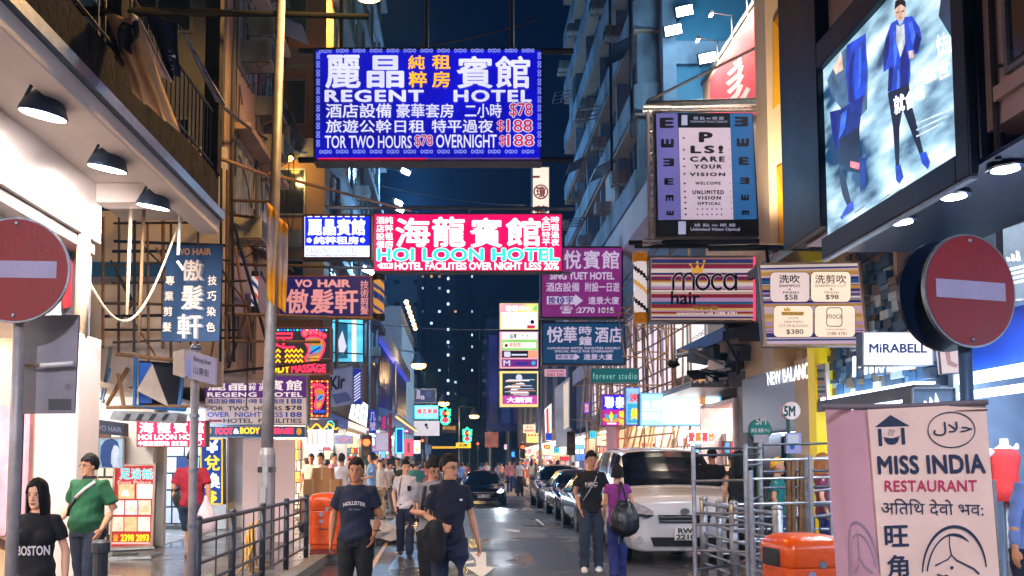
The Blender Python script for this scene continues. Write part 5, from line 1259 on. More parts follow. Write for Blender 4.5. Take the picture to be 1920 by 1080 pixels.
s.text('hair', (1258,547,1311,571), INK, 0.02); s.text('hair', (1259,548,1310,570), MATS['lilac halo'], -0.012)
s.text('We have Salt', (1300,574,1345,581), INK, 0.04, outline=GOLD, ob=0.03); s.text('appointment call 2388 4781', (1268,585,1380,592), E_('cream letters',(0,0,0)), 0.01, outline=INK, ob=0.03)
s.rect((1411,482,1416,602), E_('hot pink edge',(246,70,110),0.9,light=False)); s.done()
# ---- striped price board
Q = [(1420,494),(1612,490),(1627,649),(1433,650)]
s = Sign('price_board', 'striped salon price board with four rounded cards in an aluminium frame', Q, Y=13, th=0.16, frame=mat('pale gold frame',(214,178,140),0.4,0.4,0.15,5), fw=4, cab=CAB, panel=E_('striped face', (0,0,0)))
stripes(s, (1424,497,1620,645), 9, quad=[(1425,498),(1607,494),(1622,645),(1437,646)])
CARDS = [em('lit card face', (226,200,196), 0.8, True), em('lit card face warm', (246,216,190), 0.9, True)]
GI = mat('grey print ink',(96,92,110),0.5)
for (x0,y0,x1,y1), cm in (((1444,511,1517,566),CARDS[0]),((1520,510,1594,566),CARDS[1]),((1450,574,1523,632),CARDS[1]),((1527,574,1602,632),CARDS[1])):
    s.rrect((x0-1,y0-1,x1+1,y1+1), 9, GI); s.rrect((x0,y0,x1,y1), 8.5, cm)
s.text('洗吹', (1460,516,1498,531), INK, 0.03); s.text('SHAMPOO', (1460,534,1499,539), GI, 0.02); s.text('&', (1477,541,1482,545), GI, 0.01); s.text('FINISH', (1467,547,1496,551), GI, 0.02); s.text('$58', (1470,553,1494,564), INK, 0.01)
s.text('洗剪吹', (1527,516,1585,532), GI, 0.02); s.text('SHAMPOO CUT', (1527,534,1585,539), GI, 0.0); s.text('&', (1555,541,1560,545), GI, 0.01); s.text('FINISH', (1545,547,1572,551), GI, 0.0); s.text('$98', (1547,553,1571,563), GI, 0.015)
s.rect((1464,585,1506,592), GOLD); s.text('PACKAGE', (1466,586,1504,591), GI, 0.02); s.poly([(1469,584),(1468,577),(1473,580),(1475,575),(1478,580),(1481,577),(1480,584)], GOLD); s.text('COLOR', (1476,595,1496,599), GI, 0.0); s.text('TREATMENT', (1468,602,1506,606), GI, 0.0); s.text('CUT OR BLOWDRY', (1459,609,1515,614), GI, 0.0); s.text('$380', (1473,618,1505,628), INK, 0.01)
s.rrect((1548,577,1578,613), 6, GI); s.rrect((1549.5,578.5,1576.5,611.5), 5, CARDS[1]); s.text('moca', (1550,590,1577,598), GI, 0.0); s.text('APPOINTMENT', (1547,617,1586,620), GI, 0.0); s.text('2388 4781', (1549,623,1586,629), GI, 0.0); s.done()
b = MB(); b.tube([P(1405,462,13.2),P(1640,470,12.5)],0.04,DARKMETAL); b.tube([P(1440,492,13),P(1437,466,13.1)],0.025,DARKMETAL); b.tube([P(1600,490,13),P(1604,468,12.6)],0.025,DARKMETAL); b.tube([P(1330,465,14),P(1560,462,12.7)],0.05,DARKMETAL)
tag(b.build('support_bar'), 'dark steel support bars carrying the striped price board', 'support bar')
# ---- eye chart
s = Sign('eye_chart_sign', 'tall eye test chart sign PLS! CARE YOUR VISION in a truss frame', [(1228,212),(1411,212),(1424,442),(1233,443)], Y=17.2, th=0.25, cab=CAB, panel=mat('chart black', (12,28,46), 0.4))
LF, RT, MD = E_('chart lilac',(112,108,180),0.6), E_('chart blue',(40,100,160),0.6), E_('chart pale',(200,180,200),0.7)
s.poly([(1230,213),(1270,213),(1277,412),(1234,413)], LF); s.poly([(1368,213),(1410,213),(1419,411),(1376,412)], RT); s.poly([(1272,240),(1369,240),(1375,412),(1277,412)], MD)
for i, (x, y, w, h_, k) in enumerate(((1250,231,21,17,0),(1251,269,21,13,3),(1253,305,16,13,2),(1254,341,14,11,0),(1255,372,13,9,1),(1256,400,12,7,3))): s.text('E', (x-w/2,y-h_/2,x+w/2,y+h_/2), INK, 0.05, rot=k, mir=(k==2)) if k != 2 else s.text('E', (x-w/2,y-h_/2,x+w/2,y+h_/2), INK, 0.05, mir=True)
for i, (x, y, w, h_, k) in enumerate(((1389,229,20,16,2),(1392,268,20,12,3),(1394,303,15,13,0),(1395,340,14,11,2),(1396,371,13,9,3),(1397,400,12,7,1))): s.text('E', (x-w/2,y-h_/2,x+w/2,y+h_/2), INK, 0.05, mir=True) if k == 2 else s.text('E', (x-w/2,y-h_/2,x+w/2,y+h_/2), INK, 0.05, rot=k)
for t_, b in (('P',(1312,250,1333,267)),('LS!',(1296,275,1353,288)),('CARE',(1294,295,1357,304)),('YOUR',(1301,310,1352,317)),('VISION',(1293,325,1358,331)),('WELCOME',(1303,342,1350,347)),('UNLIMITED',(1298,358,1356,365)),('VISION',(1307,369,1350,375)),('OPTICAL',(1307,380,1350,385))): s.text(t_, b, INK, 0.05, 1.35 if len(t_) > 2 else 1.0)
for k in range(6): s.disc(1307+9*k,393,1.6,GI,n=8); s.disc(1307+9*k,403,1.6,GI,n=8)
for k, yy in enumerate((260,282,299,313,327,345,360,371,381,392,403)): s.rect((1279+k*0.4,yy-1.5,1283+k*0.4,yy+1.5), GI); s.disc(1365+k*0.6,yy,1.1,GI,n=6)
SILV = E_('chart silver',(170,170,206),0.7,light=False)
s.rect((1277,217,1288,236), SILV); s.text('Unlimited Vision Optical', (1294,227,1362,232), SILV, 0.0); s.text('視 點 ∞ 眼 鏡', (1299,220,1356,226), SILV, 0.0)
s.rect((1271,416,1285,440), SILV); s.text('Unlimited Vision Optical', (1294,428,1386,435), SILV, 0.01); s.text('視 點 ∞ 眼 鏡', (1300,420,1378,426), SILV, 0.0)
r_ = s.done()
TR = mat('white truss steel', (206,202,206), 0.4, 0.4, 0.15, 6)
b = MB()
def tr(a, c, w=0.035): b.tube([P(a[0],a[1],17.3), P(c[0],c[1],17.3)], w, TR, 6)
for xa, xb, ya, yb in ((1215,1222,205,450),(1424,1432,203,448)):
    tr((xa,ya),(xa+3,yb)); tr((xb+3,ya),(xb+6,yb))
    for k in range(6):
        y0_ = ya + (yb-ya)*k/6; tr((xa,y0_),(xb+4,y0_+18),0.022); tr((xb+4,y0_+18),(xa+1,y0_+38),0.022); tr((xa,y0_),(xb+4,y0_),0.022)
for ya in (200, 451):
    tr((1205,ya),(1440,ya-2)); tr((1205,ya+8),(1440,ya+6))
    for k in range(10): tr((1212+22*k,ya),(1223+22*k,ya+8),0.022)
b.build('truss', r_)
b = MB(); b.tube([P(1212,195,17.5), P(1478,187,16.3)], 0.06, STEEL); b.tube([P(1213,190,17.5), P(1470,64,16.3)], 0.03, STEEL); b.tube([P(1180,455,17.6), P(1480,452,16.3)], 0.05, DARKMETAL); b.tube([P(1190,462,17.4), P(1470,462,16.6)], 0.04, DARKMETAL)
b.build('tie_bar', r_)
# ---- white shoe shop sign
s = Sign('shoe_shop_sign', 'white MIRABELL light box sign before the stone mosaic', (1617,623,1748,685), Y=11.1, th=0.18, cab=CAB, frame=FRA, fw=1.2, panel=E_('shoe sign white', (250,246,246), 1.05))
s.text('MiRABELL', (1630,645,1737,661), mat('navy letter ink',(20,44,96),0.5), 0.03); s.done()
s = Sign('poster_panel', 'lit poster of bare feet beside the no entry sign post', [(1757,652),(1808,640),(1808,700),(1762,703)], Y=10.5, th=0.06, frame=SLATE, fw=2, panel=E_('beige photo',(196,176,170),0.8))
s.poly([(1770,655),(1780,652),(1782,676),(1796,684),(1792,690),(1776,684)], E_('skin photo',(170,130,124),0.6,light=False)); s.done()
s = Sign('striped_light_sign', 'lit sign of white slanting bars at the far right edge over the sports shop', [(1880,430),(1925,415),(1925,560),(1884,560)], Y=7.6, th=0.1, cab=SLATE, panel=E_('pale grey photo',(160,180,200),0.7,var=0.4,scale=4))
for k in range(3): s.poly([(1888+9*k,490),(1895+9*k,489),(1892+9*k,490-7-5*k),(1886+9*k,490-8-6*k)], L_LOGO)
for k in range(4): s.stroke([(1890,606+9*k-100),(1924,598+9*k-100)], 4, L_LOGO)
s.done()
# round green 5M sign, white round sign
def round_sign(name, label, cx, cyy, rpx, Y, facem, edge, items, post_py):
    s = Sign(name, label, (cx-rpx,cyy-rpx,cx+rpx,cyy+rpx), Y=Y, cat='sign')
    c = P(cx,cyy,Y); rad = rpx/F*Y; b = MB(); n = 28
    b.prism([c + Vector((rad*math.cos(2*math.pi*q/n),0.0,rad*math.sin(2*math.pi*q/n))) for q in range(n)], (0,0.1,0), edge); b.build('disc', s.root)
    s.disc(cx,cyy,rpx*0.97,facem)
    for f_ in items: f_(s)
    s.root.location.z  # base stays under the disc
    b = MB(); b.tube([c+Vector((0,0.16,-rad*0.6)), Vector((c.x,c.y+0.16,0.13))], 0.035, mat('green pole',(30,96,80),0.5), 8); b.build('post', s.root)
    return s.done()
GRN = mat('green round face',(16,112,104),0.5,em=0.3)
round_sign('round_sign', 'green round 5M sign on a post by the railings', 1426, 806, 21, 15.0, GRN, mat('green edge',(10,70,66),0.5), [lambda s: s.text('5M',(1417,782,1436,796),WHITE_S,0.03), lambda s: s.text('美容 纖體 中心',(1408,803,1444,811),WHITE_S,0.03), lambda s: s.rect((1413,815,1441,830),mat('lilac notice',(206,196,214),0.6))], 0)
round_sign('round_sign', 'white round 5M sign before the dark shoe shop doorway', 1484, 770, 17, 14.6, mat('white round face',(226,214,214),0.5,em=0.35), mat('pink edge',(220,180,176),0.5), [lambda s: s.text('5M',(1470,762,1490,780),mat('green letter',(20,80,76),0.5),0.04)], 0)
s = Sign('notice_board', 'pale lilac upright notice board under the white round sign', (1474,812,1502,850), Y=14.3, th=0.08, cab=CAB, panel=mat('lilac board',(150,150,200),0.5,em=0.25)); s.rect((1477,815,1497,832),WHITE_S); s.disc(1485,838,5,BLUEP); s.done()

# ---- far signs
s = Sign('far_sign', 'dark blue unlit hoarding above the left crowd at the far corner', (776,729,818,756), Y=70, th=0.4, cab=CAB, frame=STEEL, fw=1, panel=mat('dim blue hoarding',(40,66,100),0.5,em=0.2)); s.text('昌',(781,732,788,748),TL_,0.02); s.text('B',(790,742,796,749),TL_,0.02); s.disc(804,740,6,mat('dim blue print',(60,90,140),0.5,em=0.2)); s.done()
s = Sign('far_sign', 'cyan rimmed light box with four red characters at the far corner', (777,760,822,786), Y=69, th=0.4, cab=CAB, frame=E_('cyan rim',(60,220,240),1.3), fw=1.5, panel=E_('pale cyan face',(150,225,245),1.1))
for k, ch in enumerate('福五家庭'): s.text(ch,(782+10*k,767,790+10*k,775),E_('coral ink',(0,0,0)),0.06)
s.done()
s = Sign('far_sign', 'plain white far hoarding with small dark mark under the cyan light box', (776,789,824,817), Y=68.5, th=0.4, cab=CAB, panel=E_('grey white face',(206,200,206),0.9)); s.disc(799,797,3,INK); s.disc(801,802,2,INK); s.done()
s = Sign('far_sign', 'white board with rows of red characters far off on the right pavement', (981,796,1004,812), Y=52, th=0.2, cab=CAB, panel=E_('cream far board',(255,226,196),1.0)); s.text('中心',(986,798,1000,803),E_('amber ink',(0,0,0)),0.05); s.text('服務專門',(983,805,1002,810),E_('amber ink',(0,0,0)),0.05); s.done()
s = Sign('far_sign', 'yellow far board with red dots below the cream board on the right', (987,812,1015,830), Y=51, th=0.2, cab=CAB, panel=E_('yellow far board',(250,230,130),1.0))
for k in range(4): s.disc(991+6*k,816,2,E_('coral ink',(0,0,0)),n=8)
s.done()
s = Sign('far_banner', 'tall striped red, white and blue banner far off on the right', [(1021,768),(1034,756),(1034,828),(1023,826)], Y=50, th=0.1, panel=E_('white far banner',(246,246,255),1.1))
s.poly([(1024,768),(1028,764),(1029,812),(1025,812)],E_('coral ink',(0,0,0))); s.poly([(1029,762),(1031,760),(1031,815),(1029,818)],NYEL); s.poly([(1023,812),(1034,812),(1034,826),(1023,825)],E_('foot blue',(0,0,0))); s.done()
s = Sign('far_banner', 'grey slanted wall banner far off right of the striped banner', [(1040,728),(1068,707),(1068,838),(1042,840)], Y=49, th=0.2, cab=CAB, panel=E_('silver far banner',(150,150,165),0.6,var=0.3,scale=0.8)); s.poly([(1056,722),(1066,714),(1066,800),(1057,806)],E_('pale far strip',(226,206,190),0.8,light=False)); s.done()
s = Sign('far_sign', 'small red sign below the grey far banner', (1019,833,1032,842), Y=48, th=0.1, panel=E_('deep red far',(180,40,70),0.7)); s.text('本店',(1021,835,1030,840),NYEL,0.05); s.done()
# gourd-shaped neon signs hanging over the far crossing
def gourd(label, cx, y0, y1, Y):
    k = (y1-y0)/62.0; c = P(cx,y1,Y); r = thing('neon_gourd_sign', label, 'neon sign', c, 'gourd shaped neon signs')
    def pt(x,y,off=0.0): return P(cx+x*k, y0+y*k, Y) + Vector((0,-off,0))
    b = MB(); 
    for (cy_, rx, ry) in ((24,15,13),(46,14,13)): b.prism([pt(rx*math.cos(q*math.pi/9), cy_+ry*math.sin(q*math.pi/9)) for q in range(18)], (0,0.3,0), mat('dark neon back',(40,16,24),0.6))
    b.build('back_plate', r)
    b = MB()
    b.tube([pt(x,y,0.08) for x,y in ((-16,12),(-14,22),(-15,30),(-8,36),(-14,42),(-14,50),(-6,58),(0,59),(6,58),(14,50),(14,42),(8,36),(15,30),(14,22),(16,12),(8,14),(0,4),(-8,14),(-16,12))], 0.09*Y/70, NGRN, 5)
    b.build('outline_tube', r)
    b = MB()
    for (x,y,rx,mm) in ((-6,24,6,NRED),(6,24,6,NYEL),(0,47,10,NRED)):
        b.prism([pt(x+rx*math.cos(q*math.pi/7), y+rx*math.sin(q*math.pi/7), 0.05) for q in range(14)], (0,-0.05,0), mm)
    b.build('emblem', r)
    b = MB(); b.tube([pt(0,4), pt(0,-14)], 0.06, DARKMETAL, 5); b.tube([pt(0,-14,-0.1), pt(40 if cx < 850 else 34,-16,-0.1)], 0.07, DARKMETAL, 5); b.build('hanger', r)
gourd('larger left gourd shaped neon sign, green outline and red discs', 835, 761, 797, 74)
gourd('smaller right gourd shaped neon sign, green outline and orange discs', 876, 800, 831, 90)
s = Sign('far_sign', 'yellow lit board under the right gourd neon sign', (855,830,883,840), Y=92, th=0.3, cab=CAB, panel=E_('amber far board',(250,196,30),1.2)); s.text('大押',(860,832,876,838),INK,0.05); s.done()
s = Sign('far_sign', 'dim gold characters on dark board under the left gourd neon sign', (828,797,856,812), Y=95, th=0.3, cab=CAB, panel=mat('dark far board',(50,40,36),0.6)); s.text('新明威',(830,799,854,806),E_('dull gold',(200,140,60),0.6,light=False),0.05); s.done()
s = Sign('far_sign', 'long thin amber light band across the far junction', (810,837,855,841), Y=110, th=0.3, panel=E_('amber band',(250,170,30),1.0)); s.done()

# ---- small far signs that layer up both sides of the street
fr_ = random.Random(33)
FC = [('magenta',(220,40,140)),('sky',(110,190,250)),('white',(250,244,250)),('cobalt',(30,70,220)),('amber',(255,180,60)),('red',(230,40,60)),('violet',(120,70,200)),('aqua',(70,220,220))]
for k, (px, py, w, h_, Y) in enumerate(((640,842,16,10,40),(655,860,22,8,44),(671,812,9,22,46),(682,848,14,9,48),(700,856,16,9,52),(718,852,9,14,55),(731,858,12,8,58),(742,790,7,16,62),(762,806,10,12,66),(706,740,8,30,50),(1028,858,14,8,58),(1044,842,10,14,50),(1012,850,12,8,62),(1085,838,20,9,43),(1100,765,10,22,40),(962,852,8,12,80),(990,846,10,8,70),(1060,860,18,8,46),(948,838,6,10,90),(1112,815,14,14,38))):
    n_, c = FC[(k*5) % 8]; n2, c2 = FC[(k*3+2) % 8]
    s = Sign('shop_sign', 'tiny far %s lit sign with %s marks on the %s side, %s' % (n_, n2, 'left' if px < 865 else 'right', 'upright' if h_ > w else 'wide'), (px-w/2,py-h_/2,px+w/2,py+h_/2), Y=Y, th=0.25, cab=CAB, frame=FR, fw=0.6, panel=E_('far '+n_, c, 1.1), group='tiny far signs')
    t_ = fr_.choice(('美容','大押','藥房','金行','茶餐','飯店'))
    (s.vtext if h_ > w else s.htext)(t_, (px-w*0.36,py-h_*0.36,px+w*0.36,py+h_*0.36), E_('far '+n2, c2, 1.1), 0.02); s.done()
# ================================================================ lamp posts
POLEP = mat('grey painted pole', (150,146,150), 0.5, 0.3, 0.25, 5, 0.15, dirt=0.3)
def lamp_post(x, y, label, reach=1.35, h=8.25, pw=1250, col=(1.0,0.55,0.16), lens=None, cut=None):
    r = thing('street_lamp', label, 'street lamp', (x, y, 0.13), 'sodium street lamps')
    b = MB(); b.tube([(x,y,0.13),(x,y,1.75),(x,y,1.85)], [0.125,0.12,0.095], POLEP, 14); b.build('base_column', r, smooth=False)
    b = MB(); b.tube([(x,y,1.85),(x+0.03,y,4),(x+0.12,y,h-0.3)], [0.088,0.082,0.06], POLEP, 12); b.build('pole', r, smooth=True)
    b = MB(); b.tube([(x+0.12,y,h-0.3),(x+0.2,y,h),(x+0.5,y,h+0.2),(x+reach-0.2,y,h+0.28)], [0.05,0.045,0.04,0.04], POLEP, 10); b.build('arm', r, smooth=True)
    b = MB(); c = Vector((x+reach,y,h+0.25)); b.ell(c, (0.42,0.16,0.11), DARKMETAL, 14, 8); b.build('lamp_housing', r, smooth=True)
    b = MB(); b.ell(c + Vector((0.02,0,-0.07)), (0.32,0.13,0.09), lens or L_SOD, 14, 8); b.build('lens', r, smooth=True)
    b = MB(); b.bb(x-0.11,x+0.11,y-0.11,y+0.11,1.5,1.58,BLACK); b.bb(x-0.06,x+0.02,y-0.15,y-0.1,0.9,1.3,POLEP); b.build('clamp', r)
    lamp('SPOT', 'lamp_light', r, c + Vector((0.02,0,-0.3)), pw, col, 0.2, c - Vector((0 if cut else 2.5,-0.5,9 if cut else 5)), cut or 148, 0.12 if cut else 0.35)
    return r
pb = G(497, 1046, 0.13)
lamp_post(-2.78, 13.0, 'tall grey street lamp post by the left railing, sodium lamp at its top', 1.42, 9.6)
lamp_post(-2.78, -9.0, 'tall grey street lamp post added unseen behind the camera as front fill', 1.42, 8.1, 5200, (0.94,0.89,1.0), L_LENS, 157)  # lamp added out of view behind the camera to light the fronts
for (px, py, Y, lb) in ((785,686,62,'distant sodium street lamp with cone shade before the blue mall'), (832,757,85,'far sodium street lamp above the left gourd neon sign'), (889,781,95,'far sodium street lamp in front of the dark tower')):
    c = P(px,py,Y); t = thing('street_lamp', lb, 'street lamp', (c.x-1.6,c.y,0.13), 'far sodium street lamps')
    b = MB(); b.tube([(c.x-1.6,c.y,0.13),(c.x-1.6,c.y,c.z+0.9),(c.x-1.4,c.y,c.z+1.1),(c.x,c.y,c.z+0.9)], [0.11,0.07,0.06,0.05], STEEL, 8); b.build('pole', t)
    b = MB(); b.lathe(c, [(0.1,0.9),(0.45,0.35),(0.6,0.1)], STEEL, 14); b.build('lamp_shade', t)
    b = MB(); b.ell(c, (0.5,0.5,0.22), L_SOD, 12, 6); b.build('lens', t)
    lamp('POINT','lamp_light', t, c + Vector((0,-0.5,-0.8)), 500, (1.0,0.66,0.3), 0.3)
# horizontal dark bar and stays
b = MB(); SOOT = mat('soot black bar', (7,7,8), 0.95, 0, 0.2, 5, spec=0.05); b.tube([P(8,18,7.0), P(520,26,13.2), P(690,32,13.6)], 0.045, SOOT, 8)
tag(b.build('tie_bar', smooth=True), 'long black tie bar from the stained balcony to the lamp post top', 'tie bar')
for (a, c, lb) in (((342,270,14.0),(520,337,16.5),'bamboo stay slanting from the balcony end to the lamp post'), ((505,326,16),(770,395,27.5),'bamboo stay slanting behind the lamp post towards the red sign'), ((150,258,9.5),(342,270,13.9),'bamboo pole resting along the balcony parapet')):
    b = MB(); b.tube([P(*a), P(*c)], 0.035, BAMBOO, 7); tag(b.build('stay', smooth=True), lb, 'stay', 'bamboo stays')
def wire(name, label, a, c, sag=0.3, r=0.012, m=None):
    p, q = P(*a), P(*c); pts = []
    for i in range(17):
        u = i/16; v = p*(1-u) + q*u; v.z -= sag*4*u*(1-u); pts.append(v)
    b = MB(); b.tube(pts, r, m or WIRE, 5); return tag(b.build(name), label, 'cable')
for (px, py, Y, lb) in ((760,321,46,'topmost white facade floodlight below the blue hotel sign'),(747,379,50,'second white facade floodlight below the blue hotel sign'),(749,392,52,'third white facade floodlight just above the crimson sign'),(690,505,34,'white facade floodlight between the small blue sign and navy salon sign')):
    c = P(px,py,Y); t = thing('facade_floodlight', lb, 'floodlight', c, 'white facade floodlights'); b = MB(); b.box(c+Vector((-0.1,0.1,0.05)),(0.5,0.4,0.25),BLACK,ry=R(25)); b.build('housing', t); b = MB(); b.box(c+Vector((0.02,-0.1,-0.06)),(0.42,0.3,0.16),L_LENS,ry=R(25)); b.build('lens', t)
    b = MB(); b.tube([c,(-4.3,c.y+0.2,c.z+0.3)],0.04,DARKMETAL,6); b.build('arm', t); lamp('POINT','lamp_light',t,c+Vector((0.5,-0.3,-0.2)),1000,(0.22,0.58,1.0),0.25)
wire('cable', 'thin cable crossing the street below the crimson sign', (640,600,40), (936,618,44), 0.15, 0.02, STEEL)
wire('cable', 'thin cable crossing high behind the blue hotel sign, right end higher', (760,92,24), (1010,36,24), 0.1, 0.02, BAMBOO_D)
wire('cable', 'long black cable from balcony corner down to the lamp post', (413,196,14.4), (575,286,26), 0.2, 0.03)
wire('cable', 'faint cable slanting below the blue hotel sign', (700,345,35), (985,385,45), 0.2, 0.02, STEEL)
b = MB()
pts = [P(168+ (345-168)*u, 530 + (395-530)*u + 150*math.sin(math.pi*u)**1.0*(1-0.3*u), 10.3+2*u) for u in [k/18 for k in range(19)]]
b.tube(pts, 0.016, mat('cream cable',(226,204,176),0.5), 6); tag(b.build('loop_cable', smooth=True), 'cream cable drooping in a wide loop in front of the scaffolding', 'cable')
# soffit bracket
b = MB()
for a, c in (((312,352),(312,392)),((312,352),(340,348)),((340,348),(338,395)),((312,392),(348,400)),((318,372),(340,352)),((312,380),(336,400))): b.tube([P(*a,11.9),P(*c,11.9)],0.03,WHITE_S,6)
b.tube([P(338,395,11.9),P(334,478,11.9)],0.022,WHITE_S,6); b.tube([P(333,490,11.9),P(344,506,11.9)],0.02,WHITE_S,6)
tag(b.build('bracket_frame'), 'white triangular steel bracket hanging at the end of the soffit', 'bracket')
for (x0,y0,x1,y1,Y,m,lb) in ((247,350,238,590,11.6,'cream','pale pole hanging from the soffit, left of two'),(270,392,260,640,11.9,'tan','tan pole hanging from the soffit, right of two')):
    b = MB(); b.tube([P(x0,y0,Y),P(x1,y1,Y)],0.024,CREAM if m=='cream' else BAMBOO,8); tag(b.build('hanging_pole', smooth=True), lb, 'pole', 'poles hanging from the soffit')

# ================================================================ scaffolding on the left
r = thing('pole_scaffold', 'dark bamboo and steel scaffold before the recessed wall on the left', 'scaffold', (-4.6,14.6,2.9))
sr = random.Random(4)
for px in (196,222,250,276,306,322,372,412,424,436): 
    b = MB(); Y = 14.4 + sr.random()*1.2; b.tube([P(px+sr.uniform(-3,3),(395 if px<400 else 300)+sr.uniform(0,30),Y),P(px+sr.uniform(-4,4),650+sr.uniform(0,40),Y)],0.02+sr.random()*0.012,sr.choice((BAMBOO_D,DARKMETAL,RUST,BAMBOO_D)),7); b.build('upright', r)
for py in (420,455,470,495,528,567,590,620,640): 
    b = MB(); Y = 14.3 + sr.random()*1.2; b.tube([P(185+sr.uniform(0,30),py+sr.uniform(-3,3),Y),P(455+sr.uniform(-60,60),py+sr.uniform(-8,6),Y)],0.018+sr.random()*0.012,sr.choice((BAMBOO_D,DARKMETAL,BAMBOO_D)),7); b.build('ledger', r)
for k in range(16):
    b = MB(); Y = 14.3 + sr.random(); x, y = sr.uniform(185,430), sr.uniform(450,630); b.tube([P(x,y,Y),P(x+sr.uniform(-55,55),y+sr.uniform(25,80),Y)],0.017,sr.choice((BAMBOO_D,DARKMETAL,BAMBOO,RUST)),6); b.build('brace', r)
b = MB(); b.bb(-7.6,-4.3,16.2,16.33,3.0,7.4,mat('pale boarded wall',(206,198,200),0.7,0,0.2,1.6,dirt=0.4)); b.bb(-7.6,-4.3,16.1,16.2,5.0,5.25,BLUEP); b.build('back_board', r)
# right end of the scaffold: poles sticking out beside the lamp post
r = thing('bamboo_outrigger', 'crossed bamboo outrigger poles beside the yellow cloth banners', 'scaffold', P(445,640,16))
for a, c in (((405,375),(510,378)),((425,495),(610,500)),((420,588),(700,598)),((430,402),(478,408)),((438,420),(500,640)),((440,460),(470,640)),((420,640),(600,641)),((428,690),(470,560)),((405,700),(620,676))):
    b = MB(); b.tube([P(*a,16+sr.random()),P(*c,16.5+sr.random())],0.03,sr.choice((BAMBOO_D,BAMBOO_D,DARKMETAL,BAMBOO)),6); b.build('pole', r)
b = MB(); b.poly([P(428,445,17.2),P(510,545,17.6),P(510,590,17.6),P(428,590,17.2)],mat('violet grey sheeting',(120,120,180),0.7,0,0.25,1.5)); b.build('sheeting', r)

# bird-cage like sign frame with triangle
r = thing('broken_sign_frame', 'broken blue steel sign frame holding a triangular grey board', 'sign frame', P(290,765,14.5))
for a, c, m in (((255,668),(252,762),BLUEP),((344,690),(336,764),BLUEP),((255,762),(350,768),BLUEP),((218,664),(330,676),BAMBOO),((200,764),(360,762),BAMBOO),((208,650),(192,756),STEEL),((222,700),(232,762),BAMBOO),((200,760),(240,690),RUST),((205,690),(190,750),BLUEP)):
    b = MB(); b.tube([P(*a,14.4),P(*c,14.4)],0.035,m,6); b.build('frame_bar', r)
b = MB(); b.prism([P(285,683,14.35),P(256,732,14.35),P(315,762,14.35)],(0,0.03,0),mat('grey triangle board',(186,176,172),0.7,0,0.12,4,dirt=0.2)); b.build('triangle_board', r)
b = MB(); b.prism([P(260,676,14.6),P(346,682,14.6),P(338,758,14.6),P(260,760,14.6)],(0,0.05,0),mat('black mesh backing',(20,24,40),0.8)); b.build('backing', r)
b = MB(); b.prism([P(261,680,14.5),P(284,680,14.5),P(284,756,14.5),P(261,756,14.5)],(0,0.02,0),mat('blue sign remnant',(20,80,170),0.5,em=0.2)); b.build('sign_remnant', r)
b = MB(); b.prism([P(212,770,14.2),P(334,774,14.2),P(330,792,14.2),P(205,786,14.2)],(0,0.5,0),STEEL)
for k in range(4): b.prism([P(238+24*k,776,14.19),P(246+24*k,776,14.19),P(238+24*k,788,14.19),P(230+24*k,788,14.19)],(0,-0.01,0),SLATE)
b.build('awning', r)

# ================================================================ cloth banners
def cloth(name, label, pts, Y, m, cat='banner', th=0.01, wob=0.05, fold=9.0, marks=None, nu=10, nv=16, dy=0.0):
    """a hanging cloth: quad TL TR BR BL with folds"""
    q = [P(x, y, Y + (dy if i in (1,2) else 0)) for i, (x, y) in enumerate(pts)]
    b = MB(); vs = []; rr = random.Random(len(label))
    ph = rr.random()*6
    for j in range(nv+1):
        for i in range(nu+1):
            u, v = i/nu, 1-j/nv; p = bil(q, u, v)
            p.y += wob*math.sin(fold*u + ph + 1.5*v)*(0.3+0.7*(1-v)) + wob*0.5*math.sin(5*v+ph+3*u); vs.append(p)
    fs = [(j*(nu+1)+i, j*(nu+1)+i+1, (j+1)*(nu+1)+i+1, (j+1)*(nu+1)+i) for j in range(nv) for i in range(nu)]
    b.add(vs, fs, m); o = tag(b.build(name, smooth=True), label, cat)
    md = o.modifiers.new('cloth thickness','SOLIDIFY'); md.thickness = th
    if marks:
        mb = MB()
        for t_, bb_, mm in marks:
            for s_ in (1,):
                uv, fs_ = glyph_unit(t_, 0.03)
                pp = []
                for gx, gy in uv:
                    u = bb_[0] + (bb_[2]-bb_[0])*gx; v = 1-(bb_[3] - (bb_[3]-bb_[1])*gy)
                    p = bil(q, u, v); p.y += wob*math.sin(fold*u+ph+1.5*v)*(0.3+0.7*(1-v)) + wob*0.5*math.sin(5*v+ph+3*u) - 0.015; pp.append(p)
                mb.add(pp, fs_, mm)
        mb.build('lettering', o)
    return o
YCL = mat('yellow white cloth',(226,196,150),0.8,0,0.12,3,0.2); YC2 = mat('saffron cloth',(226,160,40),0.8,0,0.15,3,0.2)
def two_tone(name, a, c, z0, z1):
    m = bpy.data.materials.new(name); m.use_nodes = True; n, l = m.node_tree.nodes, m.node_tree.links; b_ = n['Principled BSDF']
    tc = n.new('ShaderNodeTexCoord'); sp = n.new('ShaderNodeSeparateXYZ'); l.new(tc.outputs['Generated'], sp.inputs[0])
    nz = n.new('ShaderNodeTexNoise'); nz.inputs['Scale'].default_value = 4; l.new(tc.outputs['Object'], nz.inputs[0])
    ad = n.new('ShaderNodeMath'); ad.operation = 'MULTIPLY_ADD'; l.new(nz.outputs[0], ad.inputs[0]); ad.inputs[1].default_value = 0.25; l.new(sp.outputs[2], ad.inputs[2])
    rp = n.new('ShaderNodeValToRGB'); e = rp.color_ramp.elements; e[0].position = z0; e[0].color = lin(c)+(1,); e[1].position = z1; e[1].color = lin(a)+(1,)
    q_ = e.new(0.93); q_.color = lin(a)+(1,); q2 = e.new(0.99); q2.color = lin(c)+(1,)
    l.new(ad.outputs[0], rp.inputs[0]); l.new(rp.outputs[0], b_.inputs['Base Color']); b_.inputs['Roughness'].default_value = 0.75
    return m
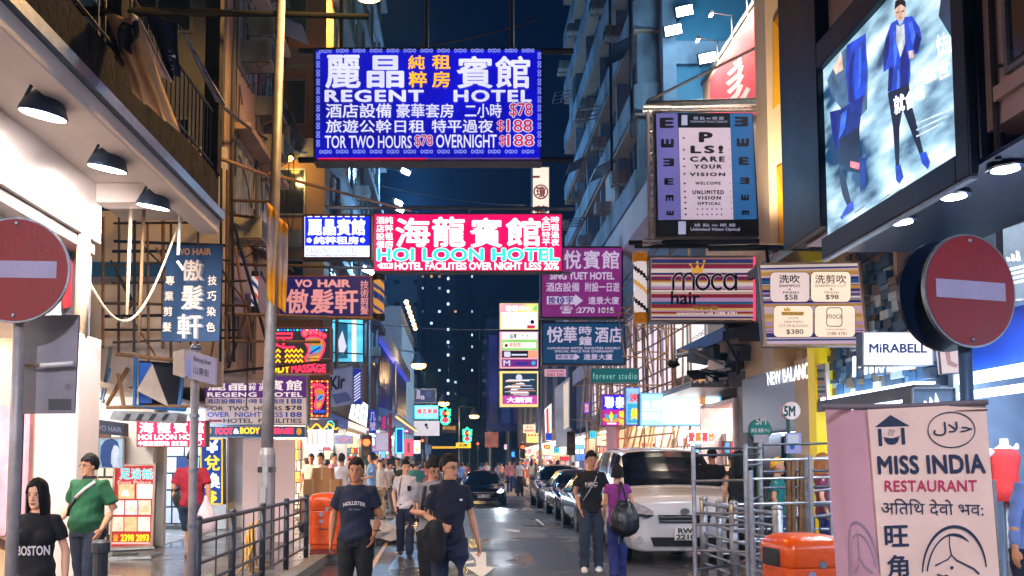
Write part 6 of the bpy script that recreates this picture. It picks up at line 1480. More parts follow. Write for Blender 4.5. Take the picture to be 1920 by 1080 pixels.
TT = two_tone('white cloth dyed saffron below',(226,206,200),(230,160,30),0.42,0.62)
cloth('cloth_banner', 'yellow and white cloth banner hanging left on the lamp post', [(502,379),(519,397),(516,574),(500,559)], 12.8, TT, wob=0.03)
cloth('cloth_banner', 'yellow and white cloth banner hanging right of the lamp post, lower end torn', [(524,408),(540,422),(537,588),(520,574)], 12.9, TT, wob=0.03)
cloth('cloth_banner', 'tan cloth sheet hanging over the stained balcony parapet', [(200,28),(262,40),(332,243),(252,178)], 8.3, mat('tan cloth',(206,160,112),0.85,0,0.2,3,0.3,8), wob=0.07, fold=14)
cloth('cloth_banner', 'white cloth with black brush strokes beside the tan sheet', [(243,26),(262,32),(322,150),(292,140)], 8.6, mat('white cloth',(216,206,204),0.85,0,0.1,3,0.2), wob=0.06, marks=[('人',(0.1,0.1,0.9,0.4),INK),('火',(0.2,0.5,0.9,0.8),INK)])
cloth('cloth_banner', 'dark navy cloth with pale strokes hanging on the balcony', [(272,25),(334,44),(336,140),(318,150)], 8.9, mat('dark navy cloth',(26,34,56),0.85,0,0.2,3,0.2), wob=0.05, marks=[('S',(0.3,0.6,0.8,0.95),WHITE_S)])
cloth('cloth_banner', 'long narrow white banner with black characters slanting under the balcony', [(338,50),(345,60),(426,200),(402,190)], 12.2, mat('pale banner cloth',(190,190,206),0.8,0,0.1,3,0.1), wob=0.03, marks=[('一',(0.2,0.3,0.8,0.34),INK),('心',(0.15,0.42,0.9,0.52),INK),('文',(0.15,0.56,0.9,0.68),INK),('教',(0.1,0.74,0.9,0.9),INK)])
cloth('dark_shroud', 'bundled dark plant and rags on the balcony rail', [(228,40),(262,42),(256,100),(222,92)], 8.2, mat('dark rags',(30,28,26),0.9,0,0.4,6,0.4), wob=0.09, cat='rags')

# ================================================================ no entry signs
def no_entry(label, c, rad, yaw, post_h, px_post=None, back=False):
    r = thing('no_entry_sign', label, 'road sign', (c.x, c.y, 0.13), 'no entry signs')
    M = Matrix.Rotation(yaw, 3, 'Z'); n = 48
    def q(x, y, z): return c + M @ Vector((x, y, z))
    b = MB(); b.prism([q(rad*math.cos(2*math.pi*k/n), 0.0, rad*math.sin(2*math.pi*k/n)) for k in range(n)], M @ Vector((0,0.022,0)), STEEL); b.build('sign_plate', r)
    b = MB(); b.poly([q(rad*0.965*math.cos(2*math.pi*k/n), -0.003, rad*0.965*math.sin(2*math.pi*k/n)) for k in range(n)], NORED); b.build('red_face', r)
    b = MB(); b.prism([q(-rad*0.76,-0.005,-rad*0.15), q(rad*0.76,-0.005,-rad*0.15), q(rad*0.76,-0.005,rad*0.17), q(-rad*0.76,-0.005,rad*0.17)], M @ Vector((0,0.001,0)), NOWHITE); b.build('white_bar', r, bevel=0.0)
    b = MB()
    for z in (rad*0.88, -rad*0.86): b.ell(q(0,-0.008,z), (0.012,0.006,0.012), STEEL, 8, 6)
    for z in (rad*0.5, -rad*0.5): b.bb(c.x-0.05,c.x+0.05,c.y+0.03,c.y+0.10,c.z+z-0.02,c.z+z+0.02,STEEL)
    b.build('bolt', r)
    if back:
        b = MB(); b.prism([q(rad*1.0*math.cos(2*math.pi*k/n)+0.0, 0.17, rad*math.sin(2*math.pi*k/n)) for k in range(n)], M @ Vector((0,0.022,0)), SLATE); b.build('rear_plate', r)
    b = MB(); b.tube([(c.x, c.y+0.075, 0.13), (c.x, c.y+0.075, c.z+rad*0.9)], 0.034, POLEP if not back else mat('blue grey pole',(70,96,130),0.45,0.4,0.2,5), 14); b.build('post', r, smooth=True)
    return r
c = P(28, 506, 5.1); r = no_entry('round red no entry sign at the left edge with warm grey post', c, 0.305, R(4), 3)
c2 = P(90, 684, 5.35)
s = Sign('traffic_sign', 'grey back of a rectangular traffic sign below the left no entry sign', [(30,592),(148,590),(139,775),(31,776)], Y=5.36, th=0.02, cab=mat('grey sign back',(120,120,134),0.5,0.4,0.2,3,dirt=0.15))
s.rect((91,748,134,769), mat('dark label',(58,62,72),0.5)); s.stroke([(60,686),(140,681)],1.5,RUST); s.disc(128,725,6,mat('faint stain',(100,98,110),0.6)); s.done()
b = MB(); b.tube([P(36,686,5.3),P(78,685,5.3)],0.008,BAMBOO,6); b.tube([P(76,685,5.3),P(137,681,5.3)],0.013,WHITE_S,8); b.tube([P(35,686,5.3),P(47,685,5.3)],0.012,WHITE_S,8); tag(b.build('tape_stick', smooth=True),'white taped stick fixed across the grey sign back','stick')
c = P(1820, 545, 4.75); r = no_entry('round dark red no entry sign at the right, turned, with rear disc', c, 0.305, R(17), 3, back=True)

# ================================================================ restaurant banner
s = Sign('restaurant_banner', 'pink MISS INDIA RESTAURANT banner tied to the post of the right no entry sign', [(1627,768),(1848,757),(1894,1330),(1672,1330)], Y=4.45, th=0.01, panel=mat('pinkish white vinyl',(236,204,190),0.55,0,0.1,2.0,0.12,4,dirt=0.16))
BI = mat('dark blue banner ink',(30,44,74),0.5,0,0.08,20); BRI = mat('crimson banner ink',(186,44,92),0.5,0,0.08,20)
s.poly([(1641,800),(1669,778),(1704,798)],BI); s.stroke([(1641,800),(1704,798)],2,BI); s.poly([(1645,804),(1652,804),(1654,836),(1647,837)],BI); s.poly([(1688,802),(1695,802),(1697,833),(1690,834)],BI)
s.poly([(1657,822)]+[(1671+13.5*math.cos(R(a)),822+12*math.sin(R(a))) for a in range(170,5,-15)]+[(1685,821)],BI); s.stroke([(1655,820),(1671,823),(1687,818)],1.4,BI)
for k in range(3): s.stroke([(1666+4*k,817),(1664+4*k,813),(1668+4*k,809),(1665+4*k,805)],0.9,BI)
ring(s,1782.5,806,44,33,2.0,BI,n=40); s.text('\uFEDD\uFEFC\uFEA3', [(1748,792),(1820,790),(1822,816),(1749,817)], BI, 0.01)
s.text('MISS INDIA', [(1644,856),(1842,852),(1846,886),(1646,888)], BI, 0.03, 1.05); s.text('RESTAURANT', [(1657,901),(1829,900),(1830,921),(1658,921)], BRI, 0.015, 1.05)
s.text('अितिथ देवो भव:', [(1650,934),(1840,938),(1843,968),(1651,965)], BI, 0.005)
s.text('旺',[(1657,986),(1700,985),(1702,1023),(1659,1024)],BI,0.03); s.text('角',[(1662,1041),(1700,1040),(1702,1080),(1664,1082)],BI,0.03); s.text('印',[(1665,1100),(1704,1099),(1706,1139),(1667,1140)],BI,0.03)
# line drawing of a veiled face
ar = lambda cx, cyy, rx, ry, a0, a1, n=16: [(cx+rx*math.cos(R(a0+(a1-a0)*i/n)), cyy+ry*math.sin(R(a0+(a1-a0)*i/n))) for i in range(n+1)]
s.stroke(ar(1788,1075,60,88,182,352,24), [2.5+3*math.sin(math.pi*i/24) for i in range(25)], BI); s.stroke(ar(1786,1078,50,76,250,305,14), [1+4*math.sin(math.pi*i/14) for i in range(15)], BI); s.stroke(ar(1788,1085,52,84,190,262,14), 3, BI)
s.stroke([(1778,1000),(1779,1025),(1782,1040),(1776,1048),(1764,1054),(1752,1060)], [1.5,2,2.5,2.5,2,3], BI); s.stroke([(1782,1040),(1792,1050),(1808,1058),(1824,1066),(1834,1076)], [2,2.5,3,3,4], BI); s.disc(1783,1064,3.2,BI,n=12)
s.stroke([(1755,1076),(1766,1080),(1776,1078)],2.5,BI); s.stroke([(1800,1082),(1812,1086),(1824,1082)],2.5,BI); s.stroke([(1786,1080),(1790,1105),(1784,1112)],1.5,BI); s.stroke([(1772,1130),(1786,1134),(1800,1128)],3,BRI)
ban = s.done()
# the second, angled face of the same banner
b = MB(); q = [P(1547,766,4.75), P(1629,770,4.47), P(1674,1330,4.47), P(1585,1330,4.75)]; vs = []
for j in range(13):
    for i in range(7):
        u, v = i/6, 1-j/12; p = bil(q,u,v); p += Vector((0.02,-0.02,0))*math.sin(5*u+3*v)*0.8*math.sin(math.pi*u); vs.append(p)
b.add(vs, [(j*7+i,j*7+i+1,(j+1)*7+i+1,(j+1)*7+i) for j in range(12) for i in range(6)], mat('mauve vinyl side',(200,158,184),0.6,0,0.08,2,0.1)); b.build('side_sheet', ban, smooth=True)
b = MB(); FG = mat('faded blue print',(150,140,176),0.6)
def sp(u, v): p = bil(q,u,v); p += Vector((0.02,-0.02,0))*math.sin(5*u+3*v)*0.8*math.sin(math.pi*u); return p + Vector((-0.004,-0.006,0))
def sstroke(pts, w):
    vs = [];
    for i,(u,v) in enumerate(pts):
        a_, c_ = pts[max(i-1,0)], pts[min(i+1,len(pts)-1)]; du, dv = c_[0]-a_[0], (c_[1]-a_[1])*3; L_ = math.hypot(du,dv) or 1
        vs += [sp(u-dv/L_*w, v+du/L_*w/3), sp(u+dv/L_*w, v-du/L_*w/3)]
    b.add(vs, [(2*i,2*i+1,2*i+3,2*i+2) for i in range(len(pts)-1)], FG)
sstroke([(0.62+0.38*math.cos(R(a)), 0.36+0.26*math.sin(R(a))) for a in range(20,200,10)], 0.012); sstroke([(0.64+0.3*math.cos(R(a)), 0.36+0.22*math.sin(R(a))) for a in range(30,190,10)], 0.008); sstroke([(0.64,0.58),(0.63,0.5),(0.6,0.47),(0.45,0.45)], 0.01); sstroke([(0.63,0.5),(0.72,0.47),(0.85,0.45)], 0.01)
b.build('faded_print', ban)
b = MB(); b.tube([P(1540,763,4.6),P(1700,762,4.5),P(1852,754,4.42)],0.014,mat('grey batten',(110,100,110),0.6,0.2),8); b.tube([P(1700,775,4.47),P(1852,768,4.44)],0.004,BAMBOO,5); b.tube([P(1862,900,4.46),P(1896,1330,4.46)],0.012,STEEL,8); b.build('batten', ban)

# ================================================================ street name sign
base = G(362, 1085, 0.13); X0, Y0 = P(362,900,7.4).x, 7.4
r = thing('street_name_sign', 'small two sided street name sign on a slim grey post', 'street sign', (X0,Y0,0.13))
b = MB(); zt = P(362,652,Y0).z; b.tube([(X0,Y0,0.13),(X0,Y0,zt)],0.036,POLEP,12); b.ell((X0,Y0,zt),(0.05,0.05,0.035),STEEL,10,6); b.build('post', r, smooth=True)
b = MB()
for z in (1.1,1.55,2.0): b.tube([(X0,Y0,z),(X0,Y0,z+0.03)],0.044,STEEL,12)
b.build('clamp', r)
nb = MB(); q = [P(347,655,7.25),P(404,672,7.45),P(403,722,7.45),P(346,707,7.25)]; nb.prism(q,(0.01,0.025,0),mat('lilac white plate',(206,190,204),0.5,0,0.08,4)); nb.build('name_plate', r)
nb = MB(); q2 = [P(325,660,7.55),P(346,654,7.25),P(346,709,7.25),P(324,702,7.55)]; nb.prism(q2,(0.02,0.02,0),mat('grey plate back',(126,116,112),0.6,0.2,0.2,4)); nb.build('plate_back', r)
tb = MB()
for t_, bb_ in (('Shantung Street',(0.28,0.64,0.86,0.86)),('山東街',(0.30,0.22,0.80,0.50))):
    uv, fs = glyph_unit(t_, 0.02 if t_ == '山東街' else 0.012, 1.0)
    tb.add([bil(q, bb_[0]+(bb_[2]-bb_[0])*gx, bb_[1]+(bb_[3]-bb_[1])*gy)+Vector((-0.001,-0.006,0)) for gx, gy in uv], fs, mat('blue grey ink',(66,66,96),0.5))
tb.poly([bil(q,u,v)+Vector((-0.001,-0.004,0)) for u,v in ((0.02,0.04),(0.2,0.04),(0.2,0.7),(0.02,0.7))], mat('pale blue code box',(176,180,226),0.5)); tb.build('lettering', r)

# ================================================================ pedestrian railings
RAILM = mat('dark grey railing paint', (66,72,84), 0.45, 0.5, 0.25, 8, 0.1, dirt=0.2)
RAILS = mat('worn steel rail', (150,152,160), 0.4, 0.7, 0.3, 8, 0.15)
def railing(name, label, pts, h, group, m=None, nb=5, post=0.04, zb=0.13, ph=0.0):
    m = m or RAILM
    r = thing(name, label, 'railing', (pts[0][0],pts[0][1],zb), group)
    for (x,y) in pts:
        b = MB(); b.tube([(x,y,zb),(x,y,zb+h+ph)],post,m,8); b.ell((x,y,zb+h+ph),(post*1.1,post*1.1,post*0.7),m,8,5); b.build('post', r, smooth=True)
    for (x0,y0),(x1,y1) in zip(pts,pts[1:]):
        b = MB()
        for k in range(nb): z = zb+0.16+(h-0.2)*k/(nb-1); b.tube([(x0,y0,z),(x1,y1,z)],0.017 if k < nb-1 else 0.026,m,7)
        L_ = math.hypot(x1-x0,y1-y0); n_ = max(1,int(L_/0.5))
        for k in range(1,n_): u = k/n_; b.tube([(x0+(x1-x0)*u,y0+(y1-y0)*u,zb+0.16),(x0+(x1-x0)*u,y0+(y1-y0)*u,zb+h-0.04)],0.009,m,5)
        b.build('rail_panel', r)
    return r
railing('pedestrian_railing','dark grey pedestrian railing along the left kerb under the lamp post',[(-2.48,8.6),(-2.48,9.9),(-2.48,11.4),(-2.48,12.95),(-2.48,14.6)],0.98,'pedestrian railings')
b = MB(); y0=10.2
for k in range(5):
    b.tube([(-2.6+0.07*math.sin(q*0.5+k),y0+0.5+0.12*q+0.1*k,0.35+0.09*q*(1 if q<6 else -0.2)+0.03*k) for q in range(10)],0.012,mat('yellow rope',(196,150,60),0.7),5)
tag(b.build('rope_bundle', smooth=True),'yellow rope bundle hanging behind the left pedestrian railing','rope')
t = thing('plastic_bollard','short grey bollard between the green shirt man and the shop board','bollard',(P(188,1060,7.6).x,7.6,0.13))
c = Vector((P(188,1060,7.6).x,7.6,0.13)); b = MB(); b.lathe(c,[(0.06,0),(0.06,0.75),(0.075,0.76),(0.075,0.84),(0.05,0.86)],RAILM,12); b.build('shaft', t, smooth=False)
railing('pedestrian_railing','dark pedestrian railing corner bay in front of the van at right',[(3.28,12.35),(3.28,11.0),(3.36,9.7)],1.0,'pedestrian railings',RAILS,7,0.055,ph=0.02)
railing('pedestrian_railing','longer pedestrian railing running right behind the orange bin',[(3.36,11.9),(4.4,11.95),(5.6,12.0)],1.0,'pedestrian railings',RAILS,6,0.045)
# tall stacked barrier frames
r = thing('stall_frame','tall cage like steel stall frame with stacked rails at the right kerb','stall frame',(4.4,10.5,0.13))
def bar(a, c, rad=0.022, m=None, nm='rail'):
    b = MB(); b.tube([a,c],rad,m or RAILS,7); b.build(nm, r)
ux = lambda px, Y: P(px,870,Y).x
for (px,Y,z1) in ((1300,10.6,1.82),(1398,10.2,1.84),(1407,9.9,1.55),(1426,11.4,1.9),(1512,10.6,1.72),(1519,10.2,1.72),(1556,11.4,1.85)):
    x = ux(px,Y); bar((x,Y,0.13),(x,Y,z1),0.026,None,'upright')
for (p0,Y0_,p1,Y1_,zs,m) in ((1398,10.2,1562,10.3,(0.35,0.78,1.17,1.45,1.66),RAILS),(1426,11.4,1562,11.4,(0.5,0.62,0.95,1.1,1.32,1.52,1.86),RAILM),(1300,10.6,1398,10.2,(0.3,0.62,0.92,1.05,1.42),RAILS),(1300,10.6,1426,11.4,(1.8,1.72,0.2,0.4),RAILM),(1398,10.2,1426,11.4,(0.4,0.9,1.2,1.6,1.8),RAILM),(1512,10.6,1562,11,(0.6,1.0,1.3,1.68),RAILS)):
    for z in zs: bar((ux(p0,Y0_),Y0_,z),(ux(p1,Y1_),Y1_,z+0.02),0.015,m)
for px in (1476,1484,1497,1503): bar((ux(px,10.9),10.9,0.75),(ux(px+ (6 if px>1490 else 2),10.9),10.9,1.66),0.03,RUST,'strut')
for k in range(12): bar((ux(1424+10*k,11.5),11.5,0.2),(ux(1424+10*k,11.5),11.5,0.95),0.012,RAILM,'bar')
# ================================================================ bins
ORP = mat('orange bin plastic',(226,84,14),0.28,0,0.1,2,0.05,20,coat=0.35)
def bin_(label, c, rz, shadow=None):
    r = thing('litter_bin', label, 'litter bin', c, 'orange litter bins', rz)
    def rr_(w, d, z, rad): 
        pts = []
        for cx, cyy, a0 in ((w-rad,d-rad,0),(-w+rad,d-rad,90),(-w+rad,-d+rad,180),(w-rad,-d+rad,270)):
            for i in range(6): a = R(a0+18*i); pts.append(Vector((cx+rad*math.cos(a), cyy+rad*math.sin(a), z)))
        return pts
    b = MB(); b.loft([rr_(0.245,0.245,0.09,0.09),rr_(0.25,0.25,0.16,0.09),rr_(0.272,0.272,0.18,0.09),rr_(0.265,0.265,0.30,0.09),rr_(0.262,0.262,0.70,0.09),rr_(0.255,0.255,0.72,0.09)],ORP); b.build('bin_body', r, local=True, smooth=False, bevel=0.006)
    b = MB(); b.loft([rr_(0.262,0.262,0.72,0.09),rr_(0.272,0.272,0.735,0.1),rr_(0.275,0.275,0.88,0.1),rr_(0.27,0.27,0.93,0.11),rr_(0.245,0.245,0.97,0.12),rr_(0.19,0.19,0.998,0.12),rr_(0.1,0.1,1.01,0.08)],ORP); b.build('lid', r, local=True, smooth=True)
    b = MB(); b.loft([rr_(0.255,0.255,0.0,0.09),rr_(0.255,0.255,0.09,0.09)],mat('dark orange base',(120,40,12),0.5)); b.build('base', r, local=True)
    b = MB(); b.box((0.272,0,0.66),(0.03,0.30,0.36),BLACK); b.box((-0.272,0,0.80),(0.03,0.30,0.16),BLACK); b.build('opening', r, local=True, bevel=0.02)
    b = MB()
    for (x,z,rd,m) in ((0.02,0.66,0.035,NOWHITE),(0.02,0.55,0.035,NOWHITE),(0.12,0.75,0.035,STEEL)): b.prism([(x+rd*math.cos(k*math.pi/7)-0.08,-0.272,z+rd*math.sin(k*math.pi/7)) for k in range(14)],(0,-0.006,0),m)
    b.box((-0.02,-0.268,0.42),(0.14,0.006,0.02),mat('dark bin print',(80,30,10),0.5)); b.build('sticker', r, local=True)
    return r
b1 = bin_('orange litter bin left of the man in the navy HOLLISTER shirt',(P(613,990,15.3).x,15.3,0.13),R(0))
b2 = dup(b1,(P(1502,1000,7.6).x,7.6,0.13),'orange litter bin before the stall frame by the pink banner',R(8),scale=(0.97,0.97,0.91))

# ================================================================ A-board, boxes, bags
s = Sign('massage_board','red foot massage board with photo squares standing on the wet pavement',[(214,871),(293,869),(287,1025),(206,1029)],Y=14.6,th=0.07,frame=mat('pink aluminium',(206,176,166),0.4,0.5,0.1,6),fw=4,cab=CAB,panel=E_('red board face',(222,48,54),0.55))
s.htext('足浴話',(224,879,288,898),E_('aqua letters',(90,210,220),0.8,light=False),0.05,outline=TW2_); s.text('Foot Palace',(222,901,284,908),E_('pale rose letters',(246,190,180),0.8,light=False),0.03)
ph = [mat('photo %d'%k,c,0.5,0,0.4,7,em=0.45) for k,c in enumerate(((226,186,140),(236,214,210),(240,226,220),(200,214,226),(236,206,186)))]
for j,(n_,y) in enumerate(((2,908),(3,938),(3,969))):
    for k in range(n_):
        w_ = 24; x0 = (223 if n_==2 else 212)+(34 if n_==2 else 25)*k - j*1.2; s.rect((x0,y,x0+(30 if n_==2 else 23),y+27),ph[(j*2+k)%5]); s.poly([(x0+4,y+22),(x0+10,y+9),(x0+18,y+12),(x0+20,y+22)],ph[(j+k+2)%5])
s.text('☎',(213,1002,223,1014),NYEL,0.0); s.text('2398 2093',(228,1002,280,1014),E_('yellow digits',(255,226,40),1.0,light=False),0.05); s.rect((210,1016,282,1020),E_('pale rose letters',(0,0,0)))
rb = s.done(); b = MB(); b.tube([P(208,1032,14.5),P(290,1028,14.5)],0.03,STEEL); b.tube([P(205,1050,14.3),P(285,1047,14.3)],0.05,STEEL); b.box(P(235,1042,14.6),(0.35,0.2,0.1),STEEL); b.bb(P(206,900,14.6).x,P(290,900,14.6).x,14.5,15.1,0.13,0.17,STEEL); b.build('stand', rb)
c = P(598,905,19.0)
for (x,y,w,h_,lb) in ((587,915,36,34,'brown cardboard box at the bottom left of the stack by the crowd'),(620,915,34,34,'brown cardboard box at the bottom right of the stack by the crowd'),(604,888,36,22,'flat brown cardboard box on top of the stack by the crowd')):
    p0 = P(x,y,20.0); ww, hh = w/F*20, h_/F*20; z0 = 0.13+0.75 if y < 900 else 0.13+0.32
    t = thing('cardboard_box',lb,'box',(p0.x,20.0,p0.z-hh/2),'stacked cardboard boxes'); b = MB(); b.box((p0.x,20.2,p0.z),(ww*0.98,0.5,hh*0.97),CARD); b.build('carton', t, bevel=0.008); b = MB(); b.box((p0.x,19.948,p0.z),(ww*0.1,0.004,hh*0.97),mat('parcel tape',(206,170,120),0.3)); b.build('tape', t)
t = thing('hand_trolley','low steel hand trolley under the stacked cardboard boxes','trolley',(P(603,900,20).x,20.2,0.13)); b = MB(); x=P(603,900,20).x; b.bb(x-0.5,x+0.5,19.9,20.6,0.3,0.36,STEEL); b.tube([(x+0.5,20.5,0.33),(x+0.6,20.7,1.1)],0.02,STEEL); zt=P(603,933,20).z; b.bb(x-0.45,x+0.45,19.95,20.5,0.36,max(0.4,zt),CARD); b.build('deck', t)
b=MB()
for dx in (-0.4,0.4): b.tube([(x+dx,19.95,0.22),(x+dx,20.0,0.22)],0.09,RUBBER,10)
b.build('wheel', t)
# white hoarding behind the lamp post
r = thing('white_hoarding','plain white hoarding panels behind the left railing','hoarding',(P(500,900,17.5).x,17.5,0.13))
b = MB(); b.bb(P(455,900,17.5).x,P(552,900,17.5).x,17.5,17.58,0.13,P(500,824,17.5).z,mat('soft white panel',(226,204,204),0.6,0,0.06,1)); b.build('panel', r)
b = MB(); b.bb(P(508,900,17.5).x,P(510,900,17.5).x,17.48,17.5,0.13,P(500,824,17.5).z,STEEL); b.build('joint', r)
# shop awnings & ground floor shops, left side
shop('hair_shop','hair salon doorway between the pilaster and the exchange sign',-5.6,11.1,16.3,2.9,3.0,GOODS[0],L_WHITE,None,2)
shop('exchange_shop','narrow lit exchange arcade with glass doors past the red shirt man',-5.5,16.6,21.0,2.9,3.5,GOODS[1],L_COOL,None,4)
shop('bright_shop','glaring white lit shop with packed shelves behind the left crowd',-4.6,21.4,28.5,3.1,4.0,GOODS[0],em('very bright tube',(255,240,222),45.0),None,4,fascia=mat('white glowing fascia',(255,240,226),0.5,em=0.8))
shop('blue_panel_shop','shop with blue panels and white tube lights beyond the bright left shop',-4.7,28.8,36.5,3.1,4.0,GOODS[1],L_WHITE,None,3,fascia=mat('blue fascia panel',(60,90,170),0.5,em=0.3))
shop('crowded_shop','crowded lit shop under the blue mall edge on the left',-4.8,37.0,46.5,3.2,4.0,GOODS[2],L_WARM,None,3,fascia=mat('white glowing fascia',(0,0,0)))
shop('mall_arcade','lit shopping arcade below the canopy of the blue mall',-5.2,47.5,77.5,3.9,4.0,GOODS[2],L_COOL,None,4,fascia=MALL)
# notice lights inside the bright left shops
s = Sign('shop_light_box','white light box with coloured notices above the bright left shop',(572,806,625,838),Y=23,th=0.2,cab=CAB,panel=E_('shop notice white',(255,246,240),1.8)); 
for k in range(5): s.rect((576+9*k,810,578+9*k,834),(E_('coral ink',(0,0,0)),E_('orange ink',(0,0,0)))[k%2])
s.done()
s = Sign('shop_light_box','grey blue shop fascia board with faint letters behind the left crowd',(628,816,660,832),Y=26,th=0.2,cab=CAB,panel=mat('grey blue fascia',(120,136,180),0.5,em=0.4)); s.text('SHOES',(634,821,655,828),mat('rose faint',(200,120,160),0.5,em=0.3),0.02); s.done()
s = Sign('information_board','pale lilac information board on red posts behind the crowd',(703,810,729,846),Y=36,th=0.08,frame=REDP,fw=1,cab=CAB,panel=mat('lilac board face',(190,176,196),0.6,0,0.1,6,em=0.3)); 
rbd = s.done(); b = MB()
for px in (732,): b.tube([P(px,775,36.2),Vector((P(px,900,36.2).x,36.2,0.13))],0.06,REDP)
b.build('post', rbd)
s = Sign('shop_sign','pink striped upright sign at the mall corner on the left',(714,780,726,806),Y=45,th=0.2,cab=CAB,panel=E_('dark plum face',(60,30,100),0.8))
for k in range(6): s.stroke([(716,784+4*k),(724,782+4*k)],1.6,E_('hot pink edge',(246,70,110),0.9,light=False))
s.done()
s = Sign('shop_sign','turquoise lit shop frame under the mall canopy',(742,803,757,850),Y=60,th=0.2,cab=CAB,frame=E_('turquoise frame',(60,230,230),1.6),fw=2,panel=E_('deep cobalt face',(30,60,170),0.8)); s.done()
s = Sign('shop_sign','coral pink lit shop panel under the mall canopy',(757,823,775,855),Y=66,th=0.2,cab=CAB,panel=E_('coral panel',(236,90,110),1.0)); s.rect((764,830,768,848),E_('rose ink',(0,0,0))); s.done()
s = Sign('shop_sign','small white and orange lit panel right of the coral shop panel',(776,826,788,850),Y=70,th=0.2,cab=CAB,panel=E_('white board',(0,0,0))); s.disc(782,843,3,NYEL); s.done()
s = Sign('upright_shop_sign','upright cobalt sign with white round characters before the mall',(692,768,706,812),Y=40,th=0.2,cab=CAB,panel=E_('cobalt upright',(24,50,150),0.9)); s.vtext('几號',(694,772,704,808),TL_,0.03); s.done()
# traffic lights
def tlight(label, px, py, Y, red=True, arm=True):
    c = P(px,py,Y); r = thing('traffic_light', label, 'traffic light', (c.x,c.y+0.15,0.1), 'traffic lights')
    b = MB(); b.bb(c.x-0.17,c.x+0.17,c.y,c.y+0.25,c.z-0.75,c.z+0.25,BLACK); b.build('housing', r, bevel=0.02)
    for k,(m,) in enumerate(((em('red signal',(255,60,20),8.0) if red else mat('unlit red lens',(60,12,10),0.3),),(mat('dark amber lens',(60,40,10),0.3),),(mat('dark green lens',(10,50,30),0.3),))):
        b = MB(); cc = (c.x,c.y-0.02,c.z-0.32*k); b.prism([(cc[0]+0.12*math.cos(q*math.pi/8),cc[1],cc[2]+0.12*math.sin(q*math.pi/8)) for q in range(16)],(0,0.03,0),m); b.build('signal_lens', r)
        b = MB(); b.tube([(cc[0]-0.13,cc[1],cc[2]+0.03),(cc[0]-0.1,cc[1]-0.14,cc[2]+0.1),(cc[0]+0.1,cc[1]-0.14,cc[2]+0.1),(cc[0]+0.13,cc[1],cc[2]+0.03)],0.015,BLACK,5); b.build('visor', r)
    b = MB(); b.tube([(c.x,c.y+0.32,0.1),(c.x,c.y+0.32,c.z+0.4)],0.055,STEEL,8); b.build('post', r)
tlight('red traffic light above the crowd behind the navy HOLLISTER shirt man',687,829,30)
tlight('dark traffic light on the right pavement behind the parked cars',1071,820,38,False)
tlight('red traffic light at the far crossing, left of the black car',792,826,80)
tlight('far dark traffic light by the sign column post',980,838,60)
for px, lb in ((866,'far red junction light nearest to the black car roof'),(880,'far red junction light in the middle of a row'),(896,'far red junction light at the end of a row')): tlight(lb,px,832,104)
s = Sign('traffic_sign','grey back of a far road sign on a post left of the walking men',(797,834,808,852),Y=60,th=0.05,cab=STEEL,panel=mat('grey far plate',(120,130,150),0.5)); rb=s.done(); b=MB(); b.tube([P(802,834,60.1),Vector((P(802,900,60.1).x,60.1,0.1))],0.06,STEEL); b.build('post', rb)
# white tarpaulin bundle on the kerb
b = MB(); c0 = P(716,955,17.5)
for (dx,dy,dz,rx,ry,rz_) in ((0,0,0.25,0.45,0.4,0.32),(0.35,0.3,0.18,0.35,0.4,0.24),(-0.3,0.4,0.3,0.4,0.4,0.4)): b.ell((c0.x+dx-0.1,18.9+dy,0.08+dz*0.4),(rx,ry,rz_*0.5),mat('white tarpaulin',(196,190,186),0.6,0,0.12,5,0.6,5),12,8)
jr = random.Random(1); b.v = [p+Vector((jr.uniform(-.06,.06),jr.uniform(-.06,.06),jr.uniform(-.07,.09))) for p in b.v]; tag(b.build('tarpaulin_bundle'),'white tarpaulin bundle lying at the left kerb behind the HOLLISTER shirt man','bundle')

# ================================================================ RIGHT: bamboo scaffold, hoarding, shops
BAMBOO, BAMBOO_D = mat('pale bamboo lit warm',(206,164,124),0.6,0,0.3,6,0.2), mat('brown bamboo lit warm',(140,106,78),0.6,0,0.4,6,0.2)  # pale dry bamboo, lightened further to carry the warm light here
r = thing('bamboo_scaffold','tall bamboo scaffold lattice over the shop fronts on the right','scaffold',(6.1,33,2.6))
sr = random.Random(12)
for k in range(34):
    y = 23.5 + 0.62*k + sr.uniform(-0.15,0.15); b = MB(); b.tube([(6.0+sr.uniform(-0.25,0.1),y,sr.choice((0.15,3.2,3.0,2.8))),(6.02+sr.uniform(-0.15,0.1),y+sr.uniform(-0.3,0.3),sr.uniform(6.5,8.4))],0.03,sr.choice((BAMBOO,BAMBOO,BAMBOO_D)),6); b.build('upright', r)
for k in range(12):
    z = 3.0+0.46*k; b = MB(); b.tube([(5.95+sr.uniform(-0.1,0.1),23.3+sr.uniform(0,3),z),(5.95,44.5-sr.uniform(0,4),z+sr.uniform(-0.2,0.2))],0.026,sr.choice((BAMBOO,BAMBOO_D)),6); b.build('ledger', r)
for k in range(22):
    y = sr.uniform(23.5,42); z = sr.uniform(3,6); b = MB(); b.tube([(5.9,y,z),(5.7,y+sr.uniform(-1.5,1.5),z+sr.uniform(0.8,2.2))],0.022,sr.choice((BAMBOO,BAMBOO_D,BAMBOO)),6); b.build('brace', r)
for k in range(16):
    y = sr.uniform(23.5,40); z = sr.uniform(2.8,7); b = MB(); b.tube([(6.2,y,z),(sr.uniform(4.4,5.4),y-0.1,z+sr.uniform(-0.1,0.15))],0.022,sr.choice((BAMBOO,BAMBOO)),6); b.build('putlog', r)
r = thing('lit_hoarding','bright white embrace poster hoarding behind the bamboo on the right','hoarding',(6.5,26,3))
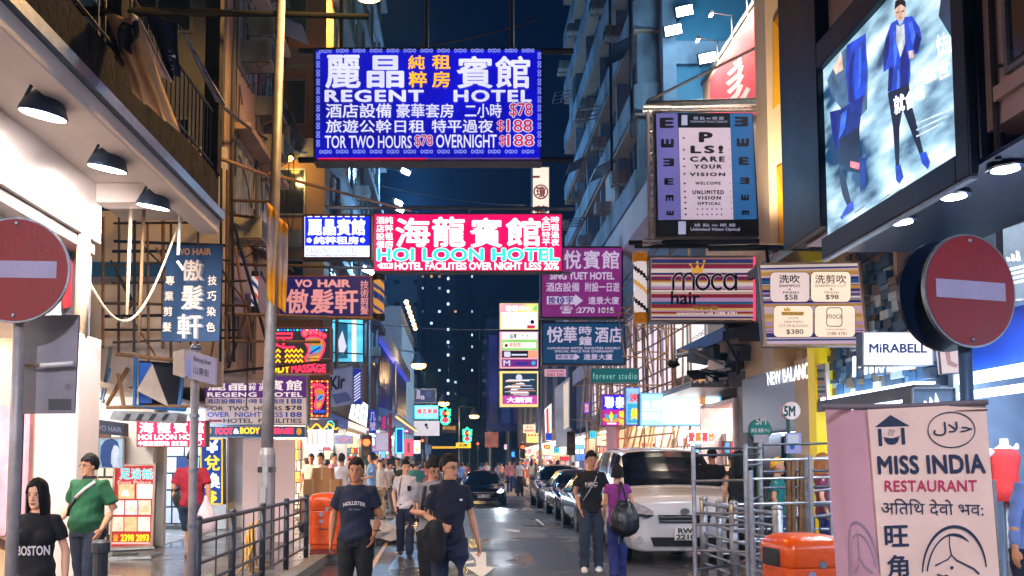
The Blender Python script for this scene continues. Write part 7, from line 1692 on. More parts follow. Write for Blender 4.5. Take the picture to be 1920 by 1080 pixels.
b = MB(); b.bb(6.45,6.55,22.2,27.5,4.2,6.9,E_('lit hoarding white',(246,240,240),1.0)); b.bb(6.45,6.55,27.6,45,3.6,7.2,mat('violet white hoarding',(206,190,206),0.6,0,0.2,0.7,em=0.16)); b.build('panel', r)
b = MB()
for k in range(12): b.bb(6.40,6.45,27.8+1.4*k,28.5+1.4*k,3.8,6.9,E_('lit strip pale',(240,220,226),0.9,light=False))
b.build('lit_strip', r)
uv, fs = glyph_unit('embrace', 0.0); tb = MB(); q = [PX(1293,634,6.44),PX(1324,610,6.44),PX(1325,623,6.44),PX(1294,643,6.44)]; tb.add([bil(q,u,v) for u,v in uv],fs,INK); tb.build('lettering', r)
b = MB(); b.bb(6.39,6.44,25.5,25.56,4.2,6.9,STEEL); b.bb(6.39,6.44,23.6,23.66,4.2,6.9,STEEL); b.build('joint', r)
# blue awning
r = thing('blue_awning','slanted blue shop awning in front of the white hoarding','awning',(5.8,20.5,5))
q = [P(1268,657,21.5),P(1362,612,18.2),P(1362,636,18.0),P(1269,672,21.3)]; b = MB(); b.prism(q,(0.05,0.05,0),mat('blue canvas',(30,84,150),0.7,0,0.2,3,0.2)); b.prism([q[0],q[1],q[1]+Vector((0.9,0.3,0.35)),q[0]+Vector((0.9,0.3,0.35))],(0,0,0.02),mat('blue canvas',(0,0,0))); b.build('canvas', r)
b = MB(); b.tube([P(1360,612,18.2),P(1432,606,18.6)],0.05,DARKMETAL); b.tube([P(1362,636,18.0),P(1390,690,18.4)],0.03,DARKMETAL); b.build('arm', r)
b = MB(); b.prism([P(1355,625,18.0),P(1432,606,17.0),P(1432,622,17.0),P(1355,640,18.0)],(0,0,0.04),SLATE); b.prism([P(1385,640,17.4),P(1432,622,16.8),P(1432,640,16.8)],(0,0,0.1),SLATE); tag(b.build('dark_canopy'),'dark steel canopy edge between the blue awning and the price board','canopy')
# junk shelf on the roof of the low shop
r = thing('roof_clutter','tangle of pipes, sheets and planks on the low shop roof left of the shoe shop','clutter',(5.8,19.5,3.6))
jr = random.Random(6)
for k in range(34):
    c = Vector((jr.uniform(5.0,6.5),jr.uniform(18.9,20.4),jr.uniform(3.35,4.1))); b = MB()
    if k % 3: b.tube([c,c+Vector((jr.uniform(-0.8,0.8),jr.uniform(-0.8,0.8),jr.uniform(-0.2,0.4)))],jr.uniform(0.015,0.04),jr.choice((STEEL,DARKMETAL,BAMBOO,WHITE_S)),6); b.build('pipe', r)
    else: b.box(c,(jr.uniform(0.2,0.6),jr.uniform(0.2,0.6),jr.uniform(0.05,0.35)),jr.choice((SLATE,DARKMETAL,GREYWALL,BLUEGREY)),rz=jr.random()*3,rx=jr.uniform(-0.3,0.3)); b.build('sheet', r)
b = MB(); b.bb(4.9,6.6,19.25,22,3.25,3.33,STEEL)
for k in range(14): b.tube([(4.9+0.125*k,19.2,3.36),(4.9+0.125*k,22,3.36)],0.03,STEEL,5)
b.build('corrugated_roof', r)
wall(r,'side_wall',6.62,6.7,18.9,22,3.3,5.4,GREYWALL)
# tv aerial on the roof edge
t = MB(); 
for q_ in ((1255,676),(1270,672),(1274,685),(1262,690)): t.tube([P(1268,680,20.5),P(*q_,20.5)],0.03,BLACK,5)
t.ell(P(1262,682,20.5),(0.14,0.1,0.1),BLACK,10,6); tag(t.build('security_camera'),'black camera on a bracket before the white hoarding','camera')
shop('sweet_shop','bright pink and white lit shop right of the van under the red character board',5.9,19.3,22.0,3.05,3.0,GOODS[2],MATS['very bright tube'],mat('pale pink wall',(240,206,206),0.5),2)
shop('medicine_shop','bright medicine shop with crowded shelves behind the white van',6.0,22.2,27.6,3.1,3.5,GOODS[2],MATS['very bright tube'],None,3,fascia=mat('orange fascia lit',(240,170,110),0.5,em=0.5))
shop('cosmetics_shop','lit cosmetics shop behind the bamboo on the right',6.1,27.8,34.6,3.1,3.5,GOODS[0],L_WARM,None,3)
shop('fascia_shop','lit shop front beyond the dark traffic light on the right',6.1,34.8,43.5,3.2,3.5,GOODS[2],L_WARM,None,3,fascia=mat('grey shop fascia',(130,130,140),0.5))
shop('corner_shop','white lit corner shop far down the right pavement',6.1,44.0,52,3.2,3.5,GOODS[1],L_WHITE,None,3)
shop('shop_row','row of distant lit shops beyond the far crossing on the right',6.2,53,95,3.3,4,GOODS[2],L_WARM,None,4,fascia=mat('dim far fascia',(120,90,80),0.5))
# orange bamboo props under the medicine shop
r = thing('bamboo_props','orange lit bamboo props holding the scaffold above the pavement','scaffold',(5.0,26,0.13))
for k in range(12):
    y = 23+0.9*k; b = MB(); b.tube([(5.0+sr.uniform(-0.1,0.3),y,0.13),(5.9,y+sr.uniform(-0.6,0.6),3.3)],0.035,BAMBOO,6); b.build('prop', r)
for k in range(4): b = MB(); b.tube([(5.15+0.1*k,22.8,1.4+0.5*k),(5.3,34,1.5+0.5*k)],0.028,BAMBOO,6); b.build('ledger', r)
b = MB(); b.bb(4.95,5.05,29,31,1.6,3.0,mat('pink board',(226,150,150),0.6,0,0.12,2)); tag(b.build('pink_board'),'blank pink board leaning on the orange lit bamboo props','board')
b = MB(); c0=(4.95,33.5,0.13); b.prism([(c0[0]-0.3,c0[1],0.13),(c0[0]+0.3,c0[1],0.13),(c0[0]+0.3,c0[1],1.5),(c0[0]+0.15,c0[1],1.75),(c0[0]-0.15,c0[1],1.75),(c0[0]-0.3,c0[1],1.5)],(0,0.1,0),mat('pink promotion board',(230,150,190),0.5,0,0.2,6,em=0.25)); tag(b.build('promotion_board'),'rounded pink promotion board on the pavement behind the parked cars','board')
# ================================================================ vehicles (front at y=0, looking towards -Y)
def paint(name, col, metal=0.3, rough=0.22):
    return mat(name, col, rough, metal, 0.04, 1.5, coat=0.8)
TYRE = mat('tyre', (18,18,20), 0.8, 0, 0.2, 10)
TRIM = mat('black trim', (14,15,18), 0.4, 0, 0.2, 5)
CGLASS = mat('car window glass', (8,18,28), 0.05, 0, 0.2, 0.8, spec=0.35)
HEAD_OFF = mat('headlight glass', (226,232,240), 0.08, 0.25, 0.5, 14, coat=1.0)
HEAD_ON = em('headlight lit', (235,245,255), 22.0)
PLATE = mat('white number plate', (226,226,222), 0.5, 0, 0.05, 6, em=0.06)
def ringpts(s):
    y, zb, w, zs, zt, wt = s
    h = [(0,zb),(0.8*w,zb),(0.95*w,zb+0.05),(w,zb+0.32*(zs-zb)),(w,zb+0.72*(zs-zb)),(0.975*w,zs),(0.975*w*0.45+wt*0.55,zs+(zt-zs)*0.55),(wt,zs+(zt-zs)*0.9),(wt*0.86,zs+(zt-zs)*0.985+0.004),(wt*0.45,zt+0.018),(0,zt+0.024)]
    return [Vector((x,y,z)) for x,z in h] + [Vector((-x,y,z)) for x,z in h[-2:0:-1]]
def interp(st, n=5):
    out = []
    def cr(p0,p1,p2,p3,t): return 0.5*((2*p1)+(-p0+p2)*t+(2*p0-5*p1+4*p2-p3)*t*t+(-p0+3*p1-3*p2+p3)*t**3)
    for i in range(len(st)-1):
        a, b_, c, d = st[max(i-1,0)], st[i], st[i+1], st[min(i+2,len(st)-1)]
        for k in range(n):
            t = k/n; out.append(tuple(b_[j]*(1-t)+c[j]*t if j in (0,) else 0.6*(b_[j]*(1-t)+c[j]*t)+0.4*cr(a[j],b_[j],c[j],d[j],t) for j in range(6)))
    out.append(st[-1]); return out
def car(label, kind, x, Y, st, body, wind, side_w, rear_w, wheels, wr, cat='car', rz=0.0, roof=None, group=None):
    r = thing(kind, label, cat, (x, Y, 0), group, rz)
    ss = interp(st); rings = [ringpts(s) for s in ss]; n = len(rings[0])
    b = MB(); b.loft(rings, body)
    if roof:
        k = b.k(roof)
        fi = 0
        for i in range(len(rings)-1):
            ym = (ss[i][0]+ss[i+1][0])/2
            for q in range(n):
                if wind[1]-0.05 < ym < rear_w[0]+0.1 and q in (7,8,9,10,11,12): b.mi[fi] = k
                fi += 1
    o = b.build('car_body', r, local=True, smooth=True)
    def glass(name, ya, yb, segs, d):
        g = MB()
        for i in range(len(rings)-1):
            if ss[i][0] >= ya-1e-4 and ss[i+1][0] <= yb+1e-4:
                for q in segs:
                    q2 = (q+1) % n
                    g.add([p + Vector(((0.012 if p.x > 0 else -0.012) if d == 's' else 0, {'f':-0.012,'r':0.012,'s':0}[d], 0.01 if d != 's' else 0)) for p in (rings[i][q],rings[i][q2],rings[i+1][q2],rings[i+1][q])],[(0,1,2,3)],CGLASS)
        return g.build(name, r, local=True, smooth=True)
    mid = [7,8,9,10,11,12]
    glass('windscreen', wind[0], wind[1], mid, 'f'); glass('rear_window', rear_w[0], rear_w[1], mid, 'r')
    for a, b2 in side_w: glass('side_window', a, b2, [5,6], 's'); glass('side_window', a, b2, [13,14], 's')
    for (yy) in wheels:
        for sx in (-1, 1):
            w = [s for s in ss if s[0] >= yy][0][2]
            b = MB(); 
            def ring(rad, xo): return [Vector((sx*(w+xo), yy+rad*math.cos(2*math.pi*q/24), wr+rad*math.sin(2*math.pi*q/24))) for q in range(24)]
            b.loft([ring(wr*0.62,-0.02),ring(wr*0.66,0.006),ring(wr*0.93,0.012),ring(wr,-0.01),ring(wr,-0.2)],TYRE); wo = b.build('wheel', r, local=True, smooth=True)
            b = MB(); b.loft([ring(wr*0.1,0.01),ring(wr*0.2,0.012),ring(wr*0.62,0.0)],STEEL,cap=True)
            for k in range(5):
                a = 2*math.pi*k/5; b.box((sx*(w+0.01), yy+wr*0.36*math.cos(a), wr+wr*0.36*math.sin(a)),(0.012,wr*0.5,wr*0.14),CHROME,rx=a)
            b.build('rim', wo, local=True)
            b = MB(); b.loft([ring(wr*1.14,0.003),ring(wr*1.14,-0.02)],TRIM); b.build('wheel_arch', r, local=True)
    r['st'] = ''
    del r['st']
    return r, ss
def fy(ss, x, z=None):
    """front surface: y where the half width reaches |x|"""
    for a, b_ in zip(ss, ss[1:]):
        if a[2] <= abs(x) <= b_[2]: return a[0] + (b_[0]-a[0])*(abs(x)-a[2])/max(b_[2]-a[2],1e-6)
        if abs(x) < ss[0][2]: return ss[0][0]
    return 0.3
def front(name, r, ss, pts, m, d=0.02, off=0.012, mirror=False, n=6):
    for sx in ((1,-1) if mirror else (1,)):
        b = MB()
        # subdivide outline so it wraps round the nose
        P2 = []
        for i in range(len(pts)):
            a, c = pts[i], pts[(i+1) % len(pts)]
            for k in range(n): P2.append((a[0]+(c[0]-a[0])*k/n, a[1]+(c[1]-a[1])*k/n))
        b.prism([Vector((sx*x, fy(ss,x)-off-0.02, z)) for x,z in P2],(0,d+0.02,0),m); b.build(name, r, local=True)
# ---- silver people carrier
VAN = [(0,0.30,0.66,0.78,0.80,0.5),(0.04,0.22,0.79,0.97,1.0,0.66),(0.11,0.2,0.87,1.04,1.08,0.74),(0.3,0.2,0.905,1.08,1.13,0.79),(0.55,0.2,0.913,1.11,1.18,0.82),(0.78,0.2,0.915,1.13,1.24,0.82),(1.55,0.2,0.915,1.13,1.82,0.73),(1.8,0.2,0.915,1.13,1.88,0.74),(2.6,0.2,0.915,1.13,1.92,0.75),(3.6,0.2,0.915,1.13,1.92,0.75),(4.3,0.22,0.91,1.1,1.86,0.70),(4.65,0.3,0.88,1.05,1.6,0.68),(4.82,0.4,0.8,0.98,1.1,0.6)]
r, ss = car('silver white people carrier parked at the right behind the railing', 'people_carrier', 3.6, 14.75, VAN, paint('pearl silver paint',(236,232,236),0.08,0.25), (0.78,1.55), ((1.4,2.34),(2.48,3.4),(3.6,4.3)), (4.3,4.65), (0.95,3.85), 0.32, 'van')
front('headlight', r, ss, [(0.88,1.04),(0.84,0.78),(0.64,0.73),(0.50,0.78),(0.50,0.86),(0.70,0.97)], HEAD_OFF, mirror=True)
front('headlight_surround', r, ss, [(0.83,0.86),(0.79,0.785),(0.60,0.745),(0.50,0.785),(0.50,0.80),(0.60,0.80),(0.78,0.83)], TRIM, off=0.014, mirror=True)
front('grille', r, ss, [(-0.42,0.80),(0.42,0.80),(0.40,0.67),(-0.40,0.67)], TRIM)
front('grille_bar', r, ss, [(-0.43,0.785),(0.43,0.785),(0.43,0.755),(-0.43,0.755)], CHROME, off=0.02); front('grille_bar', r, ss, [(-0.41,0.715),(0.41,0.715),(0.41,0.695),(-0.41,0.695)], CHROME, off=0.02)
front('badge', r, ss, [(0.075*math.cos(k*math.pi/6),0.86+0.05*math.sin(k*math.pi/6)) for k in range(12)], CHROME, off=0.05, n=1)
front('bumper_intake', r, ss, [(-0.55,0.44),(0.55,0.44),(0.50,0.30),(-0.50,0.30)], TRIM)
front('fog_light', r, ss, [(0.72+0.06*math.cos(k*math.pi/6),0.40+0.06*math.sin(k*math.pi/6)) for k in range(12)], HEAD_OFF, off=0.02, mirror=True, n=1)
front('number_plate', r, ss, [(-0.17,0.60),(0.17,0.60),(0.17,0.40),(-0.17,0.40)], PLATE, off=0.06)
pl = r.children[-1]
def plate(r, ss, x0, x1, z0, z1, lines, off, m=None):
    y = -off-0.024; b = MB(); q = [Vector((x0,y,z1)),Vector((x1,y,z1)),Vector((x1,y,z0)),Vector((x0,y,z0))]
    k = len(lines)
    for i, t_ in enumerate(lines):
        uv, fs = glyph_unit(t_, 0.03); v1 = 1-(i+0.12)/k; v0 = 1-(i+0.88)/k; pad = 0.16 if (k == 2 and i == 0) else 0.06
        b.add([bil(q, pad+(1-2*pad)*u, v0+(v1-v0)*v) for u,v in uv], fs, TRIM)
    return b
plate(r, ss, -0.17, 0.17, 0.40, 0.60, ['RW','2210'], 0.06).build('plate_number', pl, local=True)
b = MB(); 
for a,c in ((( -0.6,0.86,1.205),(0.05,0.93,1.235)),((0.05,0.86,1.215),(0.66,0.95,1.24))): b.tube([a,c],0.012,TRIM,5)
b.build('wiper', r, local=True)
for sx in (-1,1):
    b = MB(); b.ell((sx*1.02,1.25,1.16),(0.11,0.07,0.09),MATS['pearl silver paint'],10,8); b.tube([(sx*0.9,1.3,1.1),(sx*1.0,1.27,1.14)],0.025,TRIM); b.build('wing_mirror', r, local=True, smooth=True)
b = MB(); b.bb(-0.5,-0.2,0.92,0.96,1.24,1.245,WHITE_S); b.box((0.45,1.12,1.45),(0.32,0.01,0.42),mat('paper sunshade',(206,190,170),0.7),rx=R(-38)) ; b.box((-0.55,1.02,1.30),(0.14,0.006,0.05),WHITE_S,rx=R(-38)); b.build('windscreen_sticker', r, local=True)
b = MB(); b.tube([(-0.915,1.0,0.62),(-0.92,3.7,0.62)],0.012,TRIM,5)
for y in (2.05,3.0): b.box((-0.918,y,0.88),(0.02,0.2,0.03),CHROME)
b.build('door_handle', r, local=True)
# ---- saloons
SED = [(0,0.30,0.55,0.58,0.60,0.45),(0.06,0.22,0.70,0.66,0.68,0.56),(0.2,0.19,0.81,0.71,0.74,0.66),(0.5,0.18,0.87,0.77,0.81,0.72),(1.0,0.18,0.895,0.83,0.88,0.75),(1.35,0.18,0.9,0.87,0.93,0.76),(2.15,0.18,0.905,0.9,1.38,0.60),(2.5,0.18,0.905,0.9,1.43,0.60),(3.2,0.18,0.905,0.91,1.41,0.60),(3.95,0.2,0.9,0.93,1.08,0.66),(4.4,0.25,0.86,0.92,0.99,0.66),(4.65,0.35,0.75,0.8,0.84,0.5)]
def saloon(label, x, Y, p, roof=None, kz=1.0, on=False, plate_t=('',), st=None):
    st = [tuple((v*kz if j in (3,4) else v) for j, v in enumerate(s)) for s in (st or SED)]
    r, ss = car(label, 'saloon_car', x, Y, st, p, (1.35,2.15), ((1.99,2.78),(2.92,3.65)), (3.2,3.95), (0.85,3.65), 0.31, 'car', roof=roof, group='cars parked along the right kerb' if x > 2 else None)
    z = 0.66*kz
    front('headlight', r, ss, [(0.80,z+0.06),(0.76,z-0.08),(0.55,z-0.11),(0.46,z-0.06),(0.60,z+0.03)], HEAD_OFF, mirror=True)
    if on:
        for sx in (1,):
            b = MB(); b.ell((sx*0.66, fy(ss,0.66)-0.03, z-0.03),(0.09,0.035,0.065),HEAD_ON,12,8); b.build('lit_headlight', r, local=True, smooth=True)
            ld = lamp('SPOT','lamp_light',r, wpos(r)+Vector((sx*0.66,-0.2,z-0.03)), 160, (0.8,0.9,1.0), 0.06, wpos(r)+Vector((sx*0.7,-8,0)), 70)
        b = MB(); b.ell((-0.68, fy(ss,0.68)-0.02, z-0.02),(0.05,0.02,0.04),em('dim headlight',(110,160,255),2.5,False),10,6); b.build('side_light', r, local=True)
    front('grille', r, ss, [(-0.40,0.56*kz),(0.40,0.56*kz),(0.36,0.46*kz),(-0.36,0.46*kz)], TRIM)
    front('grille_bar', r, ss, [(-0.41,0.575*kz),(0.41,0.575*kz),(0.41,0.555*kz),(-0.41,0.555*kz)], CHROME, off=0.02)
    front('bumper_intake', r, ss, [(-0.6,0.32),(0.6,0.32),(0.55,0.24),(-0.55,0.24)], TRIM)
    front('number_plate', r, ss, [(-0.23,0.45),(0.23,0.45),(0.23,0.33),(-0.23,0.33)], PLATE, off=0.04)
    if plate_t[0]: plate(r, ss, -0.23, 0.23, 0.33, 0.45, plate_t, 0.04).build('plate_number', r.children[-1], local=True)
    for sx in (-1,1):
        b = MB(); b.ell((sx*1.0,1.7,0.98*kz),(0.1,0.06,0.07),p,10,8); b.tube([(sx*0.88,1.72,0.93*kz),(sx*0.98,1.7,0.96*kz)],0.02,TRIM); b.build('wing_mirror', r, local=True, smooth=True)
    b = MB()
    for sx in (-1,1):
        for y in (2.55,3.4): b.box((sx*0.91,y,0.80*kz),(0.02,0.18,0.025),CHROME)
    b.build('door_handle', r, local=True)
    return r
saloon('black coupe with one bright headlight driving up the middle of the street', 0.86, 35.0, paint('black paint',(8,10,16),0.2,0.12), None, 0.93, True, ('PS 133',))
saloon('pale blue saloon parked right behind the van, half hidden by the black T-shirt man', 3.62, 20.9, paint('pale blue paint',(70,120,150),0.5,0.2))
saloon('dark navy saloon parked second behind the van', 3.68, 26.4, paint('navy paint',(24,44,78),0.4,0.15))
saloon('dark silver saloon with tan reflection on its roof, parked third behind the van', 3.72, 33.2, paint('dusk silver paint',(70,80,104),0.5,0.22), paint('tan roof reflection',(176,140,100),0.2,0.3), 1.1)  # tan tone paints an orange reflection on the roof
# ================================================================ people
TMP = bpy.data.scenes.new('shaping')
def solid(mb, voxel, smooth=4, mats=None):
    """fuse overlapping closed forms into one continuous surface"""
    me = bpy.data.meshes.new('t'); me.from_pydata([tuple(p) for p in mb.v], [], mb.f); me.update()
    o = bpy.data.objects.new('t', me); TMP.collection.objects.link(o)
    m = o.modifiers.new('r','REMESH'); m.mode = 'VOXEL'; m.voxel_size = voxel; m.use_smooth_shade = True
    s = o.modifiers.new('s','SMOOTH'); s.factor = 0.5; s.iterations = smooth
    vl = TMP.view_layers[0]; vl.update()
    with bpy.context.temp_override(scene=TMP, view_layer=vl): dg = bpy.context.evaluated_depsgraph_get()
    dg.update()
    out = bpy.data.meshes.new_from_object(o.evaluated_get(dg))
    bpy.data.objects.remove(o); bpy.data.meshes.remove(me)
    return out
def put(me, name, parent, m):
    me.name = name; me.materials.clear(); me.materials.append(m)
    me.polygons.foreach_set('use_smooth', [True]*len(me.polygons))
    o = bpy.data.objects.new(name, me); COL.objects.link(o); o.parent = parent; return o
SKIN = [mat('skin light',(226,172,140),0.5,0,0.06,20), mat('skin tan',(176,118,84),0.5,0,0.08,20), mat('skin warm',(206,150,116),0.5,0,0.06,20)]
HAIRM = mat('black hair',(7,6,7),0.6,0,0.4,30,0.4,60,stretch=(1,1,0.15),spec=0.25)
HAIRB = mat('brown hair',(70,46,28),0.5,0,0.4,30,0.3,60,stretch=(1,1,0.15))
EYEW = mat('eye white',(226,222,216),0.3,0,0.02,5); EYED = mat('dark iris',(22,14,10),0.2,0,0.02,5); LIP = mat('lip',(158,84,74),0.45,0,0.05,9)
def fabric(name, col, fold=0.45): return mat(name, col, 0.85, 0, 0.14, 5, fold, 9)
DENIM = fabric('dark denim',(34,44,66)); 
def lerp3(a, b, t): return a + (b-a)*t
HEADR = [(0.0,0.020,0.022,-0.064),(0.012,0.034,0.036,-0.052),(0.03,0.047,0.052,-0.034),(0.055,0.056,0.066,-0.020),(0.085,0.065,0.080,-0.008),(0.12,0.071,0.089,0.0),(0.16,0.074,0.094,0.003),(0.195,0.067,0.083,0.006),(0.222,0.044,0.056,0.008),(0.235,0.014,0.02,0.008)]
def head_y(x, z):
    for a, b in zip(HEADR, HEADR[1:]):
        if a[0] <= z <= b[0]:
            t = (z-a[0])/(b[0]-a[0]); rx, ry, cy_ = (a[i]+(b[i]-a[i])*t for i in (1,2,3))
            return cy_ - ry*math.sqrt(max(0.0, 1-(x/rx)**2))
    return -0.06
TORSO = [(0.84,0.150,0.105),(0.90,0.158,0.112),(0.98,0.148,0.104),(1.08,0.138,0.098),(1.20,0.150,0.108),(1.31,0.160,0.112),(1.38,0.148,0.096),(1.425,0.105,0.076),(1.46,0.064,0.058)]
def torso_rad(z, T):
    for a, b in zip(T, T[1:]):
        if a[0] <= z <= b[0]:
            t = (z-a[0])/(b[0]-a[0]); return a[1]+(b[1]-a[1])*t, a[2]+(b[2]-a[2])*t
    return T[-1][1], T[-1][2]
def person(label, loc, h=1.72, yaw=0.0, wide=1.0, belly=0.0, skin=None, shirt=None, trousers=None, hairm=None, hair='short', shoes=None,
           armL=None, armR=None, footL=(0.10,0.0), footR=(-0.10,0.0), liftL=0, liftR=0, head_yaw=0.0, head_pitch=0.0, sleeve=0.62, hem=0.84, leglen=1.0, shorts=False,
           female=False, detail=True, glasses=False, text=None, group=None, lean=0.0, voxel=None, collar=None, skirt=False, name='person'):
    k = h/1.72; sk = skin or SKIN[2]
    r = thing(name, label, 'person', loc, group, yaw)
    vx = (voxel or 0.0075)
    W_ = wide*(0.92 if female else 1.0)
    T = [(z, rx*W_*(1.0 if z > 1.2 else 1.0), ry*W_ + (belly*math.exp(-((z-1.02)/0.16)**2))) for z, rx, ry in TORSO]
    ln = lambda z: -lean*max(0, z-0.9)        # lean forward
    V = lambda x, y, z: Vector((x*k, (y+ln(z))*k, z*k))
    sh = 0.160*W_
    tw = lambda a: tuple((x*0.9, y, z) for x, y, z in a)
    aL = tw(armL or ((0.24*W_,0.03,1.13),(0.25*W_,-0.04,0.89))); aR = tw(armR or ((-0.24*W_,0.03,1.13),(-0.25*W_,-0.04,0.89)))
    body = MB(); N = 14
    def ring(z, rx, ry, cx=0, cy_=0): return [V(cx+rx*math.cos(2*math.pi*q/N), cy_+ry*math.sin(2*math.pi*q/N), z) for q in range(N)]
    def torso(b, grow, z0, z1):
        rs = []
        zs = [z0] + [t[0] for t in T if z0 < t[0] < z1] + [z1]
        for z in zs:
            rx, ry = torso_rad(z, T)
            if female and z > 1.2: pass
            cy_ = -belly*0.55*math.exp(-((z-1.02)/0.16)**2)
            rs.append(ring(z, rx+grow, ry+grow, 0, cy_))
        b.loft(rs, sk)
        if female:
            for sx in (-1,1): b.ell(V(sx*0.075*W_,-0.085*W_,1.25),((0.065+grow)*k,(0.05+grow)*k,(0.06+grow)*k),sk,10,8)
    torso(body, 0, 0.86, 1.455)
    body.tube([V(0,0.012,1.40),V(0,0.0,1.47),V(0,-0.012,1.53)], [0.062*k*W_,0.053*k,0.052*k], sk, 12)
    # head
    HM = Matrix.Rotation(head_yaw,3,'Z') @ Matrix.Rotation(head_pitch,3,'X'); hp = V(0,-0.005,1.50)
    def HV(x, y, z): return hp + HM @ Vector((x*k,(y)*k,(z-0.015)*k))
    body.loft([[HV(rx*math.cos(2*math.pi*q/16), cy_+ry*math.sin(2*math.pi*q/16), z) for q in range(16)] for z, rx, ry, cy_ in HEADR], sk)
    body.loft([[HV(0.008*s_*math.cos(a), -0.082-0.012*s_+0.010*math.sin(a), z) for a in [q*math.pi/4 for q in range(8)]] for z, s_ in ((0.128,0.6),(0.105,1.1),(0.085,1.7),(0.074,1.5))], sk)
    for sx in (-1,1): body.ell(HV(sx*0.074,0.008,0.105),(0.011*k,0.02*k,0.032*k),sk,8,6)
    # arms and hands
    for sx, (el, wr) in ((1,aL),(-1,aR)):
        s0, e0, w0 = V(sx*sh,0.0,1.375), V(*el), V(*wr)
        body.tube([s0, lerp3(s0,e0,0.45), e0, lerp3(e0,w0,0.35), w0], [0.036*k*W_,0.041*k*W_,0.038*k*W_,0.039*k*W_,0.025*k], sk, 10)
        d = (w0-e0).normalized(); sd = Vector((0,1,0)) if abs(d.y) < 0.9 else Vector((0,0,1)); sd = (sd - d*sd.dot(d)).normalized(); up = d.cross(sd)
        if up.x*sx < 0: up = -up
        pm = w0 + d*0.05*k
        body.loft([[w0 + d*t_*k + sd*rw*k*math.cos(a) + up*rt*k*math.sin(a) for a in [q*math.pi/5 for q in range(10)]] for t_, rw, rt in ((-0.005,0.026,0.019),(0.03,0.036,0.017),(0.075,0.041,0.016),(0.092,0.038,0.012))], sk)
        if detail:
            for f_, (o_, ln_) in enumerate(((0.030,0.066),(0.010,0.078),(-0.011,0.072),(-0.030,0.055))):
                p0 = w0 + d*0.085*k + sd*(-o_)*k; cur = -up*0.012*k*(f_*0.4+0.8)
                body.tube([p0, p0+d*ln_*0.45*k+cur*0.4, p0+d*ln_*0.8*k+cur*1.3, p0+d*ln_*k*0.95+cur*2.2], [0.0098*k,0.0093*k,0.0085*k,0.0072*k], sk, 7)
            p0 = w0 + d*0.03*k - sd*0.028*k
            body.tube([p0, p0-sd*0.022*k+d*0.026*k-up*0.01*k, p0-sd*0.028*k+d*0.06*k-up*0.016*k], [0.013*k,0.011*k,0.009*k], sk, 7)
    # legs
    legs = []
    for sx, ft, lf in ((1,footL,liftL),(-1,footR,liftR)):
        hip, an = V(sx*0.088*W_,0.0,0.90), V(ft[0],ft[1],0.085+lf); kn = lerp3(hip,an,0.5) + Vector((0,(-0.035-0.25*lf-abs(ft[1])*0.12)*k,0))
        legs.append((sx,hip,kn,an)); body.tube([hip, lerp3(hip,kn,0.4), kn, lerp3(kn,an,0.35), an], [0.085*k*W_,0.075*k*W_,0.052*k,0.052*k,0.036*k], sk, 10)
        body.tube([an+Vector((0,0.02*k,-0.03*k)), an+Vector((0,-0.06*k,-0.045*k)), an+Vector((0,-0.14*k,-0.055*k))],[0.036*k,0.036*k,0.026*k],sk,8)
    put(solid(body, vx*k, 3), 'body', r, sk)
    # shirt
    b = MB(); torso(b, 0.016, hem, 1.452)
    for sx, (el, wr) in ((1,aL),(-1,aR)):
        s0, e0, w0 = V(sx*sh*0.96,0.0,1.385), V(*el), V(*wr)
        if sleeve <= 1.0: b.tube([V(sx*sh*0.5,0,1.39), s0, lerp3(s0,e0,sleeve*0.5), lerp3(s0,e0,sleeve)], [0.052*k,0.066*k*W_,0.064*k*W_,0.066*k*W_], sk, 12)
        else: b.tube([V(sx*sh*0.5,0,1.39), s0, lerp3(s0,e0,0.5), e0, lerp3(e0,w0,0.9)], [0.06*k,0.068*k*W_,0.058*k*W_,0.05*k,0.036*k], sk, 12)
    sm = solid(b, (vx+0.002)*k, 5)
    rr = random.Random(len(label))
    p1, p2, p3 = rr.random()*6, rr.random()*6, rr.random()*6
    for v, n_ in [(v, v.normal.copy()) for v in sm.vertices]:      # soft folds of cloth, stronger towards the hem
        z_ = v.co.z/k; a = 0.004 + 0.008*max(0,(1.25-z_))
        f_ = math.sin(22*z_ + 9*v.co.x/k + p1 + 2*math.sin(7*v.co.x/k+p2)) + 0.7*math.sin(31*v.co.x/k + 12*z_ + p3)
        v.co += n_*a*1.0*(f_ + 0.6*math.sin(47*z_ - 25*v.co.x/k + p2))*k
    so = put(sm, 'shirt', r, shirt)
    if collar:
        b = MB(); b.loft([[V(rx*math.cos(2*math.pi*q/16), ry*math.sin(2*math.pi*q/16)+dy, z) for q in range(16)] for z, rx, ry, dy in ((1.43,0.085,0.075,0.0),(1.475,0.066,0.066,0.004),(1.485,0.07,0.07,0.004),(1.44,0.094,0.084,0.0))], collar, cap=False); b.build('collar', r, local=True, smooth=True)
    # trousers
    b = MB(); rs = []
    for z in (0.80,0.86,0.92,0.99 if hem > 0.9 else 0.95):
        rx, ry = torso_rad(max(z,0.845), T); rs.append(ring(z, rx+0.006, ry+0.008, 0, -belly*0.4*math.exp(-((z-1.02)/0.16)**2)))
    b.loft(rs, sk)
    for sx, hip, kn, an in legs:
        an2 = an + Vector((0,0,-0.03*k))
        if shorts: kk = lerp3(hip,kn,1.0); b.tube([hip, lerp3(hip,kk,0.5), kk+Vector((0,0,-0.03*k))],[0.10*k*W_,0.098*k*W_,0.088*k],sk,12)
        else: b.tube([hip, lerp3(hip,kn,0.45), kn, lerp3(kn,an2,0.5), an2],[0.104*k*W_,0.096*k*W_,0.082*k,0.076*k,0.070*k],sk,12)
    if skirt: b.loft([ring(0.55,0.2,0.19),ring(0.8,0.17,0.13),ring(0.95,0.15,0.11)],sk)
    tm = solid(b, (vx+0.002)*k, 4)
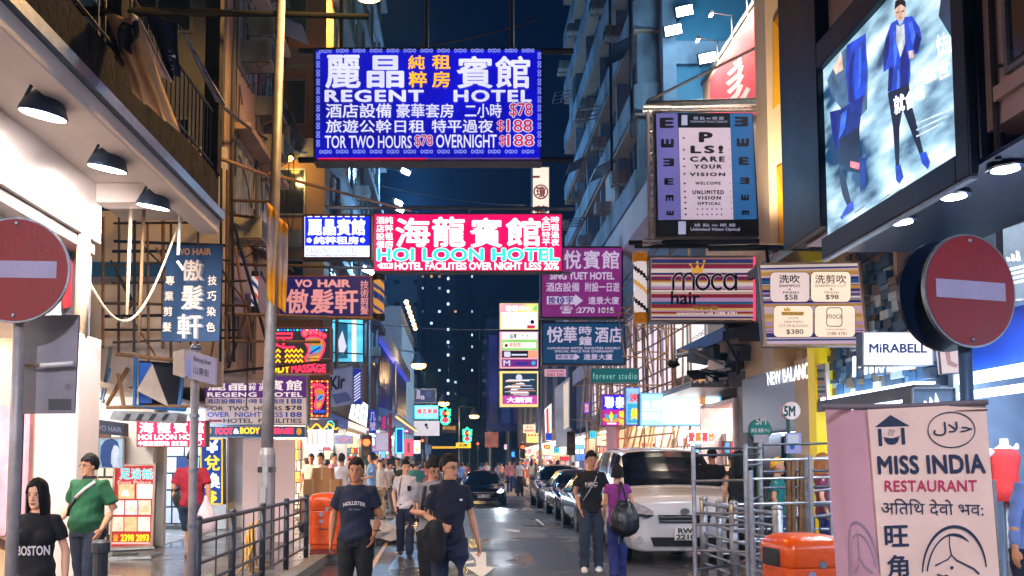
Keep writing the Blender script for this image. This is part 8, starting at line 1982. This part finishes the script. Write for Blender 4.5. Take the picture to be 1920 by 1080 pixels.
    for v, n_ in [(v, v.normal.copy()) for v in tm.vertices]:
        z_ = v.co.z/k; f_ = math.sin(40*z_ + 6*v.co.x/k + p2 + 2*math.sin(9*v.co.y/k)); v.co += n_*0.004*f_*k*(1.5 if z_ < 0.25 else 0.8)
    put(tm, 'trousers', r, trousers)
    # shoes
    for sx, hip, kn, an in legs:
        b = MB(); f0 = an + Vector((0,0,-0.085*k))
        def fr(y, z, w, h_): return [f0 + Vector((w*k*math.cos(a), y*k, (z + (h_*math.sin(a) if math.sin(a) > 0 else 0.02*math.sin(a)))*k)) for a in [q*math.pi/6 for q in range(12)]]
        b.loft([fr(0.075,0.03,0.025,0.05),fr(0.05,0.025,0.042,0.075),fr(-0.02,0.022,0.044,0.075),fr(-0.09,0.02,0.05,0.05),fr(-0.15,0.018,0.046,0.036),fr(-0.19,0.016,0.025,0.02)],shoes or WHITE_S); b.build('shoe', r, local=True, smooth=True)
    # hair
    hm = hairm or HAIRM; b = MB(); nu, nv = 36, 12; vs = []; hr = random.Random(len(label)*7+3); jit = [hr.uniform(-1,1) for _ in range(nu)]
    for i in range(nu):
        a = 2*math.pi*i/nu; f = (1+math.cos(a))/2       # 1 in front, 0 behind
        sd = abs(math.sin(a))
        if hair == 'long': lim = 62 + 12*jit[i]*0.4 if f > 0.9 else 150
        elif hair == 'fringe': lim = 74+5*jit[i] if f > 0.7 else (96+4*jit[i] if f > 0.45 else 126)
        elif hair == 'bob': lim = 70+4*jit[i] if f > 0.8 else 132
        else: lim = 66+5*jit[i] if f > 0.78 else (lerp3(94,68,max(0,(f-0.5)/0.28)) if f > 0.5 else lerp3(122,92,f/0.5))
        for j in range(nv+1):
            t = R(lim)*j/nv; vol = 1.0 + 0.03*math.sin(5*a+3*t*3) + (0.09*max(0,1-t/1.5) if hair in ('short','fringe') else 0.03) + 0.045*hr.uniform(-1,1)
            rx, ry, rz_ = 0.081*vol, 0.102*vol, 0.112*vol
            x, y, z = rx*math.sin(t)*math.sin(a), 0.004-ry*math.sin(t)*math.cos(a), 0.137+rz_*math.cos(t)
            if hair in ('long','bob') and t > R(95) and not f > 0.9:
                dn = (t-R(95))/(R(lim)-R(95)); ln_ = (0.30 if hair == 'long' else 0.07)
                x, y, z = rx*(1.0+0.12*dn)*math.sin(a), 0.012-ry*math.cos(a)*(1.0-0.35*dn if f > 0.5 else 1.0+0.05*dn), 0.127-ln_*dn
            vs.append(HV(x,y,z))
    fs = [(i*(nv+1)+j, ((i+1)%nu)*(nv+1)+j, ((i+1)%nu)*(nv+1)+j+1, i*(nv+1)+j+1) for i in range(nu) for j in range(nv)]
    b.add(vs, fs, hm); ho = b.build('hair', r, local=True, smooth=True); md = ho.modifiers.new('thickness','SOLIDIFY'); md.thickness = 0.014*k; md.offset = 0.2
    if detail:
        for sx in (-1,1):
            b = MB(); ye = head_y(0.031,0.115); b.ell(HV(sx*0.031,ye+0.002,0.115),(0.0145*k,0.006*k,0.0068*k),EYEW,10,6,HM); eo = b.build('eye', r, local=True, smooth=True)
            b = MB(); b.ell(HV(sx*0.031,ye-0.0035,0.1155),(0.0068*k,0.0025*k,0.0065*k),EYED,8,6,HM); b.tube([HV(sx*0.045,head_y(0.045,0.12)-0.001,0.1165),HV(sx*0.031,ye-0.004,0.1225),HV(sx*0.017,head_y(0.017,0.118)-0.001,0.1155)],0.0021*k,EYED,5); b.build('iris', eo, local=True, smooth=True)
            b = MB(); b.tube([HV(sx*0.052,head_y(0.052,0.132),0.131),HV(sx*0.036,head_y(0.036,0.137)-0.002,0.138),HV(sx*0.016,head_y(0.016,0.134)-0.003,0.1335)],[0.002*k,0.0035*k,0.003*k],hm,6); b.build('eyebrow', r, local=True, smooth=True)
        b = MB(); b.tube([HV(-0.024,head_y(0.024,0.045)+0.001,0.044),HV(-0.010,head_y(0.01,0.047)-0.003,0.0475),HV(0.010,head_y(0.01,0.047)-0.003,0.0475),HV(0.024,head_y(0.024,0.045)+0.001,0.044)],[0.002*k,0.0048*k,0.0048*k,0.002*k],LIP,6); b.tube([HV(-0.018,head_y(0.018,0.038),0.041),HV(0,head_y(0,0.038)-0.003,0.0385),HV(0.018,head_y(0.018,0.038),0.041)],[0.002*k,0.005*k,0.002*k],LIP,6); b.build('mouth', r, local=True, smooth=True)
    if glasses:
        b = MB()
        for sx in (-1,1):
            b.tube([HV(sx*(0.034+0.022*math.cos(a)),-0.094,0.114+0.015*math.sin(a)) for a in [q*math.pi/6 for q in range(13)]],0.0024*k,BLACK,5); b.tube([HV(sx*0.056,-0.092,0.118),HV(sx*0.076,-0.05,0.118),HV(sx*0.078,0.01,0.112)],0.0022*k,BLACK,5)
        b.tube([HV(-0.012,-0.095,0.117),HV(0.012,-0.095,0.117)],0.0022*k,BLACK,5); b.build('glasses', r, local=True)
    def chest(x, z, off=0.030, back=False):
        rx, ry = torso_rad(z, T); cy_ = -belly*0.55*math.exp(-((z-1.02)/0.16)**2); x = max(-rx*0.98,min(rx*0.98,x))
        y = cy_ - (ry+off)*math.sqrt(max(0,1-(x/(rx+off))**2)) if not back else cy_ + (ry+off)*math.sqrt(max(0,1-(x/(rx+off))**2))
        return V(x, y, z)
    r_fn[r.name] = (chest, V, HV)
    if text:
        b = MB()
        for t_, (x0,x1,z0,z1), arc, m in text:
            uv, fs_ = glyph_unit(t_, 0.03, 1.05)
            b.add([chest(x0+(x1-x0)*u, z0+(z1-z0)*v + arc*(1-(2*u-1)**2), 0.030) for u,v in uv], fs_, m)
        b.build('shirt_print', so, local=True)
    return r
r_fn = {}
PRINT = mat('white shirt print',(220,216,220),0.7,0,0.06,9)
NAVYT = fabric('navy cotton',(22,30,54)); BLACKT = fabric('black cotton',(17,18,24)); WHITET = fabric('white cotton',(206,200,208)); GREENT = fabric('green polo',(24,86,54)); REDT = fabric('red polo',(160,26,50)); PURPT = fabric('purple knit',(140,52,140)); GREYT = fabric('grey cotton',(140,136,142)); NAVYTR = fabric('navy trousers',(26,34,60)); BLACKTR = fabric('black trousers',(16,17,22)); BLUEJ = fabric('blue jeans',(34,46,110)); SHORTD = fabric('dark blue shorts',(32,52,78))
BSHOE = mat('black shoe',(16,16,18),0.4)
def strap(r, pts, w, m, name='strap'):
    b = MB(); b.tube(pts, w, m, 6); return b.build(name, r, local=True, smooth=True)
def at(px, Y, z=0.0): return (P(px,900,Y).x, Y, z)
# --- man in the navy shirt by the bin
r = person('man in navy HOLLISTER T-shirt standing by the left orange bin, facing us', at(668,9.4,0.0), 1.665, R(-2), 1.08, skin=SKIN[1], shirt=NAVYT, trousers=BLACKTR, hair='short', shoes=BSHOE, hem=0.85, sleeve=0.66,
    armL=((0.28,0.03,1.13),(0.23,-0.10,0.93)), armR=((-0.275,0.04,1.12),(-0.29,-0.02,0.87)), text=[('HOLLISTER',(-0.115,0.115,1.225,1.262),0.022,PRINT),('SO CALI',(-0.055,0.062,1.19,1.205),0.0,mat('grey shirt print',(120,126,150),0.7))])
b = MB(); b.tube([Vector((0.232+0.03*math.cos(a),-0.085+0.03*math.sin(a),0.945)) for a in [q*math.pi/6 for q in range(13)]],0.008,BLACK,6); b.build('bracelet', r, local=True)
# --- man in the navy polo with glasses, looking to his left
r = person('man with glasses in navy polo shirt walking beside the white road arrow', at(842,8.9), 1.70, R(14), 1.0, skin=SKIN[2], shirt=fabric('dark navy polo',(20,24,44)), trousers=NAVYTR, hair='short', shoes=BSHOE, hem=0.83, sleeve=0.7, glasses=True,
    head_yaw=R(34), armL=((0.27,0.06,1.13),(0.33,0.02,0.88)), armR=((-0.245,0.02,1.13),(-0.16,-0.22,1.06)), footL=(0.09,-0.18), footR=(-0.09,0.16), liftR=0.03, collar=fabric('dark navy polo',(0,0,0)))
ch, V, HV = r_fn[r.name]
b = MB(); b.box(ch(0.09,1.29,0.034),(0.03,0.004,0.02),PRINT); b.build('shirt_logo', r, local=True)
j = thing('jacket','dark crumpled jacket hanging over the forearm of the man in the navy polo','jacket',(0,0,0))
base = Vector(r.location); M = Matrix.Rotation(R(14),3,'Z'); b = MB(); jr = random.Random(3)
b.loft([[base + M @ Vector((-0.16+0.02*math.sin(5*z)+(rx*(1+0.22*math.sin(3*a+6*z)+0.12*math.sin(7*a-9*z)))*math.cos(a), -0.24+ry*(1+0.3*math.sin(4*a+8*z))*math.sin(a), z)) for a in [q*math.pi/16 for q in range(32)]] for z,rx,ry in ((1.10,0.04,0.04),(1.08,0.08,0.06),(1.02,0.11,0.08),(0.95,0.12,0.075),(0.88,0.10,0.065),(0.81,0.105,0.06),(0.74,0.07,0.045),(0.70,0.04,0.03),(0.69,0.02,0.02))],BLACKT)
bpy.data.objects.remove(j)
me = solid(b, 0.012, 3); jk = bpy.data.objects.new('jacket', me); COL.objects.link(jk); me.materials.append(fabric('black jacket cloth',(20,20,28),0.7)); tag(jk,'dark crumpled jacket hanging over the forearm of the man in the navy polo','jacket')
# --- man looking at his phone behind him
r = person('man in grey T-shirt with backpack straps looking down at a phone', at(812,9.9), 1.70, R(10), 1.0, skin=SKIN[2], shirt=GREYT, trousers=BLACKTR, hair='fringe', shoes=mat('brown shoe',(80,56,36),0.6), hem=0.80, glasses=True, head_pitch=R(26), head_yaw=R(8), armR=((-0.25,0.0,1.12),(-0.13,-0.26,1.11)), armL=((0.24,0.02,1.12),(0.12,-0.22,1.05)), footL=(0.09,0.12), footR=(-0.09,-0.12), liftL=0.03)
ch, V, HV = r_fn[r.name]
for sx in (-1,1): strap(r, [ch(sx*0.10,1.40,0.03), ch(sx*0.12,1.30,0.03), ch(sx*0.13,1.18,0.03), ch(sx*0.15,1.08,0.03)], 0.022, BLACK, 'backpack_strap')
ph_ = Vector(r.location) + Matrix.Rotation(R(10),3,'Z') @ Vector((-0.10,-0.37,1.12)); b = MB(); b.box(ph_,(0.07,0.012,0.14),BLACK,rx=R(-40)); tag(b.build('phone'),'black phone held by the man in the grey T-shirt','phone')
# --- youth in white T-shirt with pocket
r = person('young man in white T-shirt with dark pocket and rolled jeans walking near the kerb', at(760,16.0), 1.68, R(6), 0.94, skin=SKIN[0], shirt=WHITET, trousers=NAVYTR, hair='fringe', shoes=BSHOE, hem=0.86, head_yaw=R(16), armR=((-0.235,0.06,1.13),(-0.20,0.0,0.90)), footL=(0.07,-0.20), footR=(-0.08,0.16), liftR=0.04)
ch, V, HV = r_fn[r.name]; b = MB(); b.prism([ch(x,z,0.034) for x,z in ((0.03,1.27),(0.10,1.27),(0.10,1.19),(0.065,1.17),(0.03,1.19))],(0,-0.004,0),BLACKT); b.build('shirt_pocket', r, local=True)
strap(r, [ch(-0.07,1.42,0.025), ch(-0.10,1.30,0.03), ch(-0.12,1.1,0.03)], 0.014, mat('tan strap',(150,120,96),0.7))
# --- girl at the left edge
r = person('long haired young woman in black BOSTON T-shirt and pale shorts', at(72,6.2,0.13), 1.38, R(12), 1.02, skin=SKIN[0], shirt=BLACKT, trousers=fabric('pale grey shorts',(190,190,206)), hair='long', hem=0.90, female=True, head_yaw=R(-12), head_pitch=R(4), shorts=True, armR=((-0.26,0.03,1.14),(-0.27,-0.20,1.24)), armL=((0.25,0.04,1.12),(0.26,0.0,0.87)), text=[('BOSTON',(-0.125,0.125,1.10,1.175),0.0,PRINT)])
pw = Vector(r.location) + Matrix.Rotation(R(12),3,'Z') @ (Vector((-0.27,-0.27,1.29))*0.802); b = MB(); b.box(pw,(0.07,0.02,0.13),mat('white cup phone',(226,200,190),0.4),rx=R(-20)); tag(b.build('phone', bevel=0.004),'pale phone raised in the hand of the long haired young woman','phone')
# --- man in the green polo
r = person('stout man with glasses in green polo with shoulder strap', at(168,9.6,0.13), 1.58, R(-16), 1.2, 0.07, skin=SKIN[2], shirt=GREENT, trousers=DENIM, hair='fringe', shoes=BSHOE, hem=0.80, sleeve=0.8, glasses=True, head_yaw=R(-22), armR=((-0.31,0.05,1.14),(-0.30,-0.14,0.98)), armL=((0.32,0.06,1.12),(0.30,-0.12,0.89)), footL=(0.11,-0.10), footR=(-0.11,0.10), collar=fabric('black collar',(20,22,26)))
ch, V, HV = r_fn[r.name]; strap(r, [ch(0.14,1.42,0.026), ch(0.06,1.34,0.03), ch(-0.04,1.24,0.03)], 0.02, mat('white strap',(206,196,200),0.7)); strap(r, [ch(-0.04,1.24,0.03), ch(-0.12,1.12,0.03), ch(-0.16,1.04,0.02)], 0.018, BLACK)
# --- woman in white inside by the shop counter
r = person('woman with tied brown hair in white blouse bending at the shop counter, back turned', at(105,10.6,0.13), 1.55, R(160), 0.96, skin=SKIN[0], shirt=fabric('bright white blouse',(226,222,224)), trousers=fabric('pale skirt',(170,160,176)), hair='bob', hairm=HAIRB, female=True, lean=0.15, head_yaw=R(-20), armL=((0.25,-0.1,1.16),(0.2,-0.28,1.2)), armR=((-0.24,-0.05,1.14),(-0.22,-0.25,1.1)))
# --- man in red from behind with the plastic bag
r = person('man in red polo and dark shorts walking away with a white plastic bag', at(360,14.3,0.13), 1.70, R(178), 1.2, 0.05, skin=SKIN[2], shirt=REDT, trousers=SHORTD, hair='short', shoes=mat('brown sandal',(110,76,52),0.6), shorts=True, hem=0.80, sleeve=0.75, armL=((0.31,0.05,1.12),(0.29,-0.05,0.90)), armR=((-0.31,0.05,1.13),(-0.33,0.06,0.90)), footL=(0.11,-0.2), footR=(-0.10,0.18), liftR=0.05, collar=REDT)
pb_ = P(386,962,14.2); b = MB()
b.loft([[Vector((pb_.x+rx*math.cos(a)+0.01*math.sin(3*a), 14.2+ry*math.sin(a), pb_.z+z)) for a in [q*math.pi/8 for q in range(16)]] for z, rx, ry in ((-0.30,0.06,0.03),(-0.29,0.15,0.08),(-0.12,0.16,0.09),(0.06,0.10,0.06),(0.2,0.03,0.02),(0.27,0.02,0.012))], mat('white plastic bag',(230,214,220),0.4,0,0.1,6,0.6,12)); tag(b.build('plastic_bag', smooth=True),'white plastic bag hanging from the hand of the man in the red polo','bag')
sb = P(334,935,14.2); b = MB(); b.ell((sb.x,14.3,sb.z),(0.12,0.08,0.17),BLACK,12,8); tag(b.build('shoulder_bag', smooth=True),'black shoulder bag at the hip of the man in the red polo','bag')
# --- couple beside the van
r = person('man in black NFC T-shirt and jeans with a cross strap, beside the silver van', at(1108,13.9), 1.80, R(-6), 1.02, skin=SKIN[2], shirt=BLACKT, trousers=fabric('faded dark jeans',(44,54,72)), hair='short', hem=0.84, head_yaw=R(20), head_pitch=R(8), armR=((-0.255,0.04,1.13),(-0.18,-0.05,0.90)), armL=((0.27,0.05,1.15),(0.24,-0.10,0.98)), footL=(0.10,0.05), footR=(-0.11,-0.08), text=[('NFC',(-0.085,0.085,1.235,1.285),0.0,PRINT),('ORIGINAL',(-0.08,0.08,1.215,1.225),0.0,PRINT)])
ch, V, HV = r_fn[r.name]; strap(r, [ch(0.11,1.43,0.02), ch(0.06,1.32,0.034), ch(-0.03,1.16,0.034), ch(-0.12,1.02,0.03)], 0.009, mat('silver strap',(170,170,180),0.5))
r = person('short haired woman in purple top and blue jeans walking away with a black shoulder bag', at(1158,12.7), 1.60, R(176), 0.98, skin=SKIN[2], shirt=PURPT, trousers=BLUEJ, hair='bob', shoes=BSHOE, female=True, hem=0.74, sleeve=0.35, head_yaw=R(-14), armL=((0.25,0.02,1.13),(0.22,-0.1,0.95)), armR=((-0.24,0.03,1.13),(-0.20,-0.12,0.98)), footL=(0.08,0.12), footR=(-0.06,-0.16), liftL=0.03)
x0 = P(1168,970,12.55); b = MB()
b.loft([[Vector((x0.x+0.06*(0.2-z)+rx*(1+0.08*math.sin(5*a+9*z))*math.cos(a), 12.47+ry*math.sin(a), x0.z+z+0.03*math.cos(2*a))) for a in [q*math.pi/12 for q in range(24)]] for z,rx,ry in ((-0.24,0.05,0.03),(-0.22,0.15,0.08),(-0.14,0.20,0.11),(-0.02,0.20,0.11),(0.08,0.16,0.09),(0.17,0.11,0.06),(0.22,0.05,0.03))],BLACK); me = solid(b,0.012,2)
bag = thing('shoulder_bag','black slouchy shoulder bag on the back of the woman in purple','bag',(x0.x,12.5,x0.z)); me.transform(Matrix.Translation(-Vector(bag.location))); put(me,'bag_body',bag,mat('black soft leather',(17,17,21),0.35,0,0.3,5,0.5,8))
b = MB(); b.tube([(x0.x-0.10,12.44,x0.z+0.1),(x0.x-0.06,12.50,x0.z+0.30),(x0.x-0.03,12.60,x0.z+0.47),(x0.x-0.02,12.72,x0.z+0.48)],0.016,BLACK,6); b.tube([(x0.x+0.08,12.44,x0.z+0.1),(x0.x+0.02,12.50,x0.z+0.32),(x0.x-0.01,12.6,x0.z+0.48)],0.014,BLACK,6); b.build('strap', bag, smooth=True)
# --- people on the right pavement behind the frames
person('woman with long black hair in black dress walking away behind the stall frame', at(1382,13.7,0.13), 1.66, R(176), 0.98, skin=SKIN[2], shirt=BLACKT, trousers=fabric('black long skirt',(18,18,24)), hair='long', female=True, skirt=True, sleeve=0.1, voxel=0.011, shoes=mat('tan sandal',(176,140,110),0.6))
person('man in black shirt walking away right of the van windscreen', at(1336,16.5,0.13), 1.76, R(184), 1.08, skin=SKIN[2], shirt=BLACKT, trousers=BLACKTR, voxel=0.011, detail=False)
person('person in grey shirt with white bag walking away close to the van side', at(1309,17.5,0.13), 1.62, R(170), 0.95, skin=SKIN[0], shirt=fabric('grey blouse',(170,166,170)), trousers=NAVYTR, voxel=0.011, detail=False, hair='bob')
person('person with short black hair standing by the stall frame upright', at(1388,17.0,0.13), 1.72, R(180), 1.0, skin=SKIN[2], shirt=NAVYT, trousers=BLACKTR, voxel=0.012, detail=False, hair='bob')
person('boy with blond dyed hair in teal top inside the stall frame, looking right', at(1458,12.8,0.13), 1.56, R(62), 0.92, skin=SKIN[2], shirt=fabric('teal cotton',(30,120,120)), trousers=fabric('mid blue jeans',(44,84,140)), hairm=mat('yellow dyed hair',(226,170,50),0.6,0,0.3,20), voxel=0.010, armL=((0.22,-0.05,1.14),(0.15,-0.25,1.02)))
person('person with ginger hair and pink top walking past behind the stall frame', at(1543,12.2,0.13), 1.62, R(70), 0.95, skin=SKIN[0], shirt=fabric('plum top',(120,50,84)), trousers=BLUEJ, hairm=mat('ginger hair',(150,90,40),0.6,0,0.3,20), hair='long', female=True, voxel=0.011, detail=False)
person('man in blue shirt leaning at the right edge before the sports shop', at(1932,7.0,0.13), 1.62, R(8), 1.05, skin=SKIN[2], shirt=fabric('sky blue shirt',(110,140,206)), trousers=NAVYTR, voxel=0.010, sleeve=1.2, lean=0.2, armL=((0.25,0,1.1),(0.26,-0.05,0.9)), armR=((-0.30,-0.08,1.15),(-0.33,-0.16,0.92)))
# mannequin
c = Vector((P(1884,870,10.8).x,10.8,0.30)); t = thing('mannequin','headless white mannequin in a red vest on a stand in the sports shop','mannequin',c)
b = MB(); b.loft([[c+Vector((rx*math.cos(a),ry*math.sin(a),z)) for a in [q*math.pi/8 for q in range(16)]] for z,rx,ry in ((1.05,0.15,0.1),(1.2,0.13,0.09),(1.4,0.165,0.11),(1.5,0.12,0.08),(1.55,0.05,0.05),(1.62,0.045,0.045))],WHITE_S); b.tube([c+Vector((-0.15,0,1.47)),c+Vector((-0.28,-0.02,1.38)),c+Vector((-0.36,-0.1,1.4))],[0.05,0.04,0.03],WHITE_S); b.tube([c+Vector((0,0,-0.48)),c+Vector((0,0,1.06))],0.03,STEEL); b.lathe(c+Vector((0,0,-0.49)),[(0.25,0),(0.25,0.03),(0.05,0.05)],STEEL); b.build('torso', t, smooth=True)
b = MB(); b.loft([[c+Vector((rx*math.cos(a),ry*math.sin(a),z)) for a in [q*math.pi/8 for q in range(16)]] for z,rx,ry in ((0.88,0.17,0.12),(1.05,0.165,0.115),(1.2,0.145,0.105),(1.4,0.18,0.125),(1.5,0.135,0.095))],fabric('coral red vest',(226,60,60))); b.build('vest', t, smooth=True)
# ---------------------------------------------------------------- the crowd
CS, CT, CHH = fabric('crowd shirt',(200,200,210),0.3), fabric('crowd trousers',(40,44,60),0.3), mat('crowd hair',(22,18,18),0.6)
def tmpl(i, **kw): return person('', (0,0,0), 1.7, 0, detail=False, voxel=0.018, shirt=CS, trousers=CT, hairm=CHH, skin=SKIN[2], shoes=BSHOE, **kw)
TP = [tmpl(0, footL=(0.09,-0.18), footR=(-0.09,0.18), liftR=0.04, armL=((0.25,0.08,1.13),(0.26,0.06,0.9))), tmpl(1, footL=(0.09,0.16), footR=(-0.09,-0.16), liftL=0.04, armR=((-0.25,-0.05,1.13),(-0.22,-0.2,0.98)), hair='fringe'),
      tmpl(2, female=True, hair='long', footL=(0.08,0.1), footR=(-0.08,-0.1)), tmpl(3, female=True, hair='bob', skirt=True, armL=((0.25,0,1.13),(0.16,-0.2,1.1))), tmpl(4, wide=1.1, shorts=True, footL=(0.1,-0.15), footR=(-0.1,0.12))]
cr = random.Random(21)
SH = {n_: fabric('crowd '+n_+' shirt',c,0.3) for n_, c in (('white',(220,216,222)),('grey',(130,130,140)),('black',(24,24,30)),('navy',(30,40,74)),('red',(180,50,60)),('pink',(220,140,150)),('sky blue',(120,160,210)),('cream',(226,206,180)),('teal',(50,120,130)))}
TRS = {n_: fabric('crowd '+n_+' trousers',c,0.3) for n_, c in (('black',(20,20,26)),('blue',(44,64,110)),('beige',(160,140,116)),('grey',(90,92,100)))}
used = [False]*len(TP); SEEN = {}
def crowd(px, Y, where, z=0.0, yaw=None, shirt=None, h=None):
    i = cr.randrange(len(TP)); sn = shirt or cr.choice(list(SH)); tn = cr.choice(list(TRS)); k = h or cr.uniform(0.93,1.05)
    yw = yaw if yaw is not None else cr.choice((0,0.3,-0.3,math.pi,math.pi-0.3,math.pi+0.4,1.3,-1.3))
    kind = ('man','man','woman','woman','man')[i]
    lb = '%s in %s shirt and %s %s %s' % (kind, sn, tn, 'skirt' if i == 3 else ('shorts' if i == 4 else 'trousers'), where)
    SEEN[lb] = SEEN.get(lb,0)+1
    return dup(TP[i], at(px,Y,z), lb, yw, 'people in the distant crowd', (k,k,k), {'crowd shirt':SH[sn],'crowd trousers':TRS[tn],'skin warm':SKIN[cr.randrange(3)]})
for px,Y,sn,w in ((640,21.5,'white','with back turned beside the cardboard boxes'),(601,22.5,'cream','left of the cardboard boxes'),(583,24,'cream','at the bright shop left of the boxes'),(612,24.5,'red','right behind the cardboard boxes'),(625,26,'pink','in the bright shop entrance'),(697,23,'sky blue','just right of the HOLLISTER man'),(712,25,'white','behind the kerb bundle'),(726,26.5,'white','near the information board post'),(738,29,'pink','beside the red board post'),(780,24,'teal','just behind the white T-shirt youth'),(773,26,'black','near the white T-shirt youth'),(655,28,'grey','in front of the blue fascia shop'),(573,27,'cream','at the far left of the bright shop')):
    crowd(px, Y, w, 0.13 if px < 735 else 0.0, None, sn)
for k in range(46): crowd(cr.uniform(668,800), cr.uniform(25,60), 'in the left crowd near '+('the mall' if k % 2 else 'the kerb'), 0.13)
for k in range(30): crowd(cr.uniform(795,1010), cr.uniform(48,85), 'at the junction '+('left' if k % 2 else 'right')+' of the black car', 0.0)
for k in range(12): crowd(cr.uniform(955,1075), cr.uniform(40,60), 'on the right pavement beyond the parked cars', 0.13)
for k in range(5): crowd(cr.uniform(1290,1420), cr.uniform(18.5,22), 'on the right pavement by the sweet shop', 0.13)
for t in TP:
    for ch_ in list(t.children_recursive): bpy.data.objects.remove(ch_)
    bpy.data.objects.remove(t)
bpy.data.scenes.remove(TMP)
# ================================================================ night haze
b = MB(); b.bb(-60, 60, -35, 215, -1.0, 60, mat('haze', (128,128,128)))
o = b.build('haze'); tag(o, kind='stuff'); o.display_type = 'WIRE'
m = bpy.data.materials.new('night haze'); m.use_nodes = True; nt = m.node_tree; nt.nodes.remove(nt.nodes['Principled BSDF'])
pv = nt.nodes.new('ShaderNodeVolumePrincipled'); pv.inputs['Color'].default_value = (0.22,0.52,1.0,1); pv.inputs['Density'].default_value = 0.0013; pv.inputs['Anisotropy'].default_value = 0.3
nt.links.new(pv.outputs[0], nt.nodes['Material Output'].inputs['Volume'])
o.data.materials.clear(); o.data.materials.append(m)
cy.volume_bounces = 0; cy.volume_step_rate = 4; cy.volume_max_steps = 64
